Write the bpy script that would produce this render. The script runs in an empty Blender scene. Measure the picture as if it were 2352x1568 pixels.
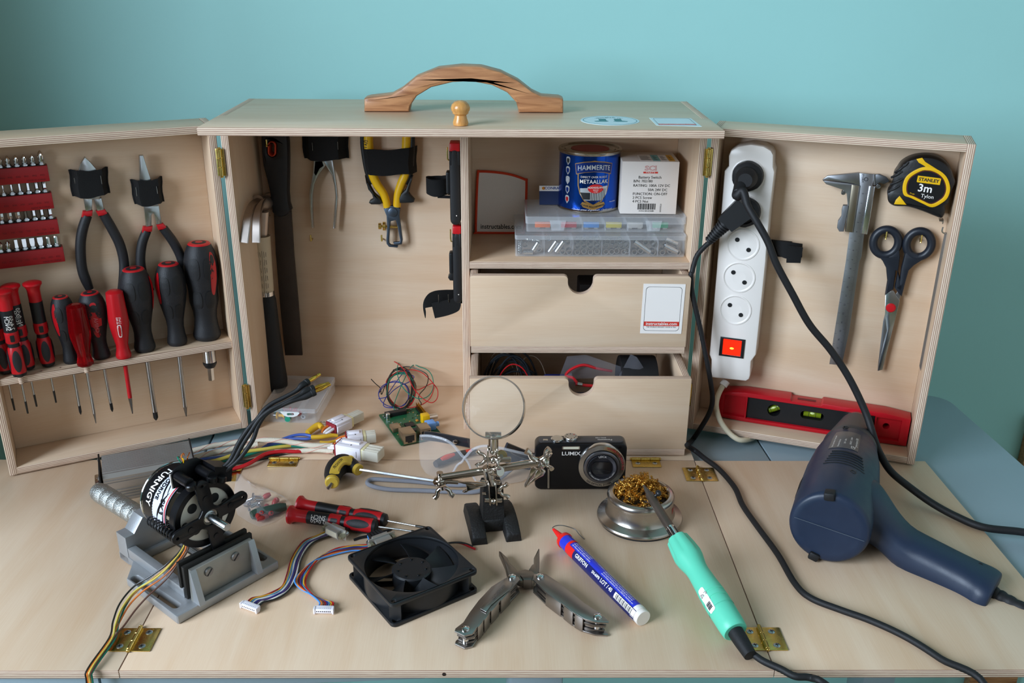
import bpy, bmesh, math, random
from math import sin, cos, pi, radians, sqrt, atan2
from mathutils import Matrix, Vector, Euler, Quaternion
from mathutils.geometry import tessellate_polygon
V = Vector
R_ = random.Random(7)
SC = bpy.context.scene
COL = SC.collection
TZ = 0.74                       # height of the work surface above the floor; the scene is laid out with z = 0 on that surface

# ------------------------------------------------------------------ the camera, and pixels of the photo turned into rays
CF, CTH, CYA, CRO = 2148.67, .3884, .0134, .0083
CAM = V((.04105, 0, .55735))
_F = V((sin(CYA)*cos(CTH), cos(CYA)*cos(CTH), -sin(CTH)))
_R = V((cos(CYA), -sin(CYA), 0))
_U = _R.cross(_F)
_R, _U = _R*cos(CRO)+_U*sin(CRO), -_R*sin(CRO)+_U*cos(CRO)
def ray(u, v): return _F + (u-1176)/CF*_R + (784-v)/CF*_U
def proj(p):
    d = V(p)-CAM; z = d.dot(_F)
    return 1176+CF*d.dot(_R)/z, 784-CF*d.dot(_U)/z

class Frame:
    """A plane of the place (board, door panel, back panel ...): local x to the right, y up or away, z out of the surface."""
    def __init__(s, o, ex, ey):
        ex = V(ex).normalized(); ey = V(ey); ez = ex.cross(ey).normalized(); ey = ez.cross(ex)
        s.M = Matrix((ex, ey, ez)).transposed().to_4x4(); s.M.translation = V(o)
        s.I = s.M.inverted()
    def p(s, u, v, d=0.0):
        """local point on the level d above the surface that the photo's pixel (u, v) shows"""
        o = s.I @ CAM; r = s.I.to_3x3() @ ray(u, v)
        t = (d-o.z)/r.z
        return o + r*t
    def ps(s, uv, d=0.0): return [s.p(u, v, d) for u, v in uv]
    def p2(s, uv, d=0.0): return [s.p(u, v, d).xy for u, v in uv]
    def at(s, x, y, z=0, rz=0):
        f = Frame.__new__(Frame); f.M = s.M @ Matrix.Translation((x, y, z)) @ Matrix.Rotation(rz, 4, 'Z'); f.I = f.M.inverted(); return f
    def w(s, p): return s.M @ V(p)
TB = Frame((0, 0, 0), (1, 0, 0), (0, 1, 0))      # the board's surface
G = TB.p
def gy(u, v, y):
    r = ray(u, v); return CAM + r*((y-CAM.y)/r.y)

def T(x=0, y=0, z=0): return Matrix.Translation((x, y, z))
def RX(a): return Matrix.Rotation(a, 4, 'X')
def RY(a): return Matrix.Rotation(a, 4, 'Y')
def RZ(a): return Matrix.Rotation(a, 4, 'Z')
def SX(x, y, z): return Matrix.Diagonal((x, y, z, 1))
def along(a, b, roll=0):
    """matrix whose z axis runs from a towards b, origin at a"""
    d = (V(b)-V(a)); q = d.to_track_quat('Z', 'Y'); return T(*a) @ q.to_matrix().to_4x4() @ RZ(roll)
def axes(o, x, y):
    x = V(x).normalized(); z = x.cross(V(y)).normalized(); y = z.cross(x)
    m = Matrix((x, y, z)).transposed().to_4x4(); m.translation = V(o); return m

def crom(pts, n=8, closed=False):
    """smooth curve through points (centripetal-free Catmull-Rom)"""
    P = [V(p) for p in pts]; out = []
    N = len(P)
    if N < 3: return P
    for i in range(N if closed else N-1):
        if closed: a, b, c, d = P[i-1], P[i], P[(i+1) % N], P[(i+2) % N]
        else: a, b, c, d = P[max(i-1, 0)], P[i], P[i+1], P[min(i+2, N-1)]
        for k in range(n):
            t = k/n
            out.append(.5*((2*b)+(c-a)*t+(2*a-5*b+4*c-d)*t*t+(3*b-a-3*c+d)*t**3))
    if not closed: out.append(P[-1])
    return out
def circ(r, n=24, cx=0, cy=0, ry=None, a0=0, a1=2*pi):
    full = abs(a1-a0-2*pi) < 1e-6
    return [V((cx+r*cos(a0+(a1-a0)*i/(n if full else n-1)), cy+(ry or r)*sin(a0+(a1-a0)*i/(n if full else n-1)))) for i in range(n)]
def rrect(w, h, r, n=5, cx=0, cy=0):
    r = min(r, w/2-1e-6, h/2-1e-6); o = []
    for sx, sy, a in ((1, 1, 0), (-1, 1, pi/2), (-1, -1, pi), (1, -1, 3*pi/2)):
        for i in range(n+1):
            t = a+pi/2*i/n; o.append(V((cx+sx*(w/2-r)+r*cos(t), cy+sy*(h/2-r)+r*sin(t))))
    return o
def slot(a, b, r, n=8):
    """capsule outline between two 2-D points"""
    a, b = V(a), V(b); d = b-a; t = atan2(d.y, d.x)
    return [b+V((cos(t-pi/2+pi*i/n), sin(t-pi/2+pi*i/n)))*r for i in range(n+1)]+[a+V((cos(t+pi/2+pi*i/n), sin(t+pi/2+pi*i/n)))*r for i in range(n+1)]
def area2(p): return sum(p[i-1][0]*p[i][1]-p[i][0]*p[i-1][1] for i in range(len(p)))/2

# ------------------------------------------------------------------ mesh builder
WM = {}
class MB:
    """Collects shapes, in the coordinates of one frame, and links them as ONE mesh object."""
    def __init__(s, fr=None, M=None):
        s.F = (fr.M if fr else Matrix.Identity(4)) @ (M or Matrix.Identity(4)); s.v, s.f, s.mi, s.uv, s.mats = [], [], [], {}, []
    def add(s, vs, fs, mat, M=None):
        b = len(s.v); M = M or Matrix.Identity(4)
        s.v += [M @ V(p) for p in vs]
        if mat not in s.mats: s.mats.append(mat)
        k = s.mats.index(mat); flip = M.determinant() < 0
        for f in fs:
            s.f.append(tuple(b+i for i in (reversed(f) if flip else f))); s.mi.append(k)
        return s
    def bm(s, bm, mat, M=None):
        bm.verts.index_update()
        s.add([v.co.copy() for v in bm.verts], [[v.index for v in f.verts] for f in bm.faces], mat, M); bm.free(); return s
    def box(s, size, mat, M=None, bev=0, seg=2, loc=(0, 0, 0)):
        bm = bmesh.new(); bmesh.ops.create_cube(bm, size=1)
        for v in bm.verts: v.co = V((v.co.x*size[0], v.co.y*size[1], v.co.z*size[2]))+V(loc)
        if bev: bmesh.ops.bevel(bm, geom=bm.edges[:], offset=bev, segments=seg, profile=.5, affect='EDGES')
        return s.bm(bm, mat, M)
    def lathe(s, prof, mat, M=None, seg=28, sy=1, mod=None):
        """prof: (radius, z) from one end to the other; mod(angle, z) scales the radius"""
        vs, fs, rings = [], [], []
        for r, z in prof:
            if r <= 1e-7: rings.append([len(vs)]); vs.append((0, 0, z))
            else:
                rings.append(list(range(len(vs), len(vs)+seg)))
                for i in range(seg):
                    a = 2*pi*i/seg; k = r*(mod(a, z) if mod else 1); vs.append((k*cos(a), k*sin(a)*sy, z))
        for A, B in zip(rings, rings[1:]):
            if len(A) == 1 and len(B) == 1: continue
            for i in range(seg):
                j = (i+1) % seg
                if len(A) == 1: fs.append((A[0], B[j], B[i]))
                elif len(B) == 1: fs.append((A[i], A[j], B[0]))
                else: fs.append((A[i], A[j], B[j], B[i]))
        ringed = prof[0] == prof[-1]      # a closed section has no end caps
        if len(rings[0]) > 1 and not ringed: fs.append(tuple(reversed(rings[0])))
        if len(rings[-1]) > 1 and not ringed: fs.append(tuple(rings[-1]))
        if prof[0][1] > prof[-1][1]: fs = [tuple(reversed(f)) for f in fs]
        return s.add(vs, fs, mat, M)
    def cyl(s, a, b, r, mat, r2=None, seg=20, bev=0):
        L = (V(b)-V(a)).length; r2 = r if r2 is None else r2
        pr = [(r, 0), (r2, L)] if not bev else [(r-bev, 0), (r, bev), (r2, L-bev), (r2-bev, L)]
        return s.lathe(pr, mat, along(a, b), seg)
    def ball(s, r, mat, loc=(0, 0, 0), sc=(1, 1, 1), n=10, M=None):
        pr = [(r*sin(pi*i/n), -r*cos(pi*i/n)) for i in range(n+1)]
        return s.lathe(pr, mat, (M or Matrix.Identity(4)) @ T(*loc) @ SX(*sc), 2*n)
    def tube(s, pts, r, mat, seg=10, n=8, closed=False, M=None, flat=None, up=None, bump=None):
        """pts smoothed with n steps each (n=0: as given); r a number or one per given point; flat=(w,h) sweeps a ribbon"""
        P = [V(p) for p in pts]
        Q = crom(P, n, closed) if n else P
        if isinstance(r, (list, tuple)):
            rr = [x.x for x in crom([V((q, 0, 0)) for q in r], n, closed)] if n else list(r)
        else: rr = [r]*len(Q)
        N = len(Q); vs, fs = [], []
        tan = []
        for i in range(N):
            a, b = (Q[i-1], Q[(i+1) % N]) if closed else (Q[max(i-1, 0)], Q[min(i+1, N-1)])
            d = b-a; tan.append(d.normalized() if d.length > 1e-9 else (tan[-1] if tan else V((0, 0, 1))))
        u = V(up) if up else (V((0, 0, 1)) if abs(tan[0].z) < .9 else V((1, 0, 0)))
        u = (u-tan[0]*u.dot(tan[0])).normalized()
        for i in range(N):
            if i and not up: u = tan[i-1].rotation_difference(tan[i]) @ u
            elif up: u = V(up)
            u = (u-tan[i]*u.dot(tan[i])); u = u.normalized() if u.length > 1e-9 else V((1, 0, 0))
            w = tan[i].cross(u)
            k = rr[i]*(bump(i) if bump else 1)
            if flat: sec = rrect(flat[0], flat[1], min(flat)*.3, 1); ps = [Q[i]+w*p.x+u*p.y for p in sec]
            else: ps = [Q[i]+(w*cos(2*pi*j/seg)+u*sin(2*pi*j/seg))*k for j in range(seg)]
            m = len(ps); vs += ps
        for i in range(N if closed else N-1):
            for j in range(m):
                a, b = i*m, ((i+1) % N)*m; k = (j+1) % m
                fs.append((a+j, a+k, b+k, b+j))
        if not closed: fs += [tuple(reversed(range(m))), tuple(range((N-1)*m, N*m))]
        return s.add(vs, fs, mat, M)
    def loft(s, secs, mat, M=None, caps=True, closed=False):
        m = len(secs[0]); N = len(secs); vs = [p for sec in secs for p in sec]; fs = []
        for i in range(N if closed else N-1):
            for j in range(m):
                a, b = i*m, ((i+1) % N)*m; k = (j+1) % m
                fs.append((a+j, a+k, b+k, b+j))
        if caps and not closed: fs += [tuple(reversed(range(m))), tuple(range((N-1)*m, N*m))]
        bm = bmesh.new(); q = [bm.verts.new(p) for p in vs]
        for f in fs:
            try: bm.faces.new([q[i] for i in f])
            except ValueError: pass
        bmesh.ops.recalc_face_normals(bm, faces=bm.faces[:])
        return s.bm(bm, mat, M)
    def plate(s, outer, t, mat, M=None, holes=(), bev=0, z0=0, side=None, taper=0):
        """flat outline (with holes) given thickness t upwards from z0"""
        loops = [[V((p[0], p[1], 0)) for p in outer]]+[[V((p[0], p[1], 0)) for p in h] for h in holes]
        if area2(loops[0]) < 0: loops[0].reverse()
        for h in loops[1:]:
            if area2(h) > 0: h.reverse()
        flatp = [p for l in loops for p in l]
        tri = tessellate_polygon(loops)
        n = len(flatp); bm = bmesh.new()
        lo = [bm.verts.new((p.x, p.y, z0)) for p in flatp]; hi = [bm.verts.new((p.x, p.y, z0+t)) for p in flatp]
        def face(vs):
            try: return bm.faces.new(vs)
            except ValueError: return None
        for a, b, c in tri:
            if (flatp[b]-flatp[a]).cross(flatp[c]-flatp[a]).z < 0: b, c = c, b
            if len({a, b, c}) == 3: face((hi[a], hi[b], hi[c])); face((lo[a], lo[c], lo[b]))
        k = 0; sides = []
        for l in loops:
            for i in range(len(l)):
                a, b = k+i, k+(i+1) % len(l); sides.append(face((lo[a], lo[b], hi[b], hi[a])))
            k += len(l)
        bmesh.ops.dissolve_limit(bm, angle_limit=.001, verts=bm.verts[:], edges=[e for e in bm.edges if len(e.link_faces) == 2 and abs(e.link_faces[0].normal.z) < 2 and (e.link_faces[0].calc_area() >= 0)]) if False else None
        if bev:
            bm.normal_update()
            rim = [e for e in bm.edges if len(e.link_faces) == 2 and abs(e.link_faces[0].normal.dot(e.link_faces[1].normal)) < .3 and abs(e.verts[0].co.z-e.verts[1].co.z) < 1e-7]
            bmesh.ops.bevel(bm, geom=rim, offset=bev, segments=2, profile=.5, affect='EDGES')
        if side and side != mat:
            bm.normal_update(); bm.verts.index_update()
            vs = [v.co.copy() for v in bm.verts]
            s.add(vs, [[v.index for v in f.verts] for f in bm.faces if abs(f.normal.z) > .5], mat, M)
            s.add(vs, [[v.index for v in f.verts] for f in bm.faces if abs(f.normal.z) <= .5], side, M); bm.free(); return s
        return s.bm(bm, mat, M)
    def text(s, txt, size, mat, M=None, align='CENTER', t=.0002, bold=0, sx=1, warp=None, shear=0, z0=0):
        c = bpy.data.curves.new('t', 'FONT'); c.body = txt; c.size = size; c.align_x = align; c.align_y = 'CENTER'
        c.extrude = 0; c.offset = bold; c.resolution_u = 2; c.shear = shear
        o = bpy.data.objects.new('t', c); COL.objects.link(o)
        me = bpy.data.meshes.new_from_object(o.evaluated_get(bpy.context.evaluated_depsgraph_get()))
        vs = [V((v.co.x*sx, v.co.y, z0+t)) for v in me.vertices]
        if warp: vs = [V(warp(p)) for p in vs]
        fs = [tuple(p.vertices) for p in me.polygons]
        bpy.data.objects.remove(o); bpy.data.curves.remove(c); bpy.data.meshes.remove(me)
        return s.add(vs, fs, mat, M)
    def build(s, name, parent=None, smooth=True, ang=38, label=None, kind=None, uv=None):
        me = bpy.data.meshes.new(name)
        if parent is None:
            ws = [s.F @ p for p in s.v]
            lo = [min(p[i] for p in ws) for i in range(3)]; hi = [max(p[i] for p in ws) for i in range(3)]
            L = T((lo[0]+hi[0])/2, (lo[1]+hi[1])/2, lo[2]); ws = [p-L.translation for p in ws]
        else:
            X = WM[parent.name].inverted() @ s.F; ws = [X @ p for p in s.v]
        me.from_pydata([tuple(p) for p in ws], [], s.f); 
        for m in s.mats: me.materials.append(m)
        me.polygons.foreach_set('material_index', s.mi)
        me.validate(); me.update()
        if uv is not None: uv(me, s)
        if smooth:
            me.polygons.foreach_set('use_smooth', [True]*len(me.polygons)); me.set_sharp_from_angle(angle=radians(ang))
        o = bpy.data.objects.new(name, me); COL.objects.link(o)
        if parent is None: o.matrix_world = L; WM[o.name] = L
        else: o.parent = parent; WM[o.name] = WM[parent.name]
        if label: o['label'] = label
        if kind: o['kind'] = kind
        return o

def thing(name, label, cat, fr=None, loc=(0, 0, 0), group=None):
    o = bpy.data.objects.new(name, None); COL.objects.link(o); o.empty_display_size = .01
    o.matrix_world = (fr.M if fr else Matrix.Identity(4)) @ T(*loc); WM[o.name] = o.matrix_world.copy()
    return tag(o, label, cat, group)
def tag(o, label, cat, group=None):
    o['label'] = label; o['category'] = cat
    if group: o['group'] = group
    return o
def struct(o): o['kind'] = 'structure'; return o
def dup(root, M, label=None):
    """a copy of a thing with copies of its parts and their sub-parts"""
    r = root.copy(); COL.objects.link(r); r.matrix_world = M; WM[r.name] = M
    if label: r['label'] = label
    for c in list(root.children):
        k = c.copy(); COL.objects.link(k); k.parent = r; WM[k.name] = M
        for g in list(c.children):
            h = g.copy(); COL.objects.link(h); h.parent = k; WM[h.name] = M
    return r

# ------------------------------------------------------------------ materials
def srgb(c):
    if isinstance(c, str): c = tuple(int(c[i:i+2], 16)/255 for i in (0, 2, 4))
    return tuple(x/12.92 if x <= .04045 else ((x+.055)/1.055)**2.4 for x in c)
MATS = {}
def mat(name, col=(.8, .8, .8), rough=.5, metal=0, noise=0, nscale=60, trans=0, ior=1.45, alpha=1, emit=None, estr=0, bump=0, bscale=400, coat=0, spec=None, rvar=0, sheen=0):
    """plain surface, with procedural mottling (noise), grain (bump) and uneven gloss (rvar)"""
    if name in MATS: return MATS[name]
    m = bpy.data.materials.new(name); m.use_nodes = True; MATS[name] = m
    nt = m.node_tree; b = nt.nodes['Principled BSDF']; L = nt.links.new
    c = srgb(col); b.inputs['Base Color'].default_value = (*c, 1)
    b.inputs['Roughness'].default_value = rough; b.inputs['Metallic'].default_value = metal
    b.inputs['IOR'].default_value = ior
    if trans: b.inputs['Transmission Weight'].default_value = trans
    if alpha < 1: b.inputs['Alpha'].default_value = alpha
    if coat: b.inputs['Coat Weight'].default_value = coat; b.inputs['Coat Roughness'].default_value = .1
    if spec is not None: b.inputs['Specular IOR Level'].default_value = spec
    if sheen: b.inputs['Sheen Weight'].default_value = sheen
    if emit: b.inputs['Emission Color'].default_value = (*srgb(emit), 1); b.inputs['Emission Strength'].default_value = estr
    if noise or rvar or bump:
        tc = nt.nodes.new('ShaderNodeTexCoord')
        n = nt.nodes.new('ShaderNodeTexNoise'); n.inputs['Scale'].default_value = nscale; n.inputs['Detail'].default_value = 4
        L(tc.outputs['Object'], n.inputs['Vector'])
        if noise:
            mx = nt.nodes.new('ShaderNodeMix'); mx.data_type = 'RGBA'; mx.blend_type = 'MIX'
            mx.inputs['A'].default_value = (*[x*(1-noise) for x in c], 1); mx.inputs['B'].default_value = (*[min(1, x*(1+noise)) for x in c], 1)
            L(n.outputs['Fac'], mx.inputs['Factor']); L(mx.outputs['Result'], b.inputs['Base Color'])
        if rvar:
            mr = nt.nodes.new('ShaderNodeMapRange'); mr.inputs['To Min'].default_value = max(0, rough-rvar); mr.inputs['To Max'].default_value = rough+rvar
            L(n.outputs['Fac'], mr.inputs['Value']); L(mr.outputs['Result'], b.inputs['Roughness'])
        if bump:
            n2 = nt.nodes.new('ShaderNodeTexNoise'); n2.inputs['Scale'].default_value = bscale; n2.inputs['Detail'].default_value = 3
            L(tc.outputs['Object'], n2.inputs['Vector'])
            bp = nt.nodes.new('ShaderNodeBump'); bp.inputs['Strength'].default_value = bump; bp.inputs['Distance'].default_value = .001
            L(n2.outputs['Fac'], bp.inputs['Height']); L(bp.outputs['Normal'], b.inputs['Normal'])
    return m

def ply_face(name, base, dark, rough=.42):
    """birch veneer: long soft figure along UV x"""
    m = bpy.data.materials.new(name); m.use_nodes = True; nt = m.node_tree; b = nt.nodes['Principled BSDF']; L = nt.links.new
    uv = nt.nodes.new('ShaderNodeUVMap'); uv.uv_map = 'UVMap'
    def noise(sx, sy, sc, det, dist=0):
        mp = nt.nodes.new('ShaderNodeMapping'); mp.inputs['Scale'].default_value = (sx, sy, 1)
        n = nt.nodes.new('ShaderNodeTexNoise'); n.inputs['Scale'].default_value = sc; n.inputs['Detail'].default_value = det; n.inputs['Distortion'].default_value = dist
        L(uv.outputs[0], mp.inputs[0]); L(mp.outputs[0], n.inputs['Vector']); return n
    n1 = noise(1, 7, 4, 3, .8); n2 = noise(3, 90, 9, 4); n3 = noise(1, 1.6, 4, 2)
    cr = nt.nodes.new('ShaderNodeValToRGB'); e = cr.color_ramp.elements
    e[0].position = .30; e[0].color = (*srgb(dark), 1); e[1].position = .66; e[1].color = (*srgb(base), 1)
    ad = nt.nodes.new('ShaderNodeMath'); ad.operation = 'MULTIPLY_ADD'; ad.inputs[1].default_value = .55
    m2 = nt.nodes.new('ShaderNodeMath'); m2.operation = 'MULTIPLY_ADD'; m2.inputs[1].default_value = .22
    m3 = nt.nodes.new('ShaderNodeMath'); m3.operation = 'MULTIPLY'; m3.inputs[1].default_value = .30
    L(n3.outputs['Fac'], m3.inputs[0]); L(n2.outputs['Fac'], m2.inputs[0]); L(m3.outputs[0], m2.inputs[2])
    L(n1.outputs['Fac'], ad.inputs[0]); L(m2.outputs[0], ad.inputs[2]); L(ad.outputs[0], cr.inputs[0]); L(cr.outputs[0], b.inputs['Base Color'])
    b.inputs['Roughness'].default_value = rough
    return m
def ply_edge(name, light, dark, layers=9, t=.0085):
    """cut plywood edge: thin veneers stacked along UV y"""
    m = bpy.data.materials.new(name); m.use_nodes = True; nt = m.node_tree; b = nt.nodes['Principled BSDF']; L = nt.links.new
    uv = nt.nodes.new('ShaderNodeUVMap'); uv.uv_map = 'UVMap'
    mp = nt.nodes.new('ShaderNodeMapping'); mp.inputs['Scale'].default_value = (9, 260, 1)
    n = nt.nodes.new('ShaderNodeTexNoise'); n.inputs['Scale'].default_value = 6; n.inputs['Detail'].default_value = 3
    L(uv.outputs[0], mp.inputs[0]); L(mp.outputs[0], n.inputs['Vector'])
    sp = nt.nodes.new('ShaderNodeSeparateXYZ'); L(uv.outputs[0], sp.inputs[0])
    mu = nt.nodes.new('ShaderNodeMath'); mu.operation = 'MULTIPLY'; mu.inputs[1].default_value = layers*pi/t; L(sp.outputs['Y'], mu.inputs[0])
    sn = nt.nodes.new('ShaderNodeMath'); sn.operation = 'SINE'; L(mu.outputs[0], sn.inputs[0])
    ab = nt.nodes.new('ShaderNodeMath'); ab.operation = 'MULTIPLY_ADD'; ab.inputs[1].default_value = .36; ab.inputs[2].default_value = .22; L(sn.outputs[0], ab.inputs[0])
    ad = nt.nodes.new('ShaderNodeMath'); ad.operation = 'MULTIPLY_ADD'; ad.inputs[1].default_value = .62; L(n.outputs['Fac'], ad.inputs[0]); L(ab.outputs[0], ad.inputs[2])
    cr = nt.nodes.new('ShaderNodeValToRGB'); e = cr.color_ramp.elements
    e[0].position = .25; e[0].color = (*srgb(dark), 1); e[1].position = .62; e[1].color = (*srgb(light), 1)
    L(ad.outputs[0], cr.inputs[0]); L(cr.outputs[0], b.inputs['Base Color']); b.inputs['Roughness'].default_value = .65
    return m
PLY = ply_face('birch_veneer', 'dcc3a8', 'cda986')
PLYE = ply_edge('plywood_edge', 'e0cab2', '95705e')
def ply_uv(n_axis, grain):
    """UVs of a plywood panel lying in the frame's x/y: veneer faces run along the grain, edges carry the stack of veneers in UV y"""
    off = V((R_.random()*3, R_.random()*3))
    def f(me, s):
        X = {}
        lay = me.uv_layers.new(name='UVMap')
        for p in me.polygons:
            for li in p.loop_indices:
                q = s.v[me.loops[li].vertex_index]
                if p.material_index == 0: uv = (q.x, q.y) if grain == 'x' else (q.y, q.x)
                else: uv = (q.x+q.y, q.z)
                lay.data[li].uv = (uv[0]+off.x, uv[1]+(off.y if p.material_index == 0 else 0))
    return f
def ply(name, fr, outline, parent=None, t=.0085, holes=(), z0=0, grain='x', label=None, rnd=0.0004, M=None):
    """one plywood panel: outline in the frame's x/y, thickness along its z"""
    b = MB(fr, M); b.plate(outline, t, PLY, holes=holes, bev=rnd, z0=z0, side=PLYE)
    return b.build(name, parent, label=label, uv=ply_uv('z', grain), ang=30)
def rect(x0, y0, x1, y1): return [V((x0, y0)), V((x1, y0)), V((x1, y1)), V((x0, y1))]
# ------------------------------------------------------------------ shared materials
BLK = mat('black_plastic', '17181a', .42, noise=.2, nscale=90)
BLKR = mat('black_rubber', '141416', .6, bump=.15, bscale=900)
RUB = mat('dark_grip_rubber', '1d1d20', .5, bump=.3, bscale=1500)
RED = mat('red_plastic', 'b8131c', .35, noise=.06, nscale=40)
REDD = mat('deep_red_plastic', '9b0f17', .4, noise=.08, nscale=60)
STEEL = mat('polished_steel', 'b9bcbe', .24, 1, rvar=.08, nscale=120)
CHROME = mat('chrome', 'd6d6d6', .1, 1, rvar=.04, nscale=80)
NICKEL = mat('nickel_plate', 'cfc9c2', .16, 1, rvar=.06, nscale=150)
IRON = mat('dull_iron', '8b8a88', .42, 1, noise=.2, nscale=120)
BRASS = mat('brass', 'd9bb6a', .26, 1, noise=.08, nscale=200, rvar=.08)
GOLD = mat('gold_plate', 'e2b04a', .2, 1)
FELT = mat('black_strap_webbing', '0b0b0c', .9, bump=.5, bscale=1600)
WHITE = mat('white_plastic', 'ebe3da', .35, noise=.02)
YEL = mat('yellow_plastic', 'e3b112', .38, noise=.05)
PAPER = mat('white_paper', 'efe8e2', .6, noise=.02, nscale=20)
INK = mat('black_ink', '1b1b1d', .6)
REDINK = mat('red_ink', 'cf3427', .55)
WINK = mat('white_ink', 'f2ece6', .55)
# ------------------------------------------------------------------ the cabinet: measures in metres
W2, YO, YF, YR, ZT, YB, PT = .275, .9864, 1.0657, 1.2022, .3926, 1.1957, .0085
def FRONT(y): return Frame((0, y, 0), (1, 0, 0), (0, 0, 1))
def SIDE(x): return Frame((x, 0, 0), (0, 1, 0), (0, 0, 1))
cab = thing('tool_cabinet', 'birch plywood tool cabinet with open tray doors, two drawers and fold-down work board', 'tool cabinet', loc=(0, (YF+YR)/2, 0))
notched = [(-W2, YO), (W2, YO), (W2, YF), (W2-PT, YF), (W2-PT, YR), (-W2+PT, YR), (-W2+PT, YF), (-W2, YF)]
ply('top_panel', TB, notched, cab, z0=ZT-PT, t=PT)
ply('bottom_panel', TB, notched, cab, z0=-PT)
for x in (-W2, W2-PT): ply('side_panel', SIDE(x), rect(YF, -PT, YR, ZT), cab, grain='y')
ply('back_panel', FRONT(YB), rect(-W2+PT, 0, W2-PT, ZT-PT), cab, t=.006, z0=-.006)
XDL, XDR = -.0052, .0040
ply('divider_panel', SIDE(XDL), rect(YF, 0, YB, ZT-PT), cab, t=XDR-XDL, grain='y')
ZS = .2234
ply('shelf_panel', TB, rect(XDR, YF, W2-PT, YB), cab, z0=ZS-PT)
ply('top_stile', FRONT(YB), rect(-W2+PT, ZT-PT-.02, -W2+PT+.002, ZT-PT), cab, t=.002)

# grip on the lid
YH = G(1065, 259, ZT).y
HF = FRONT(YH)
HUV = [(836, 227), (836, 257), (939, 258), (942, 243), (957, 221), (990, 201), (1040, 189), (1082, 187), (1130, 196), (1165, 213), (1186, 236), (1192, 259), (1294, 260), (1294, 228), (1285, 224), (1245, 221), (1222, 210), (1190, 185), (1150, 165), (1105, 153), (1060, 151), (1005, 157), (955, 177), (922, 204), (897, 218), (846, 224)]
hp = HF.p2(HUV); zb = min(p.y for p in hp)
hp = [V((p.x, ZT+.0003 if p.y < zb+.0025 else p.y)) for p in hp]
OAK = bpy.data.materials.new('oiled_hardwood'); OAK.use_nodes = True
def wood(m, a, b, sc=(6, 90, 60), rough=.4):
    nt = m.node_tree; bs = nt.nodes['Principled BSDF']; L = nt.links.new
    tc = nt.nodes.new('ShaderNodeTexCoord'); mp = nt.nodes.new('ShaderNodeMapping'); mp.inputs['Scale'].default_value = sc
    n = nt.nodes.new('ShaderNodeTexNoise'); n.inputs['Scale'].default_value = 3; n.inputs['Detail'].default_value = 5; n.inputs['Distortion'].default_value = .7
    cr = nt.nodes.new('ShaderNodeValToRGB'); e = cr.color_ramp.elements
    e[0].position = .32; e[0].color = (*srgb(b), 1); e[1].position = .62; e[1].color = (*srgb(a), 1)
    L(tc.outputs['Object'], mp.inputs[0]); L(mp.outputs[0], n.inputs['Vector']); L(n.outputs['Fac'], cr.inputs[0]); L(cr.outputs[0], bs.inputs['Base Color']); bs.inputs['Roughness'].default_value = rough
    return m
wood(OAK, 'c08a5e', '8d5a38')
KNOBW = wood(bpy.data.materials.new('lacquered_knob_wood') , 'd9a05c', 'b97a3c', (60, 60, 12), .25) if False else None
KW = bpy.data.materials.new('lacquered_knob_wood'); KW.use_nodes = True; wood(KW, 'd59c58', 'b67c40', (60, 60, 14), .25)
b = MB(HF); b.plate(hp, .030, OAK, z0=-.030, bev=.0035); b.build('lid_grip', cab, label='arched oiled hardwood carrying grip')
kp = G(1058, 288, ZT)
b = MB(TB); b.lathe([(0, 0), (.0078, .0002), (.0083, .003), (.0068, .0075), (.0062, .0105), (.0085, .0125), (.0086, .0140), (.0098, .0155), (.0102, .0185), (.0092, .0215), (.0065, .0243), (.003, .0256), (0, .0260)], KW, T(kp.x, kp.y, ZT+.0003), 28); b.build('lid_knob', cab, label='small turned lacquered knob')
# lid stickers
BLUEP = mat('pale_blue_sticker', 'cfe2e8', .45); TEALINK = mat('teal_ink', '3f7f83', .55)
LF = TB.at(0, 0, ZT)
c = G(1401, 277, ZT)
b = MB(LF.at(c.x, c.y)); rr = (G(1470, 277, ZT).x-G(1336, 277, ZT).x)/2
b.plate(circ(rr, 48), .0003, BLUEP); b.plate(circ(rr*.92, 48), .0001, TEALINK, z0=.0003, holes=[circ(rr*.90, 48)])
boots = [(-.011, .010), (-.003, .010), (-.003, -.002), (-.001, -.006), (-.004, -.009), (-.016, -.009), (-.017, -.006), (-.011, -.002)]
for dx, fl in ((-.001, 1), (.002, -1)):
    b.plate([(dx+fl*(x if fl > 0 else x), y) for x, y in boots], .0001, TEALINK, z0=.0003)
# ring lettering along the rim (too faint in the photo to be spelt out beyond its round row of letters)
b.text('waaglab.cc', .0095, TEALINK, None, z0=.0004, t=0, warp=lambda p: V((sin(p.x/(rr*.72))*(rr*.62+p.y), cos(p.x/(rr*.72))*(rr*.62+p.y), p.z)))
b.build('round_sticker', cab, label='round pale blue sticker with teal boots')
q = TB.p2([(1491, 271), (1587, 272), (1612, 291), (1508, 288)], ZT)
b = MB(LF); b.plate(q, .0003, BLUEP)
cx = sum((p.x for p in q))/4; cy = sum((p.y for p in q))/4; w_, h_ = q[2].x-q[3].x, q[1].y-q[2].y
b.plate(rrect(w_*.86, h_*.84, .003, 4, cx, cy), .0001, INK, z0=.0003, holes=[rrect(w_*.86-.0006, h_*.84-.0006, .003, 4, cx, cy)])
b.plate(rect(cx-w_*.42, cy-h_*.35, cx+w_*.42, cy-h_*.25), .0001, REDINK, z0=.0003)
b.text('instructables.com', .0055, WINK, T(cx, cy-h_*.30, .0004)); b.build('square_sticker', cab, label='rectangular pale blue sticker with red line')
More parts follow.
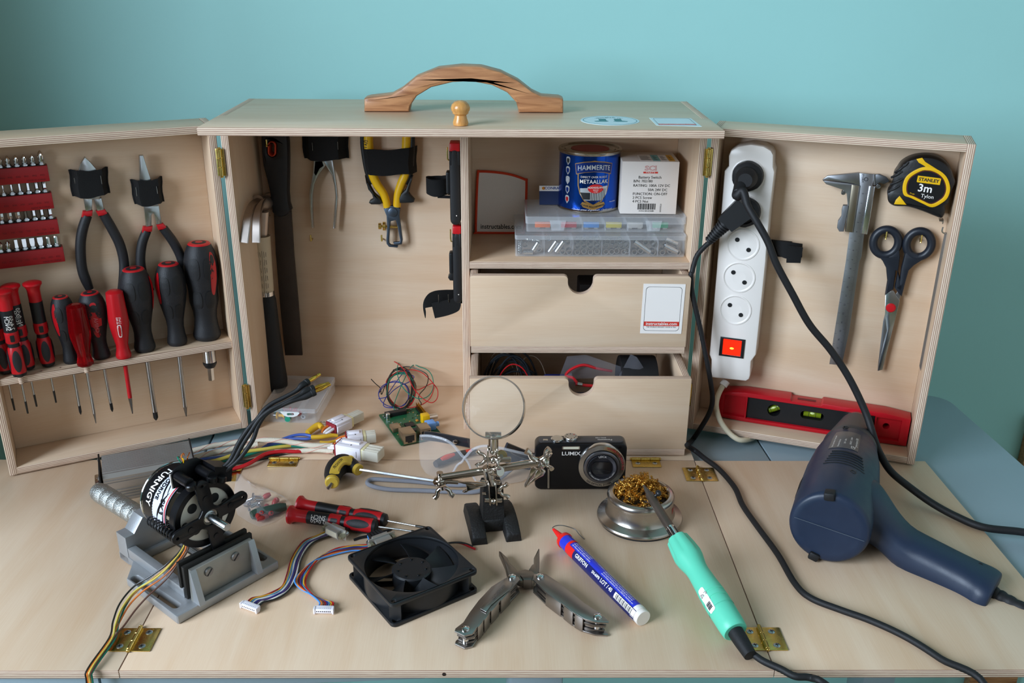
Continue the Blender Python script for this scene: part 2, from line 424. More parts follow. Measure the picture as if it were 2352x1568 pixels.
# bolt below the lid
ZINC = mat('zinc_pin', 'b7c0c4', .35, 1)
b = MB(None); p = gy(1059, 312, YF-.006); b.cyl((p.x, p.y, ZT-PT-.0005), (p.x, p.y, ZT-PT-.0125), .0031, ZINC, seg=16, bev=.001); b.build('bolt_pin', cab, label='zinc pin of the lid bolt')

# ------------------------------------------------------------------ hinges
SCREW = mat('screw_zinc', 'b8bcbf', .3, 1, rvar=.1)
def hinge(parent, fr, L=.030, w=.0175, screws=True, r=.0021, left=True, right=True):
    """butt hinge: pin along the frame's y, leaves in its x/y"""
    b = MB(fr)
    for s, on in ((-1, left), (1, right)):
        if not on: continue
        b.plate(rrect(w, L, .0006, 2, s*(w/2+.0008), 0), .0009, BRASS, bev=.0002, z0=.0001)
        if screws:
            for y in (-L*.3, L*.3):
                M = T(s*(w*.55), y, .0009)
                b.lathe([(.0030, 0), (.0031, .0003), (.0022, .0009), (0, .001)], SCREW, M, 16)
                for a in (0, pi/2): b.box((.0034, .0007, .0004), BLK, M @ T(0, 0, .0009) @ RZ(a+.3))
    for i in range(3): b.cyl((0, -L/2+i*L/3+.0002, .0018), (0, -L/2+(i+1)*L/3-.0002, .0018), r, BRASS, seg=14, bev=.0003)
    b.cyl((0, -L/2-.0018, .0018), (0, -L/2+.0002, .0018), r*.8, BRASS, seg=12, bev=.0005); b.cyl((0, L/2-.0002, .0018), (0, L/2+.0018, .0018), r*.8, BRASS, seg=12, bev=.0005)
    return b.build('hinge', parent, label='small brass hinge')

# ------------------------------------------------------------------ doors
DIN, DBK, ZD0, ZD1 = .050, .006, .0022, .3822
def door(side):
    H = V((side*.2795, YF, 0)); ang = radians(26.6 if side < 0 else 20.1); L = .2722
    ex = V((cos(ang), sin(ang), 0)) if side < 0 else V((cos(ang), -sin(ang), 0))
    n = ex.cross(V((0, 0, 1)))
    F = Frame(H-n*DIN, ex, (0, 0, 1))
    x0, x1 = (-L, 0) if side < 0 else (0, L)
    d = ply('door', F, rect(x0+PT, ZD0+PT, x1-PT, ZD1-PT), cab, t=DBK, z0=-DBK, label='tray door swung open to the '+('left' if side < 0 else 'right'))
    fs = Frame(H-n*DIN, -n, (0, 0, 1))             # x = depth away from the viewer, z = along the door
    for x in (x0, x1-PT): ply('side_rail', fs, rect(-DIN, ZD0, DBK, ZD1), d, z0=x, grain='y')
    ft = Frame(H-n*DIN, ex, -n)
    for z in (ZD0, ZD1-PT): ply('bottom_rail' if z == ZD0 else 'top_rail', ft, rect(x0+PT, -DIN, x1-PT, DBK), d, z0=z)
    return F, d, ft, x0, x1
LD, ldoor, LDT, lx0, lx1 = door(-1)
RD, rdoor, RDT, rx0, rx1 = door(1)
for s, d, zs in ((-1, ldoor, ((508, 372), (563, 908))), (1, rdoor, ((1628, 372), None))):
    for q in zs:
        z = gy(*q, YF).z if q else .05
        hinge(d, Frame((s*.27725, YF-.0012, z), (1, 0, 0), (0, 0, 1)), .031, .004, False, .0024)
# shelf of the left door with its bore holes: front edge seen from (0,878) to (530,790)
zsh = LD.p(300, 818, DIN-.004).y
# ------------------------------------------------------------------ drawers
def drawer(y, z0, z1, rnd, notch_uv):
    f = FRONT(y); nc = f.p(*notch_uv); nr = .0150; x0, x1 = XDR+.0008, W2-PT-.0012; zf = z0+.0085
    A = lambda c, r, a0, a1, n=5: [V((c[0]+r*cos(radians(a0+(a1-a0)*i/(n-1))), c[1]+r*sin(radians(a0+(a1-a0)*i/(n-1))))) for i in range(n)]
    o = [V((x0, zf)), V((x1, zf))]+A((x1-rnd, z1-rnd), rnd, 0, 90)
    o += A((nc.x+nr+.005, z1-.005), .005, 90, 180)+A((nc.x, z1-.0078), nr, 0, -180, 15)+A((nc.x-nr-.005, z1-.005), .005, 0, 90)
    o += A((x0+rnd, z1-rnd), rnd, 90, 180)
    dr = ply('drawer', f, o, cab, z0=-PT)
    yb = YB-.004
    for x in (x0+.0005, x1-.0005-PT): ply('drawer_side', SIDE(x), rect(y+PT, zf, yb, z1-.001), dr, grain='x')
    ply('drawer_back', FRONT(yb), rect(x0+PT+.001, zf, x1-PT-.001, z1-.006), dr, t=.006)
    ply('drawer_bottom', TB, rect(x0+.0008, y+.0003, x1-.001, yb), dr, z0=z0, t=.0083)
    return dr, f, nc
Y1, Y2 = 1.044, .995
dr1, DF1, n1 = drawer(Y1, .1150, .2135, .004, (1334, 640))
dr2, DF2, n2 = drawer(Y2, .0018, .1035, .0006, (1336, 870))
# sticker on the upper drawer (the drawing in its middle is left out)
q = DF1.p2([(1476, 651), (1573, 651), (1568, 767), (1470, 765)]); cx = sum(p.x for p in q)/4; cy = sum(p.y for p in q)/4
w_ = (q[1]-q[0]).length; h_ = (q[0]-q[3]).length
b = MB(DF1.at(cx, cy, .0003, radians(-.5))); b.plate(rect(-w_/2, -h_/2, w_/2, h_/2), .0003, PAPER)
b.plate(rrect(w_*.86, h_*.885, .004, 5), .0001, INK, z0=.0003, holes=[rrect(w_*.86-.0007, h_*.885-.0007, .004, 5)])
b.plate(rect(-w_*.43, -h_*.345, w_*.43, -h_*.255), .0001, REDINK, z0=.0003)
b.text('instructables.com', .0053, WINK, T(0, -h_*.299, .0004), bold=.00008)
b.text("THE WORLD'S BIGGEST SHOW & TELL", .0021, INK, T(0, -h_*.365, .0004))
b.build('sticker', dr1, label='white sticker with red lettering band')

# ------------------------------------------------------------------ fold-down board in three leaves
XR, XL, YFR = .2746, -.2793, .6275
def leafout(x0, x1, y0, y1, side):
    r = .032; o = []
    if side == 0: return rect(x0, y0, x1, y1)
    c = [V((x0, y0)), V((x1, y0)), V((x1, y1)), V((x0, y1))]
    o = []
    for i, p in enumerate(c):
        outer = (p.x == (x1 if side > 0 else x0)) and p.y == y1
        rr = r if outer else (.012 if p.x == (x1 if side > 0 else x0) else 0)
        if not rr: o.append(p); continue
        a, d = (c[i-1]-p).normalized(), (c[(i+1) % 4]-p).normalized()
        for k in range(9):
            t = pi/2*k/8; o.append(p+(a+d)*rr-a*rr*sin(t)-d*rr*cos(t))
    return o
leaf = ply('fold_down_leaf', TB, rect(XL, YFR, XR, YO-.0007), cab, z0=-PT, grain='y')
leafl = ply('fold_down_leaf', TB, leafout(XL-.28, XL-.0008, YFR, YO-.001, -1), cab, z0=-PT, grain='y')
leafr = ply('fold_down_leaf', TB, leafout(XR+.0008, XR+.2795, YFR, YO-.001, 1), cab, z0=-PT, grain='y')
for q, lf in (((1608, 1090), leafr), ((1755, 1468), leafr), ((300, 1470), leafl), ((505, 1090), leafl)):
    p = G(*q); x = XR+.0004 if q[0] > 800 else XL-.0004
    hinge(lf, Frame((x, p.y, .0001), (1, 0, 0), (0, 1, 0)))
for q in ((655, 1052), (1481, 1053)):
    p = G(*q); hinge(leaf, Frame((p.x, YO-.0003, .0001), (0, -1, 0), (1, 0, 0)), .034, .0165, True, .0021, left=False)
# little bore hole in the front edge of the board
b = MB(FRONT(YFR)); p = FRONT(YFR).p(1020, 1548); b.plate(circ(.0017, 16, p.x, p.y), .0002, mat('dark_hole', '2a1c14', .9)); b.build('bore_hole', leaf)
# shelf of the left door: bore holes for the drivers are cut later, once their places are known
ZSH = LD.p(265, 827, DIN-.003).y
# ------------------------------------------------------------------ room, table
YW = 1.30
WALLM = mat('turquoise_wall_paint', '9fd3cf', .62, noise=.035, nscale=6, bump=.12, bscale=160)
CEILM = mat('white_ceiling_paint', '988f86', .8)
CEILW = mat('pale_wall_paint', 'd9dad4', .7)
BEIGE = mat('warm_room_paint', '8a7868', .8)
FLOORM = mat('olive_floor', '6b6a45', .6, noise=.15, nscale=8)
def slab(name, lo, hi, m):
    b = MB(None); b.box([hi[i]-lo[i] for i in range(3)], m, T(*[(hi[i]+lo[i])/2 for i in range(3)])); return struct(b.build(name, smooth=False))
RX0, RX1, RY0, ZC, ZF = -1.75, 1.55, -2.4, 1.95, -TZ
slab('floor', (RX0-.1, RY0-.1, ZF-.1), (RX1+.1, YW+.1, ZF), FLOORM)
slab('ceiling', (RX0-.1, RY0-.1, ZC), (RX1+.1, YW+.1, ZC+.1), CEILM)
slab('wall_back', (RX0-.1, YW, ZF), (RX1+.1, YW+.1, ZC), WALLM)
slab('wall_right', (RX1, RY0, ZF), (RX1+.1, YW, ZC), CEILW)
slab('wall_front', (RX0, RY0-.1, ZF), (RX1, RY0, ZC), BEIGE)
# left wall with its window opening
WY0, WY1, WZ0, WZ1 = -1.30, .20, .35, 1.75
b = MB(Frame((RX0, 0, 0), (0, 1, 0), (0, 0, 1))); b.plate(rect(RY0, ZF, YW, ZC), .1, WALLM, z0=-.1, holes=[rect(WY0, WZ0, WY1, WZ1)]); struct(b.build('wall_left', smooth=False))
b = MB(Frame((RX0-.06, 0, 0), (0, 1, 0), (0, 0, 1))); fw = .05
b.plate(rect(WY0, WZ0, WY1, WZ1), .04, WHITE, holes=[rect(WY0+fw, WZ0+fw, (WY0+WY1)/2-fw/2, WZ1-fw), rect((WY0+WY1)/2+fw/2, WZ0+fw, WY1-fw, WZ1-fw)])
struct(b.build('window_1', smooth=False))
slab('light_blocker', (RX0, .62, ZF), (RX0+.89, YW, ZC), mat('brown_blocker', '6a5546', .6, noise=.1))  # unseen pier, added to keep window light off the back wall's left part
# wooden door casing by the right edge of the photo, low on the back wall
fw_ = FRONT(YW); p = fw_.p(2344, 1045)
b = MB(fw_); b.plate(rect(p.x-.004, ZF, p.x+.08, p.y+.075), .018, OAK, bev=.002); struct(b.build('trim_1'))

# table: planks with rounded corners
TBL = mat('pale_blue_grey_paint', '93a4ac', .38, noise=.05, nscale=14, rvar=.06)
TZT = -PT-.0006
ta = radians(3.2); tc_ = G(2166, 906, TZT)
def tp(a, b): return V((tc_.x, tc_.y))+V((cos(ta), sin(ta)))*a+V((-sin(ta), cos(ta)))*b
tbl = thing('table', 'pale blue grey painted plank table under the cabinet', 'table', loc=(.07, .85, ZF))
TW, TD = 1.205, .50
xs = [0, -.318, -.52, -.72, -.96, -TW]
g1 = TB.p(1750, 1008, TZT); g2 = TB.p(1770, 1055, TZT); g3 = TB.p(490, 998, TZT)
d = V((cos(ta), sin(ta))); xs[1] = (g2.xy-V((tc_.x, tc_.y))).dot(d); xs[4] = (g3.xy-V((tc_.x, tc_.y))).dot(d)
for i in range(5):
    a1, a0 = xs[i]-(.0012 if i else 0), xs[i+1]+(.0012 if i < 4 else 0)
    o = [tp(a0, -TD), tp(a1, -TD)]
    o += [tp(a1-.03+.03*cos(t*pi/16), -.03+.03*sin(t*pi/16)) for t in range(9)] if i == 0 else [tp(a1, 0)]
    o += [tp(a0+.03-.03*sin(t*pi/16), -.03+.03*cos(t*pi/16)) for t in range(9)] if i == 4 else [tp(a0, 0)]
    b = MB(None); b.plate(o, .022, TBL, z0=TZT-.022, bev=.0015); b.build('plank', tbl)
for a, bb in ((-.06, -.06), (-TW+.06, -.06), (-.06, -TD+.05), (-TW+.06, -TD+.05), (-.62, -TD+.05)):
    p = tp(a, bb); b = MB(None); b.box((.05, .05, TZT-.024-ZF), TBL, T(p.x, p.y, (TZT-.024+ZF)/2) @ RZ(ta), bev=.003); b.build('leg', tbl)
for a0, a1, bb in ((-.085, -TW+.085, -.06),):
    p, q_ = tp(a0, bb), tp(a1, bb); c = (p+q_)/2
    b = MB(None); b.box(((p-q_).length, .02, .07), TBL, T(c.x, c.y, TZT-.059) @ RZ(ta), bev=.002); b.build('apron', tbl)
p = tp(-TW/2, -TD/2); b = MB(None); b.box((TW-.13, .022, .06), TBL, T(p.x, p.y, TZT-.053) @ RZ(ta), bev=.002); b.build('crossbar', tbl)

# ------------------------------------------------------------------ light: day through the window on the left, and an added fill lamp behind the viewer
def area(name, loc, target, sx, sy, power, col):
    l = bpy.data.lights.new(name, 'AREA'); l.shape = 'RECTANGLE'; l.size = sx; l.size_y = sy; l.energy = power; l.color = col
    o = bpy.data.objects.new(name, l); COL.objects.link(o); o.location = loc
    o.rotation_euler = (V(target)-V(loc)).to_track_quat('-Z', 'Y').to_euler(); return o
area('daylight_window', (RX0-.12, (WY0+WY1)/2, (WZ0+WZ1)/2), (.1, (WY0+WY1)/2+1.1, .2), WZ1-WZ0, WY1-WY0, 140, (.71, .84, 1))
area('fill_light', (.9, RY0+.06, .75), (.2, .9, .1), 1.2, 1.2, 5, (.72, .85, 1))  # added soft fill; the front wall has no opening here
w = bpy.data.worlds.new('sky'); SC.world = w; w.use_nodes = True
w.node_tree.nodes['Background'].inputs[0].default_value = (.75, .86, 1, 1); w.node_tree.nodes['Background'].inputs[1].default_value = 1
cd = bpy.data.cameras.new('camera'); cam = bpy.data.objects.new('camera', cd); COL.objects.link(cam); SC.camera = cam
cd.sensor_fit = 'HORIZONTAL'; cd.sensor_width = 36; cd.lens = CF/2352*36; cd.clip_start = .02; cd.clip_end = 30
m3 = Matrix((_R, _U, -_F)).transposed().to_4x4(); m3.translation = CAM; cam.matrix_world = m3
SC.view_settings.view_transform = 'Standard'; SC.view_settings.look = 'None'; SC.view_settings.exposure = -0.1; SC.view_settings.gamma = 1
SC.view_settings.use_curve_mapping = False
SC.cycles.use_denoising = True
SC.cycles.max_bounces = 10; SC.cycles.transparent_max_bounces = 16; SC.cycles.transmission_bounces = 10; SC.cycles.caustics_reflective = False; SC.cycles.caustics_refractive = False; SC.cycles.sample_clamp_indirect = 6
def Z(x0, y0, s): return lambda *p: [(x0+a/s, y0+b/s) for a, b in p]
za = Z(0, 240, 3.92); zb_ = Z(0, 600, 3.137)
def strap(fr, uv, bulge, parent, staples=(), name='strap', d=.004, loose=0, flatm=.16):
    """webbing stapled flat at both sides and bulging over the tool it holds; uv = its corners TL, TR, BR, BL"""
    q = [fr.p(u, v, d) for u, v in uv]; b = MB(fr); nx, ny = 16, 5
    def h(s):
        e = min(s, 1-s); k = max(0, min(1, (e-.04)/flatm)); return .0012+(bulge-.0012)*(k*k*(3-2*k))
    gt = []
    for k in (0, .0016):
        for j in range(ny+1):
            for i in range(nx+1):
                s, t = i/nx, j/ny
                p = (q[0]*(1-s)+q[1]*s)*(1-t)+(q[3]*(1-s)+q[2]*s)*t
                gt.append(V((p.x+.0006*sin(7*t+s), p.y+.0009*sin(9*s+t), h(s)+k)))
    m = (nx+1)*(ny+1); fs = []
    for j in range(ny):
        for i in range(nx):
            a = j*(nx+1)+i; c = [a, a+1, a+nx+2, a+nx+1]
            fs.append(c); fs.append([x+m for x in reversed(c)])
    rim = [i for i in range(nx+1)]+[j*(nx+1)+nx for j in range(1, ny+1)]+[ny*(nx+1)+i for i in range(nx-1, -1, -1)]+[j*(nx+1) for j in range(ny-1, 0, -1)]
    for i in range(len(rim)):
        a, c = rim[i], rim[(i+1) % len(rim)]; fs.append((c, a, a+m, c+m))
    b.add(gt, fs, FELT)
    for a, c in staples:
        s = (fr.p(*a, d).x-q[0].x)/(q[1].x-q[0].x); z = h(max(0, min(1, s)))+.0022
        b.cyl(fr.p(*a, z).xy.to_3d()+V((0, 0, z)), fr.p(*c, z).xy.to_3d()+V((0, 0, z)), .0004, STEEL, seg=6)
    return b.build(name, parent, label='black hook-and-loop holder strap')
def rail_stroke(b, fr, uv, d, r, m, **k):
    b.tube(fr.ps(uv, d), r, m, **k)

# ---- bit racks and their bits
RACKS = [  # right end top/bottom of the front face, bits' x in za coordinates with the height of their points, kinds
    ('topmost', (430, 548), (446, 690), [(5, 500), (75, 487), (150, 480), (225, 483), (300, 490), (372, 458)], 'pppppP'),
    ('second', (468, 795), (485, 935), [(40, 765), (116, 757), (188, 748), (264, 745), (340, 735), (410, 727)], '123456'),
    ('third', (515, 1033), (540, 1162), [(22, 1012), (98, 1003), (170, 995), (243, 990), (317, 978), (388, 968), (460, 953)], 'ttth556'),
    ('lowest', (567, 1283), (588, 1412), [(16, 1280), (86, 1275), (160, 1265), (232, 1258), (303, 1250), (375, 1242), (445, 1230), (514, 1220)], 'ppabcdqq')]
ORD = ['first', 'second', 'third', 'fourth', 'fifth', 'sixth', 'seventh', 'eighth']
def bit(kind):
    b = MB(None); hx = lambda r: (lambda a, z: 1/max(abs(cos((a % (pi/3))-pi/6)), .5)*cos(pi/6))
    b.lathe([(0, -.002), (.0031, -.002), (.0033, .0012), (.0024, .0026), (.0024, .003)], STEEL, seg=24, mod=hx(1))
    H = .0115
    if kind in 'pP':
        k = 1.25 if kind == 'P' else 1
        b.lathe([(.0022, .003), (.0026*k, .006*k), (.0027*k, .008*k), (.0015*k, .0105*k), (.0004, .0120*k), (0, .0121*k)], CHROME, seg=16, mod=lambda a, z: 1-.28*max(0, cos(4*a))*min(1, z/.008))
    elif kind in '123456':
        r = .0009+.00034*(int(kind)-1); b.lathe([(.0022, .003), (r*1.1, .0045), (r, .0052), (r, .0095+.0006*int(kind)), (r*.8, .0101+.0006*int(kind)), (0, .0101+.0006*int(kind))], CHROME, seg=24, mod=hx(1))
    elif kind in 'tq':
        k = 1 if kind == 't' else .72
        b.lathe([(.0022, .003), (.0027*k, .006), (.0027*k, .0105), (.0021*k, .0115), (0, .0115)], CHROME, seg=24, mod=lambda a, z: 1-.16*(.5+.5*cos(6*a)))
    elif kind == 'h': b.lathe([(.002, .003), (.0019, .006), (.0017, .0105), (0, .0106)], CHROME, seg=24, mod=hx(1))
    else:
        w = {'a': .0030, 'b': .0042, 'c': .0050, 'd': .0056}[kind]
        b.loft([[(-.0018, -.0018, .003), (.0018, -.0018, .003), (.0018, .0018, .003), (-.0018, .0018, .003)], [(-w/2, -.0012, .007), (w/2, -.0012, .007), (w/2, .0012, .007), (-w/2, .0012, .007)], [(-w/2, -.0004, .0118), (w/2, -.0004, .0118), (w/2, .0004, .0118), (-w/2, .0004, .0118)]], CHROME)
    return b
for nm, tr, br, bits, kinds in RACKS:
    D = .0135
    p1 = LD.p(*za(tr)[0], D); p0 = LD.p(*za(br)[0], D); x1 = (p1.x+p0.x)/2; Hh = p1.y-p0.y; Wd = .0800
    rk = thing('bit_holder', nm+' of four red screwdriver bit racks on the inside of the left door', 'bit holder', LD, (x1-Wd/2, p0.y, 0), 'red bit racks on the left door')
    b = MB(LD); b.box((Wd, Hh, D-.0005), REDD, T(x1-Wd/2, (p0.y+p1.y)/2, D/2+.0003), bev=.0006); b.build('block', rk)
    b = MB(LD); b.box((Wd-.003, .0004, D-.004), BLK, T(x1-Wd/2, p1.y+.0002, D/2)); b.build('bit_bed', rk, label='black bed the bits stand in')
    b = MB(LD)
    dk = mat('dark_moulding', '5a0a10', .5)
    for bu, bv in bits:
        x = LD.p(*za((bu, tr[1]+30))[0], D).x
        if nm == 'second' or (nm == 'third'): b.plate(circ(.0026, 16, x, p1.y-.0055), .0001, dk, z0=D-.0001, holes=[circ(.0017, 16, x, p1.y-.0055)])
        else: b.plate(circ(.0026, 16, x, p1.y-.0055), .0001, dk, z0=D-.0001)
        b.text({'topmost': 'PH2', 'second': '3/32', 'third': 'T25', 'lowest': 'PZ2'}[nm], .0026, dk, T(x, p1.y-.0100, D))
    b.text('MADE IN CHINA', .0025, dk, T(x1-.004, p0.y+.0024, D), align='RIGHT'); b.build('lettering', rk)
    n = len(bits)
    for i, ((bu, bv), kd) in enumerate(zip(bits, kinds)):
        x = LD.p(*za((bu, bv+60))[0], D*.55).x
        bb = bit(kd); bb.F = LD.M @ T(x, p1.y+.0006, D*.5) @ RX(-pi/2)
        o = bb.build('screwdriver_bit'); tag(o, f'{ORD[n-1-i]} chrome bit from the right end of the {nm} red bit rack', 'screwdriver bit', 'chrome bits in the '+nm+' red rack')

# ---- pliers held on the left door
def pliers(label, name, jaws, lower, collars, grips, fr, d, rg, jm=STEEL, gm=RUB, cm=RED, root=None):
    j0 = fr.p2(za(*jaws)); cx = sum(p.x for p in j0)/len(j0)
    t = thing(name, label, 'pliers', fr, (cx, min(p.y for p in j0), 0), 'pliers strapped to the left door')
    b = MB(fr); b.plate(fr.p2(za(*jaws), d), .007, jm, z0=d-.0035, bev=.0012); b.build('jaws', t)
    b = MB(fr)
    for l in lower: b.plate(fr.p2(za(*l), d), .006, jm, z0=d-.003, bev=.0012)
    b.build('shank', t)
    for l in collars: b = MB(fr); b.plate(fr.p2(za(*l), d), .0085, cm, z0=d-.0045, bev=.002); b.build('collar', t, label='red end of the grip')
    for uv in grips:
        b = MB(fr); P = fr.ps(uv, d); n = len(P)
        b.tube(P, [rg*.95]+[rg]*(n-2)+[rg*.8], gm, seg=14, up=(0, 0, 1)); b.build('grip', t)
    return t
cut = pliers('black handled diagonal cutters with red collars under the left strap', 'diagonal_cutters',
    [(762, 468), (722, 530), (703, 600), (715, 760), (760, 850), (900, 850), (905, 720), (868, 580), (812, 515)],
    [[(748, 838), (829, 838), (829, 945), (770, 962)], [(838, 838), (912, 838), (938, 945), (875, 955)]],
    [[(745, 955), (834, 948), (829, 1000), (733, 1012)], [(860, 955), (942, 938), (978, 990), (886, 1000)]],
    [[(200, 495), (190, 526), (185, 559), (186, 597), (190, 623), (197, 643), (206, 664)], [(238, 492), (257, 525), (275, 561), (284, 597), (284.5, 630), (278, 676)]], LD, .0085, .0056)
lng = pliers('black handled long nose pliers with red collars under the right strap of the left door', 'long_nose_pliers',
    [(1250, 455), (1287, 453), (1320, 560), (1352, 660), (1400, 760), (1425, 912), (1295, 916), (1262, 800), (1254, 660)],
    [[(1288, 900), (1427, 900), (1437, 960), (1456, 1068), (1405, 1078), (1388, 990), (1376, 975), (1362, 990), (1365, 1088), (1312, 1098), (1296, 950)]],
    [[(1288, 1094), (1373, 1088), (1366, 1140), (1273, 1154)], [(1404, 1076), (1466, 1064), (1513, 1114), (1424, 1126)]],
    [[(337, 530), (328, 553), (323.5, 577), (322.7, 602), (327, 628), (336, 650), (346, 668)], [(375, 524), (397, 554), (412, 582), (420, 607), (424, 645)]], LD, .0085, .0055)
strap(LD, za((615, 590), (968, 566), (990, 795), (650, 835)), .0150, ldoor, [za((668, 660), (682, 742)), za((905, 640), (917, 715))])
strap(LD, za((1170, 678), (1458, 650), (1478, 872), (1212, 905)), .0150, ldoor, [za((1222, 745), (1234, 825)), za((1408, 735), (1418, 802))])

# ---- drivers standing in the shelf of the left door
def rad(prof, z):
    for (r0, z0), (r1, z1) in zip(prof, prof[1:]):
        lo, hi = min(z0, z1), max(z0, z1)
        if lo <= z <= hi and hi > lo: return r0+(r1-r0)*(z-z0)/(z1-z0)
    return prof[-1][0]
def patch(b, prof, zc, hz, ac, ha, m, M, off=.0003, pw=2.0):
    """elliptical inlay lying on a turned surface"""
    n, k = 24, 5; vs = [(0, 0, 0)]; fs = []
    pt = lambda a, z: ((rad(prof, z)+off)*cos(a), (rad(prof, z)+off)*sin(a), z)
    vs = [pt(ac, zc)]
    for j in range(1, k+1):
        for i in range(n):
            t = 2*pi*i/n; c, s = cos(t), sin(t); f = (abs(c)**pw+abs(s)**pw)**(-1/pw)
            vs.append(pt(ac+ha*c*f*j/k, zc+hz*s*f*j/k))
    for i in range(n): fs.append((0, 1+i, 1+(i+1) % n))
    for j in range(k-1):
        for i in range(n): a = 1+j*n+i; c = 1+j*n+(i+1) % n; fs.append((a, a+n, c+n, c))
    b.add(vs, fs, m, M)
def scale_prof(p, L, r): return [(a*r, z*L) for a, z in p]
def shaft(t, M, L0, L1, r, tip, tm=None, mm=STEEL, tl=.012):
    """blade from the handle's end L0 to the point L1 along z"""
    b = MB(None, M); tm = tm or mm
    b.cyl((0, 0, L0), (0, 0, L1-tl), r, mm, seg=14)
    if tip == 'flat': b.loft([[(r*cos(a), r*sin(a), L1-tl) for a in (.4, 1.2, 1.9, 2.7, 3.6, 4.3, 5.1, 5.9)], [(x*r*1.15, y*r*.25, L1) for x, y in ((1, 1), (.4, 1), (-.4, 1), (-1, 1), (-1, -1), (-.4, -1), (.4, -1), (1, -1))]], tm)
    else: b.lathe([(r, L1-tl), (r, L1-.004), (r*.35, L1-.0005), (0, L1)], tm, seg=16, mod=lambda a, z: 1-(.25*max(0, cos(4*a)) if z > L1-.0045 else 0))
    return b.build('blade', t)
def place(fr, ut, ub, tip=None, zs=None):
    """axis of a driver: top of the handle, end of the handle on the shelf, point of the blade"""
    base = G(*ub, ZSH+.0006) if zs is None else zs
    d = (LD.I @ base).z; top = LD.w(LD.p(*ut, d)); tp_ = LD.w(LD.p(*tip, d)) if tip else None
    return base, top, tp_, d
HOLES = []
BIG = [(0, 0), (.30, .002), (.60, .012), (.68, .03), (.86, .10), (.98, .19), (1, .26), (.97, .36), (.86, .48), (.70, .60), (.58, .70), (.54, .78), (.58, .87), (.66, .945), (.66, .975), (.58, 1), (0, 1)]
def big_driver(label, ut, ub, tip, rpx, cap=True, inlay=None, letters=None, kind='cross', bladeR=.0026, tm=BLK, waist=1):
    base, top, tp_, d = place(LD, *[zb_(p)[0] for p in (ut, ub)], zb_(tip)[0] if tip else None)
    t = thing('screwdriver', label, 'screwdriver', None, base, 'screwdrivers standing in the shelf of the left door')
    M = along(top, base); L = (base-top).length; r = rpx/3.137*(base-CAM).length/CF
    pr = scale_prof([(a if z < .5 else a*waist, z) for a, z in BIG], L, r)
    b = MB(None, M); b.lathe(pr, RUB, seg=36, mod=lambda a, z: 1-.035*(.5+.5*cos(6*a))*(1 if .1*L < z < .75*L else 0)); b.build('handle', t)
    if cap:
        b = MB(None, M); b.lathe([(0, -.0004), (.30*r, .0004), (.60*r, .010*L), (.66*r, .022*L), (.60*r, .03*L), (0, .03*L)], RED, seg=28); b.build('end_cap', t, label='red end cap')
    X = M.to_3x3()
    look = (CAM-base).normalized(); ax = X.inverted() @ look; a0 = atan2(ax.y, ax.x)
    if inlay:
        b = MB(None, M); patch(b, pr, inlay[1]*L, inlay[2]*L, a0+inlay[0], inlay[3], RED, None, pw=2.6)
        if len(inlay) > 4: patch(b, pr, (inlay[1]-inlay[2]*.68)*L, inlay[2]*.2*L, a0+inlay[0], inlay[3]*.62, BLK, None, off=.0005)
        if letters:
            zz = (inlay[1]+inlay[2]*.25)*L
            b.text(letters, .0062, mat('faded_print', 'c9747a', .5), None, z0=0, warp=lambda p: V(((rad(pr, zz-p.x)+.0007)*cos(a0+inlay[0]-p.y/r), (rad(pr, zz-p.x)+.0007)*sin(a0+inlay[0]-p.y/r), zz-p.x)))
        b.build('side_inlay', t, label='red inlay of the grip')
    for k_ in (-.45, .45):
        b = MB(None, M)
        for zz, hz in ((.24, .11), (.56, .09)): patch(b, pr, zz*L, hz*L, a0+k_, .33, BLKR, None, pw=3)
        b.build('grip_pad', t)
    if tip: shaft(t, M, L, (tp_-top).length, bladeR, kind, tm)
    HOLES.append((base, bladeR+.0012)); return t, M, L, base
tA, MA, LA, bA = big_driver('largest black and red screwdriver with chrome socket, nearest the left door hinge', (1432, -142), (1495, 548), None, 112, waist=1.22, inlay=(-.75, .30, .22, .24, 1))
b = MB(None, MA); Lk = .030
for (z0, z1, r0, m_) in ((.004, .026, .0079, CHROME),): b.cyl((0, 0, LA+PT+.001), (0, 0, LA+PT+.024), .0080, CHROME, seg=28, bev=.0008)
b.cyl((0, 0, LA), (0, 0, LA+PT+.001), .006, CHROME, seg=20); b.build('chuck', tA)
b = MB(None, MA); b.lathe([(.0082, LA+PT+.024), (.0084, LA+PT+.026), (.0060, LA+PT+.031), (0, LA+PT+.031)], BLK, seg=28); b.build('chuck_ring', tA)
b = MB(None, MA); b.lathe([(.0040, LA+PT+.031), (.0040, LA+PT+.0485), (.0034, LA+PT+.049), (0, LA+PT+.049)], CHROME, seg=6); b.build('socket_tip', tA)
HOLES[-1] = (bA, .0066)
big_driver('black screwdriver with a red stripe, second from the left door hinge', (1212, 8), (1280, 592), (1365, 1105), 98, inlay=(1.05, .28, .19, .22), kind='flat', tm=STEEL)
big_driver('fat black screwdriver with textured pads, third from the left door hinge', (958, 46), (1048, 636), (1130, 1145), 103, inlay=(-1.3, .30, .20, .2), bladeR=.0029)
big_driver('black screwdriver with red cap behind the clear red one', (432, 248), (516, 724), (617, 1098), 72, inlay=(.85, .32, .24, .24), bladeR=.0016)
big_driver('black screwdriver with CHINA on its red inlay', (645, 220), (735, 690), (823, 1082), 84, inlay=(-.05, .38, .27, .45, 1), letters='CHINA', bladeR=.0018)
CLEARRED = mat('clear_red_plastic', 'd8121c', .12, trans=.85, ior=1.3)
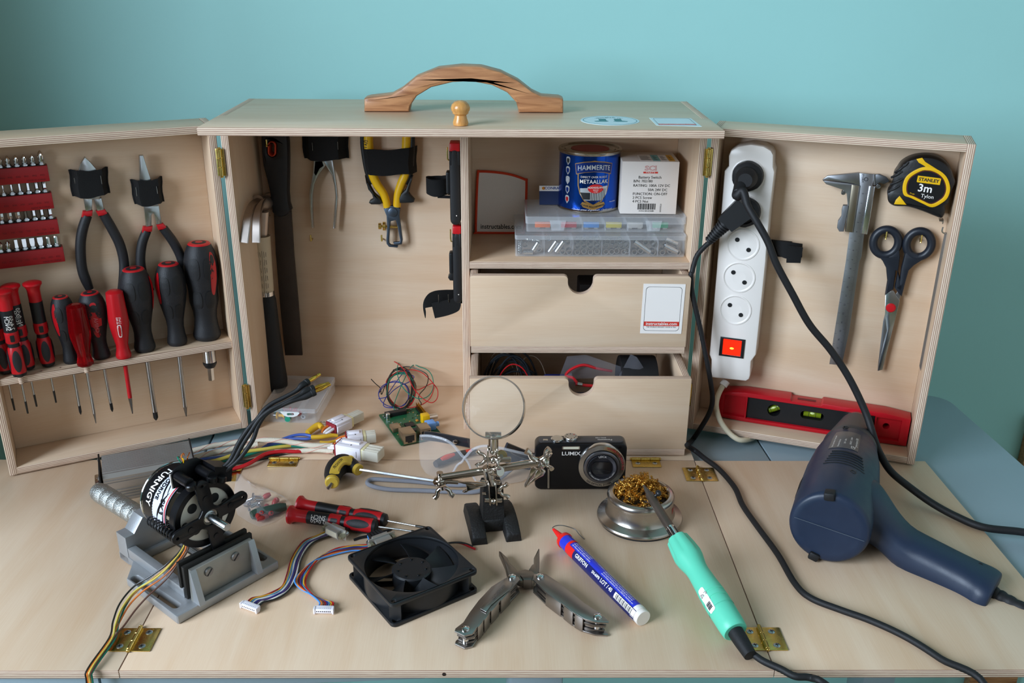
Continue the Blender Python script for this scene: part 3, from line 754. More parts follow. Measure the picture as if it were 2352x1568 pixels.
def plain_driver(label, ut, ub, tip, rpx, prof, m, mm, kind, bladeR, tm, core=False, txt=False):
    base, top, tp_, d = place(LD, *[zb_(p)[0] for p in (ut, ub)], zb_(tip)[0])
    t = thing('screwdriver', label, 'screwdriver', None, base, 'screwdrivers standing in the shelf of the left door')
    M = along(top, base); L = (base-top).length; r = rpx/3.137*(base-CAM).length/CF
    pr = scale_prof(prof, L, r)
    b = MB(None, M); b.lathe(pr, m, seg=36, mod=(lambda a, z: 1-.06*(.5+.5*cos(8*a))*(1 if .06*L < z < .62*L else 0))); b.build('handle', t)
    if core: b = MB(None, M); b.cyl((0, 0, L*.46), (0, 0, L*.98), bladeR*1.3, mm, seg=10); b.build('blade_root', t)
    if txt:
        X = M.to_3x3(); ax = X.inverted() @ (CAM-base).normalized(); a0 = atan2(ax.y, ax.x)
        b = MB(None, M)
        f = lambda zz, o: (lambda p: V(((rad(pr, zz-p.x)+.0004)*cos(a0-o-p.y/r), (rad(pr, zz-p.x)+.0004)*sin(a0-o-p.y/r), zz-p.x)))
        patch(b, pr, .56*L, .095*L, a0+.02, .2, WINK, None, pw=6); patch(b, pr, .56*L, .083*L, a0+.02, .14, RED, None, pw=6, off=.0004)
        b.text('STANLEY', .0042, WINK, None, warp=f(.56*L, -.02)); b.text('65-965', .003, WINK, None, warp=f(.40*L, -.12)); b.text('2.5x75', .003, WINK, None, warp=f(.40*L, .12)); b.build('lettering', t)
    shaft(t, M, L, (tp_-top).length, bladeR, kind, tm, mm, tl=.020 if mm is RED else .012); HOLES.append((base, bladeR+.0012)); return t
ROUND = [(0, 0), (.55, .006), (.80, .03), (.86, .08), (.90, .2), (1, .42), (.96, .52), (.74, .68), (.58, .80), (.60, .87), (.72, .94), (.74, .98), (.66, 1), (0, 1)]
plain_driver('small clear red screwdriver in front of a black one', (540, 308), (617, 744), (713, 1158), 70, ROUND, CLEARRED, STEEL, 'flat', .0016, STEEL, core=True)
plain_driver('solid bright red screwdriver with a red insulated blade', (820, 207), (893, 690), (957, 1090), 66, ROUND, RED, RED, 'flat', .0024, STEEL, txt=True)

PREC = [(0, 0), (.80, .002), (1.0, .012), (1.02, .03), (.86, .05), (.70, .085), (.68, .12), (.68, .225)]
def precision(t, M, L, r, a0, bl, kind, txt=None, ang=(.0,)):
    """slim driver, z from the turning cap at 0 to the end of the grip at L"""
    b = MB(None, M); b.lathe(scale_prof(PREC+[(0, .225)], L, r), RED, seg=32); b.build('turning_cap', t)
    b = MB(None, M); b.lathe(scale_prof([(0, .225), (.70, .225), (.70, .47), (0, .47)], L, r), BLK, seg=32)
    pr0 = scale_prof([(.70, 0), (.70, 1)], L, r)
    if txt:
        for i, s in enumerate(txt):
            b.text(s, r*.62, WINK, None, warp=lambda p, i=i: V(((.70*r+.0004)*cos(a0+ang[0]-(i*.62-.3)+p.y/(.7*r)), (.70*r+.0004)*sin(a0+ang[0]-(i*.62-.3)+p.y/(.7*r)), .36*L-p.x)) if len(ang) < 2 else V(((.70*r+.0004)*cos(a0+ang[0]+(i*.62-.3)-p.y/(.7*r)), (.70*r+.0004)*sin(a0+ang[0]+(i*.62-.3)-p.y/(.7*r)), .36*L-p.x)))
    b.build('barrel', t)
    b = MB(None, M); b.lathe(scale_prof([(0, .47), (.72, .47), (.74, .48), (.74, .585), (.66, .60), (0, .60)], L, r), RED, seg=32)
    for k_ in range(4): patch(b, scale_prof([(.74, 0), (.74, 1)], L, r), .535*L, .038*L, a0+k_*pi/2, .3, BLK, None, pw=8)
    b.build('window_ring', t)
    b = MB(None, M); b.lathe(scale_prof([(0, .60), (.60, .60), (.62, .645), (0, .645)], L, r), BLK, seg=28); b.build('neck', t)
    gp = scale_prof([(0, .645), (.62, .645), (.80, .70), (.88, .78), (.86, .86), (.78, .95), (0, .95)], L, r)
    b = MB(None, M); b.lathe(gp, RED, seg=36); b.build('grip', t)
    for k_ in (-1, 0, 1):
        b = MB(None, M); patch(b, gp, .80*L, .125*L, a0+k_*1.45, .52, RUB, None, off=.0004); b.build('grip_inlay', t, label='oval black rubber inlay')
    b = MB(None, M); b.lathe(scale_prof([(0, .95), (.76, .95), (.70, .985), (.45, 1), (0, 1)], L, r), BLK, seg=28); b.build('end_ring', t)
    b = MB(None, M); b.cyl((0, 0, L*.99), (0, 0, bl-.016), .0011, STEEL, seg=10); b.cyl((0, 0, bl-.016), (0, 0, bl-.0008), .0013, mat('burnished_tip', '3b3a38', .4, .8), r2=.0010 if kind else .0016, seg=10); b.build('blade', t)
def prec_driver(label, ut, ub, tip, txt=None):
    base, top, tp_, d = place(LD, *[zb_(p)[0] for p in (ut, ub)], zb_(tip)[0])
    t = thing('precision_screwdriver', label, 'screwdriver', None, base, 'precision screwdrivers in the shelf of the left door')
    M = along(top, base); ax = M.to_3x3().inverted() @ (CAM-base).normalized()
    precision(t, M, (base-top).length, .0098, atan2(ax.y, ax.x), (tp_-top).length, 1, txt, (0, 0)); HOLES.append((base, .0025))
prec_driver('slim red and black precision screwdriver, rightmost of those standing in the shelf', (228, 146), (350, 750), (410, 1020))
prec_driver('slim red and black precision screwdriver marked No.0x50', (70, 166), (205, 776), (272, 1048), ('No.0x50', 'SNCM'))
prec_driver('slim red and black precision screwdriver marked 2.4x50', (16, 204), (145, 826), (213, 1097), ('2.4x50', 'SNCM'))
prec_driver('slim precision screwdriver cut off by the left edge of the photo', (-95, 190), (44, 802), (128, 1072))
# the shelf itself, bored for the drivers
sh = LDT.I
hl = []
for p, r in HOLES:
    q = sh @ p; hl.append(circ(r, 14, q.x, q.y))
for u, v in ((295, 790), (440, 764)):
    q = sh @ G(*zb_((u, v))[0], ZSH); hl.append(circ(.0014, 10, q.x, q.y))
ply('driver_shelf', LDT, rect(lx0+PT, -DIN+.002, lx1-PT, -.0002), ldoor, z0=ZSH-PT, holes=hl)
zc = Z(480, 280, 3.734); zd = Z(480, 640, 3.734)
BK = FRONT(YB)
def clearmat(name, col, op, rough=.12):
    """thin clear plastic film or sheet: mostly see-through, a little milky and glossy"""
    if name in MATS: return MATS[name]
    m = bpy.data.materials.new(name); m.use_nodes = True; MATS[name] = m; nt = m.node_tree; L = nt.links.new
    b = nt.nodes['Principled BSDF']; b.inputs['Base Color'].default_value = (*srgb(col), 1); b.inputs['Roughness'].default_value = rough
    t = nt.nodes.new('ShaderNodeBsdfTransparent'); mx = nt.nodes.new('ShaderNodeMixShader'); fr = nt.nodes.new('ShaderNodeLayerWeight'); fr.inputs[0].default_value = .5
    pw = nt.nodes.new('ShaderNodeMath'); pw.operation = 'POWER'; pw.inputs[1].default_value = 3; L(fr.outputs['Facing'], pw.inputs[0])
    ad = nt.nodes.new('ShaderNodeMath'); ad.operation = 'MULTIPLY_ADD'; ad.inputs[1].default_value = .45; ad.inputs[2].default_value = op
    L(pw.outputs[0], ad.inputs[0]); L(ad.outputs[0], mx.inputs[0]); L(t.outputs[0], mx.inputs[1]); L(b.outputs[0], mx.inputs[2]); L(mx.outputs[0], nt.nodes['Material Output'].inputs[0])
    return m
CLEAR = clearmat('clear_plastic', 'eef2f6', .07); CLEARL = clearmat('milky_clear_plastic', 'eef2f6', .17, .2); FILM = clearmat('plastic_film', 'f0f0f4', .09, .15)

# ---- file
d = .014
t = thing('flat_file', 'large flat file with black handle hanging by its red-lined hole', 'file', BK, (*BK.p(*zd((730, 652))[0], d).xy, 0))
FILEM = mat('blackened_file_steel', '4a413b', .5, .75, noise=.3, nscale=25, bump=.5, bscale=1400)
b = MB(BK); b.plate(BK.p2(zc((556, 740), (706, 735), (731, 1120), (770, 1568))+zd((803, 652), (655, 652))+zc((612, 1568), (575, 1120)), d), .0045, FILEM, z0=d-.0022, bev=.0006); b.build('blade', t)
ho = BK.p2(zc((458, 118), (462, 250), (474, 360), (505, 480), (532, 590), (546, 690), (550, 760), (575, 792), (620, 806), (665, 795), (700, 765), (713, 744), (696, 690), (688, 600), (691, 450), (693, 300), (690, 180), (684, 118)), d)
top = BK.p2(zc((655, 20), (600, -35), (545, -38), (490, 15)), d)
oh = slot(BK.p(*zc((552, 190))[0], d).xy, BK.p(*zc((552, 250))[0], d).xy, .0050)
b = MB(BK); b.plate(ho+top, .019, RUB, z0=d-.0095, holes=[oh], bev=.005); b.build('handle', t)
ORG = mat('orange_red_plastic', 'cf4526', .45)
b = MB(BK); b.plate(slot(BK.p(*zc((552, 190))[0], d).xy, BK.p(*zc((552, 250))[0], d).xy, .0051), .0195, ORG, z0=d-.0095, holes=[slot(BK.p(*zc((552, 190))[0], d).xy, BK.p(*zc((552, 250))[0], d).xy, .0034)], bev=.001); b.build('hole_rim', t, label='orange red rim of the hanging hole')
# ---- hammer
t = thing('claw_hammer', 'claw hammer with pale sleeve and black grip hanging beside the file', 'hammer', BK, (*BK.p(*zd((560, 972))[0], .045).xy, .045))
d = .042
HS = mat('hammer_steel', 'b5aaa2', .36, 1, noise=.22, nscale=60, rvar=.12)
cl = []
for path, wd in (((( 440, 672, .058), (372, 712, .090), (328, 840, .116), (302, 1035, .126)), 15), (((468, 672, .058), (430, 722, .090), (408, 850, .116), (404, 1035, .126)), 14.5)):
    b_ = [BK.p(*zc((u, v))[0], k) for u, v, k in path]
    cl.append(b_)
b = MB(BK)
for P_ in cl: b.tube(P_, .004, HS, flat=(.0102, .0036), up=(0, .25, 1), n=8)
c0 = BK.p(*zc((452, 700))[0], .05); c1 = BK.p(*zc((510, 690))[0], .012)
b.tube([c0+V((-.004, .002, .004)), c0*.7+c1*.3, c0*.3+c1*.7, c1], [.0095, .0098, .0078, .0088], HS, seg=20, n=6)
b.cyl(c1+V((.0005, 0, -.001)), c1+V((.001, 0, -.010)), .0112, HS, seg=24, bev=.0015)
n0 = BK.p(*zc((468, 760))[0], .046); n1 = BK.p(*zc((462, 985))[0], d)
b.tube([n0, n1], [.0075, .0062], HS, seg=16, n=4)
b.build('head', t, label='worn steel claw head')
SLEEVE = mat('cream_label_sleeve', 'c5b59a', .5)
s0, s1 = BK.p(*zc((448, 975))[0], d), BK.p(*zc((486, 1446))[0], d)
SLE_R = .0112
b = MB(BK); b.cyl(n1+V((0, .006, 0)), s0, .0064, CHROME, seg=20); b.build('neck', t)
b = MB(BK); b.cyl(s0, s1, .0112, SLEEVE, r2=.0104, seg=28)
sm = along(s0, s1)
for i in range(7):
    a = atan2(*(sm.to_3x3().inverted() @ V((0, 0, 1))).yx)+(-.6+i*.22)
    for k in range(9):
        b.box((.0003, .0003, .006+.002*((i*7+k*3) % 3)), INK, sm @ T(.0111*cos(a), .0111*sin(a), .022+k*.0105) @ RZ(a))
b.build('label_sleeve', t, label='cream sleeve with fine print')
b = MB(BK); e1 = BK.p(*zc((489, 1480))[0], d); b.cyl(s1, e1, .0108, CHROME, seg=28); b.build('ferrule', t)
g1 = BK.p(*zd((566, 972))[0], d)
b = MB(BK); M = along(e1, g1); L = (g1-e1).length
b.lathe([(0, 0), (.0110, .0002), (.0124, .006), (.0138, L*.35), (.0158, L*.62), (.0182, L*.86), (.0178, L*.93), (.0120, L*.985), (0, L)], BLKR, M, 32, sy=.8); b.build('grip', t)
def hook(uvd, dd=.012, parent=cab, fr=BK, r=.0011):
    """small brass square hook screwed into the board"""
    p = fr.p(*uvd, 0); b = MB(fr)
    b.tube([(p.x, p.y, 0), (p.x, p.y, dd), (p.x, p.y+.0015, dd+.001), (p.x, p.y+.008, dd+.001)], r, BRASS, n=4, seg=8); b.build('hook', parent, label='small brass hook'); return p
hook(zc((545, 168))[0], .03); hook(zc((478, 850))[0], .054); hook(zc((520, 800))[0], .044)
hook(zc((888, 1000))[0], .010); hook(zc((1490, 1000))[0], .010)

# ---- bare pliers and wire stripper on the back panel
d = .009
t = thing('bare_pliers', 'bare steel pliers hanging head up in a strap beside the file', 'pliers', BK, (*BK.p(*zc((980, 900))[0], d).xy, 0))
b = MB(BK); b.plate(BK.p2(zc((903, 320), (885, 250), (930, 40), (1000, -60), (1060, 40), (1090, 250), (1068, 320), (1040, 345), (1000, 372), (960, 400), (925, 470), (893, 430)), d), .0075, STEEL, z0=d-.0035, bev=.0012); b.build('jaws', t)
for l in ([(903, 320), (985, 320), (1003, 372), (945, 450), (908, 530), (894, 620), (893, 720), (903, 905), (880, 905), (866, 720), (861, 620), (874, 530), (893, 430)], [(972, 318), (1066, 320), (1083, 430), (1099, 540), (1109, 640), (1104, 720), (1089, 908), (1066, 908), (1079, 720), (1087, 640), (1078, 540), (1054, 450), (1012, 385)]):
    b = MB(BK); b.plate(BK.p2(zc(*l), d), .0070, STEEL, z0=d-.0030+(.001 if l[0][0] > 950 else 0), bev=.0020); b.build('handle', t)
strap(BK, zc((785, 70), (1195, 70), (1195, 308), (815, 318)), .0165, cab, [zc((885, 178), (889, 245)), zc((1102, 170), (1108, 236))], flatm=.16)
t = thing('wire_stripper', 'yellow and black wire stripper hanging head down in a wide strap', 'wire stripper', BK, (*BK.p(*zc((1590, 1075))[0], d).xy, 0))
BLUEST = mat('blued_tool_steel', '56616f', .4, .9, noise=.15, nscale=90)
d = .011
b = MB(BK); b.plate(BK.p2(zc((1500, 742), (1545, 715), (1605, 715), (1640, 740), (1634, 800), (1648, 900), (1662, 1010), (1655, 1045), (1600, 1055), (1585, 1040), (1582, 1028), (1634, 1025), (1640, 1010), (1620, 900), (1603, 838), (1560, 848), (1553, 900), (1546, 1010), (1548, 1038), (1560, 1050), (1622, 1060), (1618, 1074), (1545, 1067), (1524, 1040), (1522, 1000), (1530, 900), (1524, 800)), d), .006, BLUEST, z0=d-.003, bev=.001)
c = BK.p(*zc((1578, 768))[0], d); b.lathe([(.0058, 0), (.0058, .0012), (.0045, .0018), (0, .0018)], BLUEST, T(c.x, c.y, d+.003), 24); b.build('stripping_jaws', t)
b = MB(BK)
for u, r, h in ((1467, .0042, .0036), (1504, .0058, .0034)):
    p = BK.p(*zc((u, 893))[0], d); b.lathe([(0, -h/2), (r, -h/2), (r, h/2), (0, h/2)], BRASS, T(p.x, p.y, d) @ RY(pi/2), 24, mod=lambda a, z: 1-.05*(cos(14*a) > 0))
p, q = BK.p(*zc((1460, 893))[0], d), BK.p(*zc((1635, 902))[0], d); b.cyl(p, q, .0016, BRASS, seg=12); b.build('adjusting_screw', t)
DG = mat('dark_green_black_grip', '17191a', .5)
for s, path, flange in ((0, [(1372, 60), (1366, 120), (1372, 240), (1398, 430), (1440, 530), (1500, 620), (1530, 730)], [(1340, 455), (1385, 560), (1415, 600), (1470, 650), (1492, 688), (1470, 702), (1395, 702), (1374, 688), (1382, 668), (1412, 652), (1400, 610), (1350, 520)]),
                        (1, [(1706, 60), (1698, 120), (1694, 240), (1688, 430), (1650, 530), (1622, 620), (1612, 725)], [(1752, 455), (1725, 560), (1715, 600), (1730, 625), (1766, 660), (1760, 682), (1740, 688), (1640, 690), (1632, 650), (1650, 610), (1690, 570), (1728, 470)])):
    b = MB(BK); b.tube(BK.ps(zc(*path), d), [.0056, .0060, .0062, .0060, .0056, .0052, .0050], YEL, seg=14, up=(0, 0, 1)); hd = b.build('handle', t)
    b = MB(BK); b.plate(BK.p2(zc(*flange), d), .011, DG, z0=d-.0055, bev=.0025)
    sg = -1 if s == 0 else 1
    b.tube(BK.ps(zc(*[(u+sg*(46 if v < 300 else 40), v) for u, v in path[:4]], (path[4][0]+sg*38, path[4][1])), d), [.0030, .0034, .0036, .0034, .0026], DG, seg=10, up=(0, 0, 1)); b.build('finger_guard', hd, label='black finger guard')
b = MB(BK); p = BK.p(*zc((1354, 185))[0], d); b.text('160', .0075, INK, T(p.x, p.y, d+.0058) @ RZ(pi/2)); b.build('size_mark', t)
strap(BK, zc((1297, 235), (1776, 218), (1773, 440), (1330, 452)), .0200, cab, flatm=.035, d=.014)

# ---- spring clamps on the divider
DVF = Frame((XDL, 0, 0), (0, -1, 0), (0, 0, 1))       # left face of the divider
def clamp(label, uL, uR, v0, v1, folded):
    yc = 1.088; a = gy(uL, v0, yc); c = gy(uL+2, v1, yc); z0, z1 = c.z, a.z
    wX = min(.0135, XDL-.0008-gy((uL), (v0+v1)/2, yc).x)
    t = thing('spring_clamp', label, 'clamp', None, (XDL-wX/2, yc, z0), 'clamps hung on the divider')
    F = FRONT(yc); xc = XDL-.0008-wX/2
    b = MB(F); b.plate(slot((xc, z0+wX/2), (xc-.0002, z1-.012), wX/2), .024, BLKR, z0=-.012, bev=.003)
    b.ball(.0010, WHITE, (xc+.0012, z0+.012, .0118), (1, 1, .3), 5); b.build('lever', t)
    b = MB(F); b.box((wX*.96, .0155, .022), RED, T(xc, z1-.0062, 0), bev=.0015); b.build('pad', t, label='red clamping pad')
    b = MB(F)
    for s in (-1, 1): b.plate([(xc+s*wX*.5, z1-.024), (xc+s*wX*.5, z1-.0075), (xc+s*wX*.24, z1-.0075), (xc+s*wX*.24, z1-.024)], .0235, BLKR, z0=-.0116, bev=.0008)
    b.build('fork', t)
    b = MB(F); x = xc-wX/2-.0012; b.tube([(x+.006, z1-.019, .004), (x, z1-.019, .004), (x-.0012, z1-.016, .004), (x-.0012, z1-.004, .004)], .0008, BRASS, n=3, seg=8); b.build('hook', cab, label='small brass hook')
    b = MB(F); zz = z0+(z1-z0)*.52; b.plate(rrect(.0048, .026, .002, 4, xc-wX/2-.0022, zz), .014, BLK, z0=-.007, bev=.0015)
    if folded: b.plate([(xc-wX/2+.001, z1-.02), (xc-wX/2-.0012, zz+.012), (xc-wX/2-.0012, zz-.010), (xc-wX/2-.0066, z0+.030), (xc-wX/2-.0044, z0+.0265), (xc-wX/2+.0012, z0+.026), (xc-wX/2+.001, zz)], .014, BLK, z0=-.012, bev=.001)
    b.build('trigger', t)
clamp('black spring clamp with red pad, the upper one hung on the divider', 1034, 1055, 328, 512, 0)
clamp('black spring clamp with red pad, the lower one hung on the divider', 1041, 1059, 517, 690, 1)
# straps of the divider
zu = Z(960, 300, 6.03); zl = Z(950, 500, 6.03)
yc = 1.118; F = FRONT(yc)
c0 = F.p(*zu((113, 760))[0], 0); c1 = F.p(*zu((440, 760))[0], 0); hh = (F.p(*zu((300, 640))[0], 0).y-F.p(*zu((300, 860))[0], 0).y)/2; cx = (c0.x+c1.x)/2; rx = (c1.x-c0.x)/2
b = MB(F); ring = circ(rx, 28, cx, 0, ry=.013)
b.loft([[V((p.x, c0.y+s*hh+.0012*sin(3*p.x/rx), p.y)) for p in ring]+[] for s in (-1, 1)]+[[V((cx+(p.x-cx)*.90, c0.y+s*hh, p.y*.88)) for p in ring] for s in (1, -1)], FELT, closed=True)
b.box((rx*1.1, hh*.34, .0018), FELT, T(cx+rx*.55, c0.y-hh*1.16, .010) @ RZ(-.03)); b.box((XDL-.0008-c1.x+.004, hh*2.3, .0016), FELT, T((XDL+c1.x-.002)/2, c0.y, 0)); b.build('strap', cab, label='black strap closed to a ring, upper one on the divider')
b = MB(F)
up_ = F.ps(zl((560, 1000), (430, 985), (300, 985), (210, 1020), (150, 1110), (140, 1220), (165, 1360)), 0); lo_ = F.ps(zl((560, 1130), (430, 1160), (300, 1190), (205, 1200), (172, 1210), (178, 1270), (172, 1365)), 0)
Q0, Q1 = crom(up_, 6), crom(lo_, 6)
b.loft([[p+V((0, 0, z)) for p in (a, c)]+[p+V((0, 0, z-.0018)) for p in (c, a)] for a, c, z in ((Q0[i], Q1[i], .012*sin(i/len(Q0)*2.6)) for i in range(len(Q0)))], FELT)
u2 = F.ps(zl((655, 1090), (560, 1120), (430, 1150), (245, 1185)), .012); l2 = F.ps(zl((655, 1215), (620, 1290), (480, 1350), (295, 1392)), .012)
Q0, Q1 = crom(u2, 6), crom(l2, 6)
b.loft([[a, c, c+V((0, 0, -.0018)), a+V((0, 0, -.0018))] for a, c in zip(Q0, Q1)], FELT)
for u in (342, 478): p, q = F.p(*zl((u, 1065))[0], .013), F.p(*zl((u+4, 1170))[0], .013); b.cyl(p, q, .0005, STEEL, seg=6)
b.box((.006, .018, .0016), FELT, T(XDL-.0042, (Q0[0].y+Q1[0].y)/2+.004, .006)); b.build('strap', cab, label='black strap hanging open, lower one on the divider')

# ---- sorting box on the cabinet floor, with push pins
def clear_box(t, fr, w, dp, h, walls, lid=.004, m=CLEAR, ml=CLEARL, th=.0011, lip=.0012):
    """see-through sorting box: floor, sides, dividers at x in walls, and a lid on top"""
    b = MB(fr); o, i = rrect(w, dp, .003, 4, w/2, dp/2), rrect(w-2*th, dp-2*th, .002, 4, w/2, dp/2)
    b.plate(o, h-lid, m, holes=[i], z0=.0003); b.plate(i, th, m, z0=.0003); b.build('tray', t)
    b = MB(fr)
    for x in walls: b.box((.0009, dp-2*th-.001, h-lid-.003), m, T(x, dp/2, (h-lid)/2))
    b.build('partition', t)
    b = MB(fr); o2 = rrect(w+lip, dp+lip, .0036, 4, w/2, dp/2); b.plate(o2, lid, ml, z0=h-lid+.0002, holes=[rrect(w+lip-.0018, dp+lip-.0018, .003, 4, w/2, dp/2)]); b.plate(rrect(w+lip-.0018, dp+lip-.0018, .003, 4, w/2, dp/2), .0010, m, z0=h-.0010); b.build('lid', t, label='clear lid')
of = V((-.2655, 1.0848)); ofr = V((-.1947, 1.0795)); a_ = atan2(ofr.y-of.y, ofr.x-of.x)
OB = TB.at(of.x, of.y, 0, a_)
t = thing('sorting_box', 'small clear sorting box of push pins lying on the cabinet floor', 'sorting box', OB)
clear_box(t, OB, .0708, .100, .0205, [.043], .0055)
b = MB(OB); b.plate([(.024, .0165), (.0265, .0168), (.048, .0168), (.0495, .0155), (.046, .0118), (.041, .0098), (.034, .0096), (.029, .0112)], .0014, mat('milky_white_tab', 'dfe4e4', .3), z0=0, M=T(0, -.0012, 0) @ RX(pi/2) , holes=[slot((.0345, .0135), (.0405, .0138), .0018)]); b.build('tab', t, label='milky white snap tab')
GREENP = mat('green_plastic', '1f9a7c', .35)
def pin(m, x, y, z, rz, label, tilt=pi/2):
    M = OB.M @ T(x, y, z) @ RZ(rz) @ RX(tilt)
    b = MB(None, M); b.lathe([(0, 0), (.0045, 0), (.0050, .0008), (.0045, .0016), (.0022, .0024), (.0020, .0080), (.0036, .0094), (.0036, .0104), (0, .0106)], m, seg=20); b.cyl((0, 0, -.009), (0, 0, 0), .0005, STEEL, seg=6); tag(b.build('push_pin'), label, 'push pin', 'push pins in the clear box')
pin(YEL, .0165, .006, .0072, pi/2, 'yellow push pin lying in the clear sorting box on the cabinet floor')
pin(GREENP, .031, .0075, .0062, .2, 'round green push pin behind the white tab of the clear sorting box')
pin(GREENP, .010, .022, .0062, 1.2, 'green push pin at the left end of the clear sorting box')
pin(RED, .021, .020, .0064, 2.2, 'dark red push pin behind the yellow one in the clear sorting box')
pin(RED, .036, .021, .0064, .9, 'red push pin behind the green one in the clear sorting box')
SP = mat('grey_spacer', 'a9aab0', .4)
b = MB(OB, T(.051, .006, .0062) @ RX(-pi/2)); b.lathe([(0, 0), (.0030, 0), (.0030, .009), (0, .009)], SP, seg=20); b.lathe([(0, 0), (.0013, 0), (.0013, .0001), (0, .0001)], BLK, T(0, 0, -.0003), 12); tag(b.build('spacer'), 'grey round spacer in the right half of the clear sorting box', 'spacer')

# ---- coil of hook-up wire leaning on the back panel
WR, WG, WK, WB = (mat(n, c, .35) for n, c in (('red_wire', 'bb1a22'), ('green_wire', '137a63'), ('black_wire', '1e1d1c'), ('blue_wire', '2f3a86')))
ze = Z(840, 810, 6.815)
CO = Frame((0, 1.116, .0015), (1, 0, 0), (0, cos(radians(19)), sin(radians(19))))
t = thing('wire_coil', 'loose coil of red, green, black and blue wire against the back panel', 'wire', CO, (-.09, 0, 0))
RW = random.Random(3)
def loops(cx, cy, rx, ry, n, seedk, d0):
    P = []
    for k in range(n*8):
        a = -k*pi/4+seedk; f = 1+RW.uniform(-.07, .07); P.append((cx+rx*f*cos(a)+RW.uniform(-8, 8), cy+ry*f*sin(a)+RW.uniform(-8, 8)))
    return [CO.p(*ze(q)[0], d0+.004*(.5+.5*sin(i*.9+seedk))) for i, q in enumerate(P)]
def uvp(pts, ds): return [CO.p(*ze(q)[0], dd) for q, dd in zip(pts, ds)]
b = MB(CO); b.tube(uvp([(345, 92), (470, 150), (580, 240), (660, 370), (730, 520), (800, 620), (900, 720), (1020, 780), (1100, 740), (1130, 640), (1090, 520)], [.006, .008, .009, .009, .008, .007, .005, .004, .003, .003, .003])+loops(690, 560, 380, 310, 2, .5, .001)[2:10]+loops(560, 580, 215, 290, 3, 0, .001), .00062, WR, seg=7, n=5); b.build('red_wire', t)
b = MB(CO); b.tube(uvp([(522, 148), (492, 250), (510, 390), (580, 540), (700, 660), (830, 715), (960, 690), (1050, 570), (1050, 400), (980, 280), (850, 225), (700, 235)], [.005, .007, .008, .008, .007, .006, .004, .003, .003, .003, .003, .003])+loops(555, 590, 230, 280, 3, 2.1, .003), .00062, WG, seg=7, n=5); b.build('green_wire', t)
b = MB(CO); b.tube(uvp([(85, 412), (150, 480), (230, 555), (250, 650)], [.003, .003, .003, .003])+loops(530, 560, 210, 330, 3, 3.4, .0025)+uvp([(640, 215), (820, 260), (960, 340), (975, 440), (930, 550), (850, 640), (830, 720), (870, 790), (850, 825)], [.005]*9), .00062, WK, seg=7, n=5)
b.tube(loops(520, 560, 200, 300, 2, 1.0, .004), .00062, WK, seg=7, n=5); b.build('black_wire', t)
b = MB(CO); b.tube(uvp([(200, 715), (330, 690), (420, 600), (540, 515), (680, 455), (755, 385), (720, 350), (600, 300)], [.005]*8)+loops(440, 650, 240, 200, 2, 2.4, .002), .00062, WB, seg=7, n=5); b.build('blue_wire', t)

# ---- single-board computer
A_, B_ = G(*ze((205, 1003))[0]), G(*ze((552, 1478))[0])
ey = (A_-B_).normalized(); PB = Frame(B_+V((0, 0, .0018)), (ey.y, -ey.x, 0), (ey.x, ey.y, 0))
t = thing('circuit_board', 'small green circuit board with metal ports, yellow and blue sockets', 'circuit board', PB)
PCB = mat('green_circuit_board', '1c5a38', .35, noise=.35, nscale=260); CHIP = mat('black_chip', '161618', .4); PMET = mat('port_metal', 'b5a58f', .38, 1, noise=.1, nscale=60); BLS = mat('sky_blue_plastic', '6fa3e6', .4)
W_, L_ = .056, (A_-B_).length
b = MB(PB); b.plate(rrect(W_, L_, .0012, 2, W_/2, L_/2), .0016, PCB)
for i in range(60):
    x, y = R_.uniform(.003, W_-.004), R_.uniform(.02, L_-.004); b.box((R_.choice((.001, .0018)), .0009, .0007), R_.choice((SP, CHIP, mat('tan_component', 'b58a4f', .5))), T(x, y, .0019))
b.build('board', t)
def comp(name, x, y, sx, sy, sz, m, bev=.0003, **k):
    b = MB(PB); b.box((sx, sy, sz), m, T(x, y, .0016+sz/2+.0001), bev=bev); return b.build(name, t, **k)
e_ = comp('network_port', .0115, .0090, .0160, .0205, .0130, PMET, label='metal network port')
b = MB(PB); b.plate([(-.0058, -.0035), (.0058, -.0035), (.0058, .0042), (-.0058, .0042)], .0002, BLK, T(.0115, -.0014, .0082) @ RX(pi/2)); b.plate([(-.0030, -.0055), (.0030, -.0055), (.0030, -.0035), (-.0030, -.0035)], .0002, BLK, T(.0115, -.0014, .0082) @ RX(pi/2)); b.build('port_opening', e_)
u_ = comp('usb_port', .0330, .0085, .0135, .0170, .0150, PMET, label='double metal USB port')
b = MB(PB); b.plate(rect(-.0058, .0006, .0058, .0052), .0002, BLK, T(.0330, -.00015, .0085) @ RX(pi/2)); b.plate(rect(-.0058, -.0052, .0058, -.0008), .0002, BLK, T(.0330, -.00015, .0085) @ RX(pi/2)); b.build('port_opening', u_)
comp('hdmi_port', .0065, .0400, .0115, .0150, .0060, PMET); comp('card_edge', .020, L_-.010, .028, .008, .0055, BLK)
comp('chip', .027, .045, .0120, .0120, .0014, CHIP); comp('chip', .030, .030, .0085, .0085, .0012, CHIP)
a_ = comp('audio_socket', W_-.008, .0255, .0115, .0120, .0100, BLS, .0006, label='sky blue audio socket'); b = MB(PB); b.cyl((W_-.003, .0255, .0066), (W_+.0030, .0255, .0066), .0032, BLS, seg=18); b.build('collar', a_)
v_ = comp('video_socket', W_-.0085, .0430, .0098, .0100, .0125, YEL, .0005, label='yellow video socket'); b = MB(PB); b.cyl((W_-.004, .0430, .0085), (W_+.0075, .0430, .0085), .0040, NICKEL, seg=22); b.build('barrel', v_)
b = MB(PB)
b.box((.005, .033, .0025), CHIP, T(W_-.0040, L_-.0195, .0030))
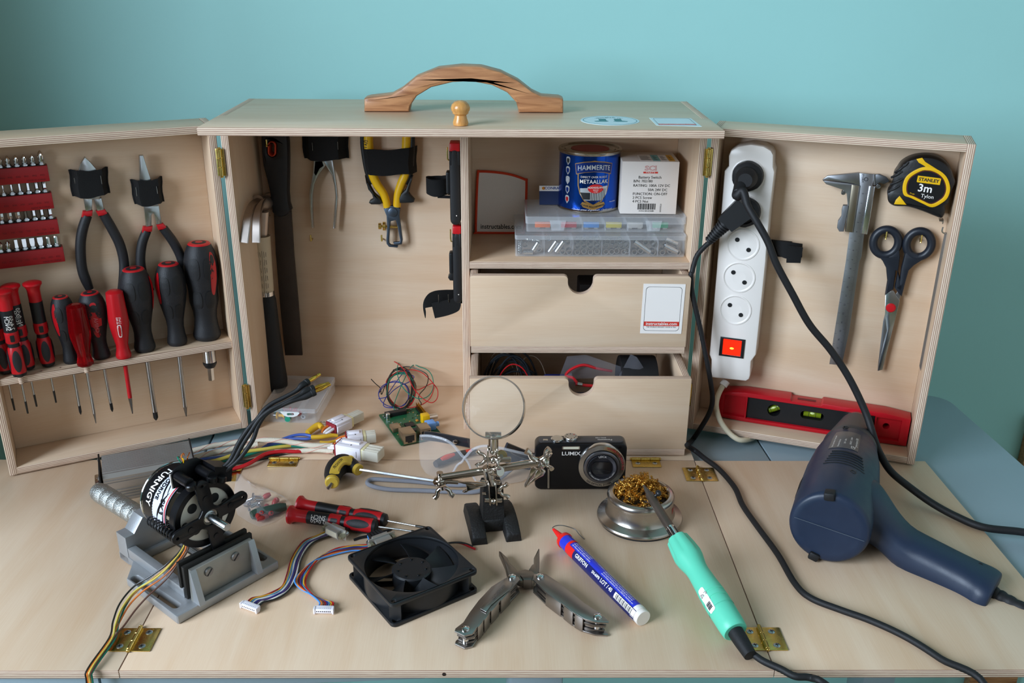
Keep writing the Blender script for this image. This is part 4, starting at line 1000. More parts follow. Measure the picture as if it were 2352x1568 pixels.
for i in range(13):
    for j in (0, 1): b.box((.0007, .0007, .0085), GOLD, T(W_-.0053+j*.0026, L_-.0045-i*.00254, .0065))
b.build('pin_header', t)
b = MB(PB); b.lathe([(0, 0), (.0032, 0), (.0033, .0055), (.0026, .0064), (0, .0064)], STEEL, T(.008, L_-.014, .0017), 18); b.build('capacitor', t)
for x, y in ((.0135, .049), (.0395, .052)): comp('small_capacitor', x, y, .0030, .0036, .0020, mat('orange_component', 'c98a35', .5))
zs = Z(1050, 140, 3.267); zr = Z(1580, 260, 3.0466); zq = Z(1580, 600, 3.0466)
def decal(b, outline, m, R, off=.0003, holes=(), M=None):
    """flat artwork wrapped round an upright cylinder of radius R (x = arc length from the front, y = height)"""
    loops = [[V((p[0], p[1], 0)) for p in outline]]+[[V((p[0], p[1], 0)) for p in h] for h in holes]
    fl = [p for l in loops for p in l]; bm = bmesh.new(); vs = [bm.verts.new(p) for p in fl]
    for a, c, d in tessellate_polygon(loops):
        if len({a, c, d}) == 3:
            if (fl[c]-fl[a]).cross(fl[d]-fl[a]).z < 0: c, d = d, c
            try: bm.faces.new((vs[a], vs[c], vs[d]))
            except ValueError: pass
    x0 = min(p.x for p in fl); x1 = max(p.x for p in fl); st = R*.09; x = x0+st
    while x < x1:
        bmesh.ops.bisect_plane(bm, geom=bm.verts[:]+bm.edges[:]+bm.faces[:], plane_co=(x, 0, 0), plane_no=(1, 0, 0)); x += st
    for v in bm.verts: v.co = wrap(R, off)(v.co)
    return b.bm(bm, m, M)
def wrap(R, off): return lambda p: V(((R+off)*sin(p.x/R), -(R+off)*cos(p.x/R), p.y))

# ---- embroidered patch leaning in the shelf compartment (its figure is left out)
PF = FRONT(YB-.0022); q = [PF.p(*u) for u in zs((152, 850), (528, 900), (510, 1300), (140, 1305))]
p0 = V((.0085, ZS+.0006)); w_, h_ = .0655, .0790
PO = [V(p) for p in ((0, .001), (.003, 0), (w_-.006, -.0), (w_-.003, .002), (w_-.001, .02), (w_, h_-.012), (w_-.002, h_-.009), (w_*.7, h_-.003), (w_*.4, h_), (.006, h_+.001), (.003, h_-.002), (.001, h_*.5))]
PP = Frame((p0.x, YB-.0060, p0.y+.0003), (1, 0, 0), (0, .045, 1))
ORGE = mat('orange_red_thread', 'd8421f', .8, bump=.5, bscale=900); PAT = mat('white_cloth', 'e4ded8', .85, bump=.3, bscale=1200)
t = thing('embroidered_patch', 'white cloth patch with orange red border leaning in the shelf compartment', 'patch', PP)
b = MB(PP); b.plate(PO, .0010, PAT); b.build('cloth', t)
b = MB(PP); b.tube([V((p.x, p.y+.0003, .0008)) for p in PO], .0016, ORGE, closed=True, n=6, seg=8); b.build('border', t, label='orange red stitched border')
b = MB(PP); b.text('instructables.com', .0088, INK, T(w_*.5, .0085, .0010), bold=.00012, sx=.86); b.build('lettering', t)

# ---- two clear boxes
zlb = ZS+.0004
LB = TB.at(.0588, 1.0862, zlb)
t = thing('sorting_box', 'lower clear sorting box full of metal spacers on the shelf', 'sorting box', LB, group='clear boxes on the shelf')
LW, LDp, LH = .2055, .1000, .0262
LX = [.0350, .0695, .1045, .1385, .1725]
clear_box(t, LB, LW, LDp, LH, LX, .0050)
ALU = mat('aluminium_tube', 'c6cbd0', .28, 1, rvar=.1, nscale=90)
def spacer_mesh(L, r=.0034, hole=True):
    b = MB(None)
    n = 20; vs = []
    b.lathe([(r*.8, 0), (r, 0), (r, L), (r*.8, L), (r*.8, 0)], ALU, seg=18); return b
WORDN = ['first', 'second', 'third', 'fourth', 'fifth', 'sixth']
def put(M, L, comp, label, r=.0034, name='spacer', cat='spacer', grp=None):
    b = spacer_mesh(L, r); b.F = LB.M @ M; o = b.build(name); tag(o, label, cat, grp or f'spacers in the {WORDN[comp]} compartment'); return o
SEEN = {}
def row(comp, items):
    x0 = ([0]+LX)[comp]+.0012
    for x, z, y, rx, ry, L in items:
        M = T(x0+x, y, z) @ RZ(ry) @ RX(rx); put(M, L, comp, f'short metal spacer in the {WORDN[comp]} compartment from the left of the lower clear box')
end = pi/2   # axis towards the viewer
E_ = lambda x, z, y=.013, L=.009: (x, z, y, pi/2, 0, L)
# ends of tubes seen face on, stacked in the middle compartments
row(2, [E_(.0045+i*.0079, .0052+j*.0071+(.0008 if i % 2 else 0), .0115+.0005*((i+j) % 2)) for j in range(3) for i in range(4) if not (j == 0 and i == 9)])
row(3, [E_(x, z, y, .005) for x, z, y in ((.0045, .0050, .010), (.0040, .0125, .011), (.0062, .0175, .0125), (.0115, .0048, .011), (.0175, .0055, .012), (.0160, .0125, .010), (.0225, .0120, .0120), (.0285, .0135, .011), (.0260, .0050, .0105), (.0300, .0060, .013), (.0210, .0180, .014), (.0120, .0160, .015))])
row(1, [E_(.0210, .0050), E_(.0290, .0050, .012), E_(.0270, .0165, .014), E_(.0040, .0190, .020, .006)])
row(4, [E_(.0050, .0050), E_(.0270, .0050, .012), E_(.0180, .0170, .014), E_(.0280, .0140, .014), E_(.0130, .0050, .018)])
row(5, [E_(.0050, .0050), E_(.0065, .0155, .014), E_(.0150, .0050, .018), E_(.0235, .0050, .0125)])
row(0, [E_(.0105, .0120, .014, .004), E_(.0040, .0052, .020, .006), E_(.0275, .0052, .020, .006)])
# long tubes lying in front of them
def longtube(comp, a, c, label):
    x0 = ([0]+LX)[comp]+.0012; A, B = V((x0+a[0], a[1], a[2])), V((x0+c[0], c[1], c[2])); L = (B-A).length
    put(along(A, B), L, comp, label, .0032)
longtube(1, (.0050, .0045, .0050), (.0135, .0045, .0180), 'left of two long tubes in the second compartment of the lower clear box')
longtube(1, (.0135, .0045, .0050), (.0220, .0045, .0180), 'right of two long tubes in the second compartment of the lower clear box')
longtube(4, (.0040, .0045, .0180), (.0235, .0045, .0050), 'long tube slanting down to the right in the fifth compartment of the lower clear box')
longtube(5, (.0070, .0045, .0130), (.0230, .0045, .0050), 'lower long tube in the last compartment of the lower clear box')
longtube(5, (.0090, .0120, .0190), (.0235, .0120, .0130), 'upper long tube in the last compartment of the lower clear box')
longtube(0, (.0085, .0045, .0045), (.0200, .0045, .0045), 'tube lying flat at the lower left corner of the lower clear box')
longtube(0, (.0205, .0060, .0060), (.0265, .0060, .0160), 'upright slanting tube in the first compartment of the lower clear box')
def spring(P, r, turns, wire, label):
    A, B = V(P[0]), V(P[1]); M = LB.M @ along(A, B); L = (B-A).length; b = MB(None, M)
    b.tube([(r*cos(i*pi/4), r*sin(i*pi/4), L*i/(turns*8)) for i in range(turns*8+1)], wire, STEEL, n=2, seg=6)
    tag(b.build('coil_spring'), label, 'spring', 'springs in the lower clear box')
spring(((.0052, .0060, .0022), (.0052, .0060, .0195)), .0026, 12, .0004, 'upright wire spring at the left end of the lower clear box')
spring(((.0120, .0100, .0190), (.0300, .0100, .0170)), .0022, 11, .0004, 'lying wire spring in the first compartment of the lower clear box')
zub = zlb+LH+.0006
UB = TB.at(.0722, 1.1000, zub, 0)
t = thing('sorting_box', 'upper clear sorting box of coloured fuses lying on another box', 'sorting box', UB, group='clear boxes on the shelf')
UW, UD, UH = .1925, .0850, .0192
UX = [.0135+i*.0275 for i in range(1, 7)]
clear_box(t, UB, UW, UD, UH, UX[:-1], .0088, lip=.0022)
for x in (.0375, .1535):
    b = MB(UB); b.plate([(x-.0098, .0152), (x+.0102, .0152), (x+.0075, .0025), (x-.0072, .0025)], .0013, CLEARL, M=T(0, -.0013, 0) @ RX(pi/2), bev=.0003); b.build('latch', t, label='milky snap latch')
def fuse(x, m, label):
    b = MB(UB, T(x, .012, .0014)); b.box((.0190, .0050, .0066), m, T(0, 0, .0050), bev=.0006); b.box((.0140, .0056, .0030), m, T(0, 0, .0050), bev=.0004)
    for s in (-1, 1): b.box((.0050, .0007, .0022), NICKEL, T(s*.0060, 0, .0011))
    tag(b.build('fuse'), label, 'fuse', 'fuses in the upper clear box')
for x, c, n in ((.0160, 'd8672b', 'orange'), (.0480, 'b81f30', 'red'), (.0755, '3e7fc2', 'blue'), (.1030, 'c0b03e', 'yellow'), (.1290, 'b9b6b2', 'pale grey'), (.1600, '2f9a70', 'green')):
    fuse(x+.004, mat('fuse_'+n.replace(' ', '_'), c, .3), n+' fuse in the upper clear sorting box')
ztop = zub+UH+.0004
# ---- flat card box behind the can
b = MB(None); x0 = .0895
bk = thing('booklet', 'dark blue booklet with white heading leaning behind the paint can', 'booklet', None, (x0+.035, 1.162, ztop))
BF = Frame((x0, 1.152, ztop+.0012), (1, 0, 0), (0, .62, .78))
b = MB(BF); NAVY = mat('navy_print', '2c3b5e', .35); b.plate(rect(0, 0, .07, .0260), .0010, NAVY); b.build('cover', bk)
b = MB(BF); b.plate(rect(0, .0185, .07, .0260), .0002, PAPER, z0=.001); b.plate(rect(.0005, .0257, .0695, .0262), .0008, BLK, z0=.0004); b.text('CONRAD', .0052, mat('blue_print', '2b4d8c', .5), T(.0175, .0222, .0012), bold=.0001); b.plate(circ(.0022, 14, .0055, .0222), .0001, mat('orange_print', 'd68a2a', .5), z0=.0012); b.build('heading', bk)

# ---- paint can
cx, cyc, R = .1508, 1.1550, .0376
CANB = mat('blue_metallic_print', '1e50b8', .16, .92, rvar=.05); TIN = mat('tinplate', 'bcb8ae', .22, 1, rvar=.08, nscale=70)
CF_ = TB.at(cx, cyc, ztop, radians(4))
t = thing('paint_can', 'round blue metal paint can with red lid patch on the upper clear box', 'paint can', CF_)
H = .0735
b = MB(CF_); b.lathe([(0, .0006), (R-.001, .0006), (R+.0012, .0002), (R+.0014, .0014), (R, .0026)], TIN, seg=64); b.build('bottom_rim', t)
b = MB(CF_); b.lathe([(0, .0026), (R, .0026), (R, H-.0050), (0, H-.0050)], CANB, seg=72); b.build('body', t)
b = MB(CF_); b.lathe([(0, H-.0050), (R, H-.0050), (R+.0014, H-.0034), (R+.0016, H-.0012), (R+.0008, H), (R-.0022, H), (R-.0030, H-.0016), (R-.0060, H-.0022), (R-.0066, H-.0010), (R-.0095, H-.0006), (R-.0108, H-.0016), (0, H-.0018)], TIN, seg=72); b.build('lid', t, label='tinplate lid and rim')
LIDR = mat('faded_red_sticker', 'a5463f', .5)
b = MB(CF_); b.plate(circ(.0235, 40), .0003, LIDR, z0=H-.0017); b.text('HOOGGLANS', .0040, mat('dull_print', '6f4a44', .6), T(.002, -.012, H-.0013) @ RZ(.2)); b.build('lid_sticker', t, label='faded red round lid sticker')
GLD = mat('gold_print', 'b98d4e', .3, .6); SIL = mat('silver_print', 'd2d6da', .3, .5); DKB = mat('dark_blue_print', '0f2f7a', .3, .4)
sh_ = lambda k, dy=0: [(x*k, (y-.036)*k+.036+dy) for x, y in ((-.0235, .0590), (-.0180, .0605), (0, .0640), (.0180, .0605), (.0235, .0590), (.0228, .0540), (.0205, .0520), (.0198, .0330), (.0170, .0230), (.0110, .0140), (0, .0085), (-.0110, .0140), (-.0170, .0230), (-.0198, .0330), (-.0205, .0520), (-.0228, .0540))]
b = MB(CF_)
decal(b, sh_(1), GLD, R, .0002); decal(b, sh_(.93), CANB, R, .0004)
decal(b, [(-.0165, .0300), (.0175, .0330), (.0165, .0230), (.0105, .0155), (-.0105, .0155), (-.0160, .0225)], SIL, R, .0005)
for i in range(9):
    x = -.0030+i*.0021; decal(b, [(x, .0135+max(0, (i-5))*.0016), (x+.0008, .0135+max(0, i-5)*.0016), (x+.0008, .0290), (x+.0004, .0305), (x, .0290)], INK, R, .0006)
decal(b, [(-.0165, .0250), (-.0040, .0250), (-.0040, .0165), (-.0120, .0165)], INK, R, .0006)
decal(b, circ(.0096, 32, .0025, .0300, ry=.0055), mat('bright_red_print', 'd22a2a', .35), R, .0009)
arc = [(-.0215, .0475), (-.011, .0500), (0, .0510), (.011, .0500), (.0215, .0475), (.0232, .0590), (.0120, .0615), (0, .0625), (-.0120, .0615), (-.0232, .0590)]
decal(b, [(x*1.03, (y-.055)*1.14+.055) for x, y in arc], GLD, R, .0006); decal(b, arc, DKB, R, .0008)
rib = [(-.0150, .0085), (-.0130, .0115), (0, .0085), (.0130, .0115), (.0150, .0085), (.0120, .0050), (0, .0015), (-.0120, .0050)]
decal(b, [(x, y+.002) for x, y in rib], GLD, R, .0009)
wr = wrap(R, .0011)
b.text('HAMMERITE', .0085, SIL, None, sx=.88, bold=.00004, warp=lambda p: wr(V((p.x, p.y+.0556-(p.x/.023)**2*.0022, 0))))
b.text('DIRECT OVER ROEST', .0034, WINK, None, warp=lambda p: wr(V((p.x, p.y+.0440, 0))))
b.text('METAALLAK', .0068, WINK, None, bold=.00005, sx=.92, warp=lambda p: wr(V((p.x, p.y+.0384, 0))))
b.text('HOOGGLANS', .0032, WINK, None, bold=.00006, warp=lambda p: wr(V((p.x+.0025, p.y+.0313, 0))))
b.text('ROOD', .0022, WINK, None, warp=lambda p: wr(V((p.x+.0025, p.y+.0284, 0)))); b.text('S 040', .0022, WINK, None, warp=lambda p: wr(V((p.x+.0025, p.y+.0262, 0))))
b.text('8 JAAR BESCHERMING', .0029, INK, None, bold=.00005, warp=lambda p: wr(V((p.x, p.y+.0078+abs(p.x)*.22-.0008, 0))))
b.text('• Zonder primer of grondverf   • Sneldrogend', .0028, WINK, None, warp=lambda p: wr(V((p.x, p.y+.0042-.0005, 0))))
b.text('AkzoNobel', .0022, WINK, None, warp=lambda p: wr(V((p.x+.0265, p.y+.0125, 0))))
for i in range(5):
    y = .0610-i*.0118; o = [(-.0018, .0040), (0, .0044), (.0018, .0040), (.0026, .0028), (.0024, -.0008), (0, -.0040), (-.0024, -.0008), (-.0026, .0028)]
    decal(b, [(x*1.25-.0345, yy*1.25+y) for x, yy in o], SIL, R, .0003); decal(b, [(x*.8-.0345, yy*.8+y) for x, yy in o], (INK, DKB, SP, DKB, REDD)[i], R, .0005)
b.build('label_print', t)

# ---- white carton
WBX = mat('white_card', 'e4dbd4', .55, noise=.02)
wf = Frame((.1862, 1.1135, ztop), (cos(-.02), sin(-.02), 0), (0, 0, 1))
t = thing('carton', 'white carton with black print beside the blue paint can', 'carton', wf)
bw, bh, bd = .0682, .0640, .0600
b = MB(wf); b.box((bw, bh, bd), WBX, T(bw/2, bh/2+.0002, -bd/2), bev=.0006); b.build('box', t)
b = MB(wf, T(0, 0, .0001))
LEFT = lambda s, x, y, z=.0052: b.text(s, z, INK, T(x, y, 0), align='LEFT')
b.text('SCI', .0082, mat('outline_red', 'c9484a', .5), T(.0342, .0560, 0), sx=1.25, bold=.0002); b.text('SCI', .0082, WBX, T(.0342, .0560, .0001), sx=1.25, bold=-.00012)
b.plate(rect(.0255, .0500, .0430, .0521), .0001, REDINK); b.text('PARTS', .0023, WINK, T(.0342, .0511, .0001), sx=1.7)
b.text('Battery Switch', .0047, INK, T(.0338, .0452, 0)); LEFT('B/N: 702180', .0142, .0405, .0045); LEFT('RATING: 100A 12V DC', .0142, .0352, .0045); LEFT('50A 24V DC', .0320, .0300, .0045)
LEFT('FUNCTION: ON-OFF', .0142, .0250, .0045); LEFT('2 PCS Screw', .0142, .0203, .0045); LEFT('4 PCS Nut', .0142, .0157, .0045)
x = .0210; i = 0
while x < .0430: w2 = (.0003, .0006, .0003, .0009, .0005)[i % 5]; b.plate(rect(x, .0058, x+w2, .0132), .0001, INK); x += w2+(.0004, .0003, .0007)[i % 3]; i += 1
b.text('4 016138 632680', .0026, INK, T(.0318, .0040, 0)); b.text('97000545', .0026, INK, T(.0488, .0080, 0) @ RZ(-pi/2)); b.build('front_print', t)
b = MB(wf, T(0, bh+.0003, 0) @ RX(-pi/2))
for x0_, x1_, m in ((.022, .037, PAPER), (.0375, .046, mat('teal_label', '7fc0c0', .5)), (.0465, .056, PAPER), (.0565, .0635, mat('amber_label', 'e0a62c', .5))):
    b.plate(rect(x0_, .004, x1_, .040), .0002, m)
    for k in range(6): b.plate(rect(x0_+.0015, .008+k*.0045, x1_-.002-(k % 3)*.001, .0092+k*.0045), .0001, INK, z0=.0002)
b.build('top_labels', t, label='coloured labels on the carton top')

# ---- what the drawers hold
BAGM = clearmat('bag_film', 'c9c9d4', .12, .2)
def bag(name, label, fr, pts, z, cat='bag', grp=None):
    """pleated clear film bag: outline points, each lifted a little"""
    b = MB(fr); n = len(pts); c = sum((V(p) for p in pts), V((0, 0)))/n
    vs = [V((c.x, c.y, z*1.6))]+[V((c.x+(p[0]-c.x)*k, c.y+(p[1]-c.y)*k, z*(1.5-k)+.0012*sin(5*i+9*k))) for k in (.5, 1) for i, p in enumerate(pts)]
    fs = [(0, 1+i, 1+(i+1) % n) for i in range(n)]+[(1+i, 1+n+i, 1+n+(i+1) % n, 1+(i+1) % n) for i in range(n)]
    b.add(vs, fs, BAGM); o = b.build(name, ang=60); return tag(o, label, cat, grp)
b = MB(None)
zf2 = .0112
t = thing('cable_bundle', 'dark cables with a thin red wire at the left of the lower drawer', 'cable', None, (.055, 1.06, zf2))
rb = random.Random(5)
def hoop(b, cx, cy, rx, h, z, r, m, tilt=0):
    b.tube([(cx-rx, cy, z), (cx-rx*.8, cy+.004, z+h*.7), (cx-rx*.2, cy+.008, z+h), (cx+rx*.5, cy+.008, z+h*.9), (cx+rx*.95, cy+.003, z+h*.45), (cx+rx*1.05, cy-.003, z)], r, m, seg=7, n=5)
b = MB(None)
for i in range(9): hoop(b, .055+rb.uniform(-.01, .012), 1.075+rb.uniform(-.012, .012), .030+rb.uniform(-.004, .006), .078+rb.uniform(-.025, .004), zf2+.008, .0012, mat('dark_cable', '20262c', .4))
b.build('dark_cables', t)
b = MB(None); hoop(b, .058, 1.052, .026, .073, zf2+.008, .0008, WR); b.build('red_wire', t)
b = MB(None)
for i in range(4): hoop(b, .060+rb.uniform(-.02, .025), 1.082+rb.uniform(-.006, .012), .024+rb.uniform(-.006, .008), .080+rb.uniform(-.01, .003), zf2+.008, .0005, mat('clear_nylon_line', '8f7d6c', .3))
b.build('nylon_line', t)
b = MB(None); b.box((.09, .045, .012), mat('dark_card_box', '25211f', .7), T(.06, 1.08, zf2+.0065), bev=.002); tag(b.build('flat_case'), 'dark flat case under the cables in the lower drawer', 'case')
t = thing('red_lead', 'red lead with metal ferrule in the lower drawer under the notch', 'cable', None, (.135, 1.04, zf2+.04))
b = MB(None); p = [DF2.p(u, v, -dd) for u, v, dd in ((1300, 862, .050), (1312, 848, .052), (1340, 838, .055), (1372, 846, .058), (1405, 852, .065))]
P3 = [DF2.w(x) for x in p]; N3 = [DF2.w(DF2.p(u, v, -dd)) for u, v, dd in ((1312, 848, .046), (1316, 868, .040), (1326, 880, .030))]
b.tube(P3[::-1]+N3[1:], .0018, WR, seg=8); b.tube([DF2.w(DF2.p(u, v, -dd)) for u, v, dd in ((1322, 881, .026), (1338, 884, .026), (1362, 886, .026))], .0019, WR, seg=8); b.build('lead', t)
b = MB(None); b.cyl(DF2.w(DF2.p(1326, 881, -.026)), DF2.w(DF2.p(1337, 883, -.026)), .0023, STEEL, seg=12); b.build('ferrule', t)
DS = mat('dark_slate_cloth', '2a2e38', .7)
b = MB(None); b.box((.050, .030, .045), DS, T(.148, 1.048, zf2+.024), bev=.010, seg=3); tag(b.build('pouch'), 'dark slate pouch under the red lead in the lower drawer', 'pouch')
b = MB(None); b.box((.030, .018, .022), mat('deep_blue_case', '1d2a6e', .5), T(.110, 1.072, zf2+.050), bev=.004); tag(b.build('blue_case'), 'small deep blue case behind the red lead in the lower drawer', 'case')
BAGF = FRONT(1.060)
q = [BAGF.p(u, v).xy for u, v in ((1282, 868), (1302, 815), (1345, 812), (1440, 845), (1486, 864))]
bag('clear_bag', 'crumpled clear film bag in the middle of the lower drawer', BAGF, q, .006, grp='clear bags in the lower drawer')
q = [FRONT(1.022).p(u, v).xy for u, v in ((1294, 862), (1313, 855), (1323, 893), (1306, 893))]
bag('clear_bag', 'clear bag corner sticking into the notch of the lower drawer', FRONT(1.022), q, .001, grp='clear bags in the lower drawer')
q = [FRONT(1.045).p(u, v).xy for u, v in ((1448, 812), (1462, 818), (1476, 840), (1486, 866), (1420, 866))]
bag('clear_bag', 'pale clear bag beside the black roll in the lower drawer', FRONT(1.045), q, .002, grp='clear bags in the lower drawer')
b = MB(None, T(.2120, 1.064, zf2+.0450) @ RY(pi/2) @ RZ(.3)); b.lathe([(.020, -.022), (.0440, -.022), (.0445, -.020), (.0445, .020), (.0440, .022), (.020, .022), (.020, -.022)], BLKR, seg=48); tag(b.build('tape_roll'), 'black roll of tape standing in the lower drawer', 'tape')
zf1 = .1150+.0095
b = MB(None); b.box((.10, .04, .055), mat('dark_brown_card', '241a16', .7), T(.19, 1.13, zf1+.0285), bev=.002); tag(b.build('dark_box'), 'dark box deep inside the upper drawer', 'box')
fb = Frame((.018, 1.072, zf1), (1, .2, 0), (0, .35, 1))
bag('clear_bag', 'grey film bag at the left of the upper drawer', fb, [(.004, .004), (.010, .086), (.020, .085), (.034, .078), (.052, .070), (.060, .004)], .004)
# ------------------------------------------------------------------ right door
# ---- power strip
PSM = mat('glossy_white_plastic', 'e6dfd8', .25, noise=.02)
d = .034
o = RD.p2(zr((285, 300), (300, 262), (350, 232), (440, 218), (530, 232), (582, 262), (598, 292), (597, 378), (607, 412), (572, 700), (547, 1000))+zq((545, 0), (476, 655), (442, 702), (436, 800), (428, 826), (405, 840), (170, 815), (160, 803), (163, 690), (150, 655))+zr((200, 1100), (255, 405), (285, 372)), d)
t = thing('power_strip', 'white power strip with glowing red switch fixed upright in the right door', 'power strip', RD, (sum(p.x for p in o)/len(o), min(p.y for p in o), 0))
b = MB(RD); b.plate(o, .0325, PSM, z0=.0015, bev=.0025); b.build('casing', t)
soc = [zr((420, 437))[0], zr((402, 687))[0], zr((385, 920))[0], zq((357, 112))[0], zq((332, 340))[0]]
SR = .0187
for i, s in enumerate(soc):
    c = RD.p(*s, d); b = MB(RD, T(c.x, c.y, d))
    b.lathe([(SR+.0006, -.0005), (SR+.0004, .0008), (SR-.0008, .0011), (SR-.0014, .0003), (SR-.003, -.0002), (0, .0002)][::-1], PSM, seg=48)
    so = b.build('socket', t)
    if i > 1:
        b = MB(RD, T(c.x, c.y, d)); ang = radians(-38)
        for k in (-1, 1): b.lathe([(.0027, .0002), (.0027, .0005), (0, .0005)], BLK, T(k*.0090*cos(ang), k*.0090*sin(ang), 0), 16)
        b.build('pin_hole', so)
fr_ = RD.p2(zq((230, 525), (403, 548), (388, 678), (215, 655)), d); c = sum(fr_, V((0, 0)))/4
wq = (fr_[1]-fr_[0]).length; hq = (fr_[0]-fr_[3]).length
b = MB(RD, T(c.x, c.y, d)); b.plate(rect(-wq/2, -hq/2, wq/2, hq/2), .0015, BLK, holes=[rect(-wq*.38, -hq*.42, wq*.38, hq*.42)], bev=.0003); sw = b.build('switch', t, label='black switch frame')
GLOW = mat('lit_red_rocker', 'e01808', .25, emit='ff2408', estr=1.3); GLOW2 = mat('neon_lamp', 'ff7a20', .3, emit='ffa030', estr=4)
b = MB(RD, T(c.x, c.y, d)); W3, H3 = wq*.36, hq*.40
b.loft([[(-W3, -H3, -.001), (W3, -H3, -.001), (W3, H3, -.001), (-W3, H3, -.001)], [(-W3, -H3, .0012), (W3, -H3, .0012), (W3, H3, .0034), (-W3, H3, .0034)]], GLOW); b.ball(.0018, GLOW2, (.0, -.0005, .0022), (1.4, .8, .4)); b.build('rocker', sw, label='lit red rocker')
CRM = mat('cream_cable', 'd8ccb0', .45)
cp = [RD.w(RD.p(*q, dd)) for q, dd in zip(zq((268, 838), (245, 870), (212, 935), (198, 1010), (222, 1105), (280, 1190)), (.020, .024, .036, .046, .054, .058))]
cp += [G(*q, z) for q, z in zip(zq((345, 1242), (400, 1250), (455, 1236)), (.004, .001, -.003))]
b = MB(None); b.tube(cp, .0034, CRM, seg=12); b.build('cord', t, label='cream mains cord')
b = MB(None); b.tube(cp[:2], .0052, PSM, seg=14, n=3); b.build('cord_gland', t)
# ---- black strap ring
b = MB(RD); cc = RD.p(*zr((690, 960))[0], .012)
q0 = RD.ps(zr((588, 900), (600, 888), (690, 884), (780, 898), (803, 912)), .010); q1 = RD.ps(zr((625, 990), (640, 995), (690, 1000), (760, 1000), (800, 1005)), .010)
zz = (.002, .010, .020, .019, .012)
b.loft([[V((p.x, p.y, z)), V((q.x, q.y, z)), V((q.x, q.y, z-.0018)), V((p.x, p.y, z-.0018))] for p, q, z in zip(crom(q0, 4), crom(q1, 4), [x.x for x in crom([V((z, 0, 0)) for z in zz], 4)])], FELT)
p = RD.ps(zr((695, 925), (806, 940), (788, 1046), (688, 1046)), .026); b.loft([[V((x.x, x.y, .024+k*.0018+.0015*s)) for x, s in zip(p, (0, 1, 1, 0))] for k in (0, 1)], FELT)
b.box((.024, .020, .0016), FELT, T(RD.p(*zr((650, 945))[0], 0).x, RD.p(*zr((650, 945))[0], 0).y, .0012)); b.build('strap', rdoor, label='black strap loop beside the power strip')
# ---- vernier caliper
d = .012
CAL = mat('satin_steel', 'a5a6aa', .34, 1, rvar=.07, nscale=40); CALD = mat('darker_satin_steel', '6b6d70', .4, 1); ENG = mat('engraved_black', '26262a', .6); CALB = mat('bright_steel', 'd5d8dc', .2, 1); CALG = mat('warm_steel', '9b917f', .35, 1)
t = thing('vernier_caliper', 'steel vernier caliper hanging between power strip and scissors', 'caliper', RD, (*RD.p(*zq((1030, 720))[0], d).xy, 0))
b = MB(RD); bm_ = RD.p2(zr((1200, 416), (1308, 425), (1250, 700), (1215, 1000))+zq((1200, 0), (1130, 480), (1078, 722), (990, 716), (1050, 340), (1105, 0))+zr((1135, 800)), d)
b.plate(bm_, .0036, CAL, z0=d-.0018, bev=.0003); beam = b.build('beam', t)
b = MB(RD); b.plate(RD.p2(zr((942, 462), (978, 434), (1200, 412), (1204, 505), (1150, 488), (1000, 466)), d), .0048, CAL, z0=d-.0022, bev=.0005)
b.plate(RD.p2(zr((1300, 424), (1312, 424), (1310, 500), (1298, 500)), d), .0048, CAL, z0=d-.0022); b.build('fixed_jaw', t)
b = MB(RD); b.plate(RD.p2(zr((944, 465), (1000, 470), (1150, 490), (1205, 503), (1156, 828), (1100, 822), (1118, 640), (1112, 560), (1082, 530), (968, 492)), d), .0062, CAL, z0=d-.0026, bev=.0005)
b.plate(RD.p2(zr((1310, 426), (1342, 424), (1390, 445), (1413, 473), (1372, 494), (1340, 484), (1310, 500)), d), .0040, CALD, z0=d-.0020, bev=.0005)  # inside jaws in a darker steel tone
for u, v in ((1088, 552), (1333, 508)): p = RD.p(*zr((u, v))[0], d); b.lathe([(.0026, -.002), (.0026, .0035), (.0022, .0042), (0, .0042)], STEEL, T(p.x, p.y, d), 18); b.box((.0044, .0006, .0005), BLK, T(p.x, p.y, d+.0042) @ RZ(.7))
sl = b.build('slider', t)
b = MB(RD); b.plate(RD.p2(zr((1268, 503), (1312, 506), (1256, 843), (1213, 838)), d), .0068, CALB, z0=d-.0026, bev=.0008); b.plate(RD.p2(zr((1146, 492), (1200, 503), (1150, 828), (1102, 822)), d), .0066, CALG, z0=d-.0026, bev=.0006); b.build('guide_rail', t)
b = MB(RD); b.plate(RD.p2(zr((1086, 640), (1126, 640), (1090, 822), (1060, 822), (1044, 795), (1050, 750), (1074, 715), (1076, 670)), d), .0085, mat('grey_thumb_grip', '6d6f72', .45, .4), z0=d-.0035, bev=.0012); b.build('thumb_grip', t)
b = MB(RD); a0 = RD.p(*zr((1230, 560))[0], d); a1 = RD.p(*zq((1038, 690))[0], d); ex_ = (a1-a0).normalized(); nx_ = V((-ex_.y, ex_.x, 0))
Mx = axes(a0+V((0, 0, .0018)), ex_, nx_); LL = (a1-a0).length
for i in range(126):
    l = .0042 if i % 10 == 0 else (.0032 if i % 5 == 0 else .0022); x = i*LL/125
    if x > LL: break
    b.box((.00018, l, .0001), ENG, Mx @ T(x, .0052-l/2+.0006, 0)); 
    if i % 8 == 0: b.box((.00018, .0026, .0001), ENG, Mx @ T(x, -.0056, 0))
for i in range(19): b.text(str(i), .0028, ENG, Mx @ T(i*LL/18.5, -.0010, .0001))
p = RD.p(*zr((1222, 450))[0], d); b.text('STORM', .0030, ENG, T(p.x, p.y, d+.0026) @ RZ(-pi/2+.08)); p = RD.p(*zr((1246, 458))[0], d); b.plate(circ(.0022, 16, p.x, p.y), .0001, ENG, z0=d+.0026, holes=[circ(.0017, 16, p.x, p.y)])
b.build('scale_marks', beam)
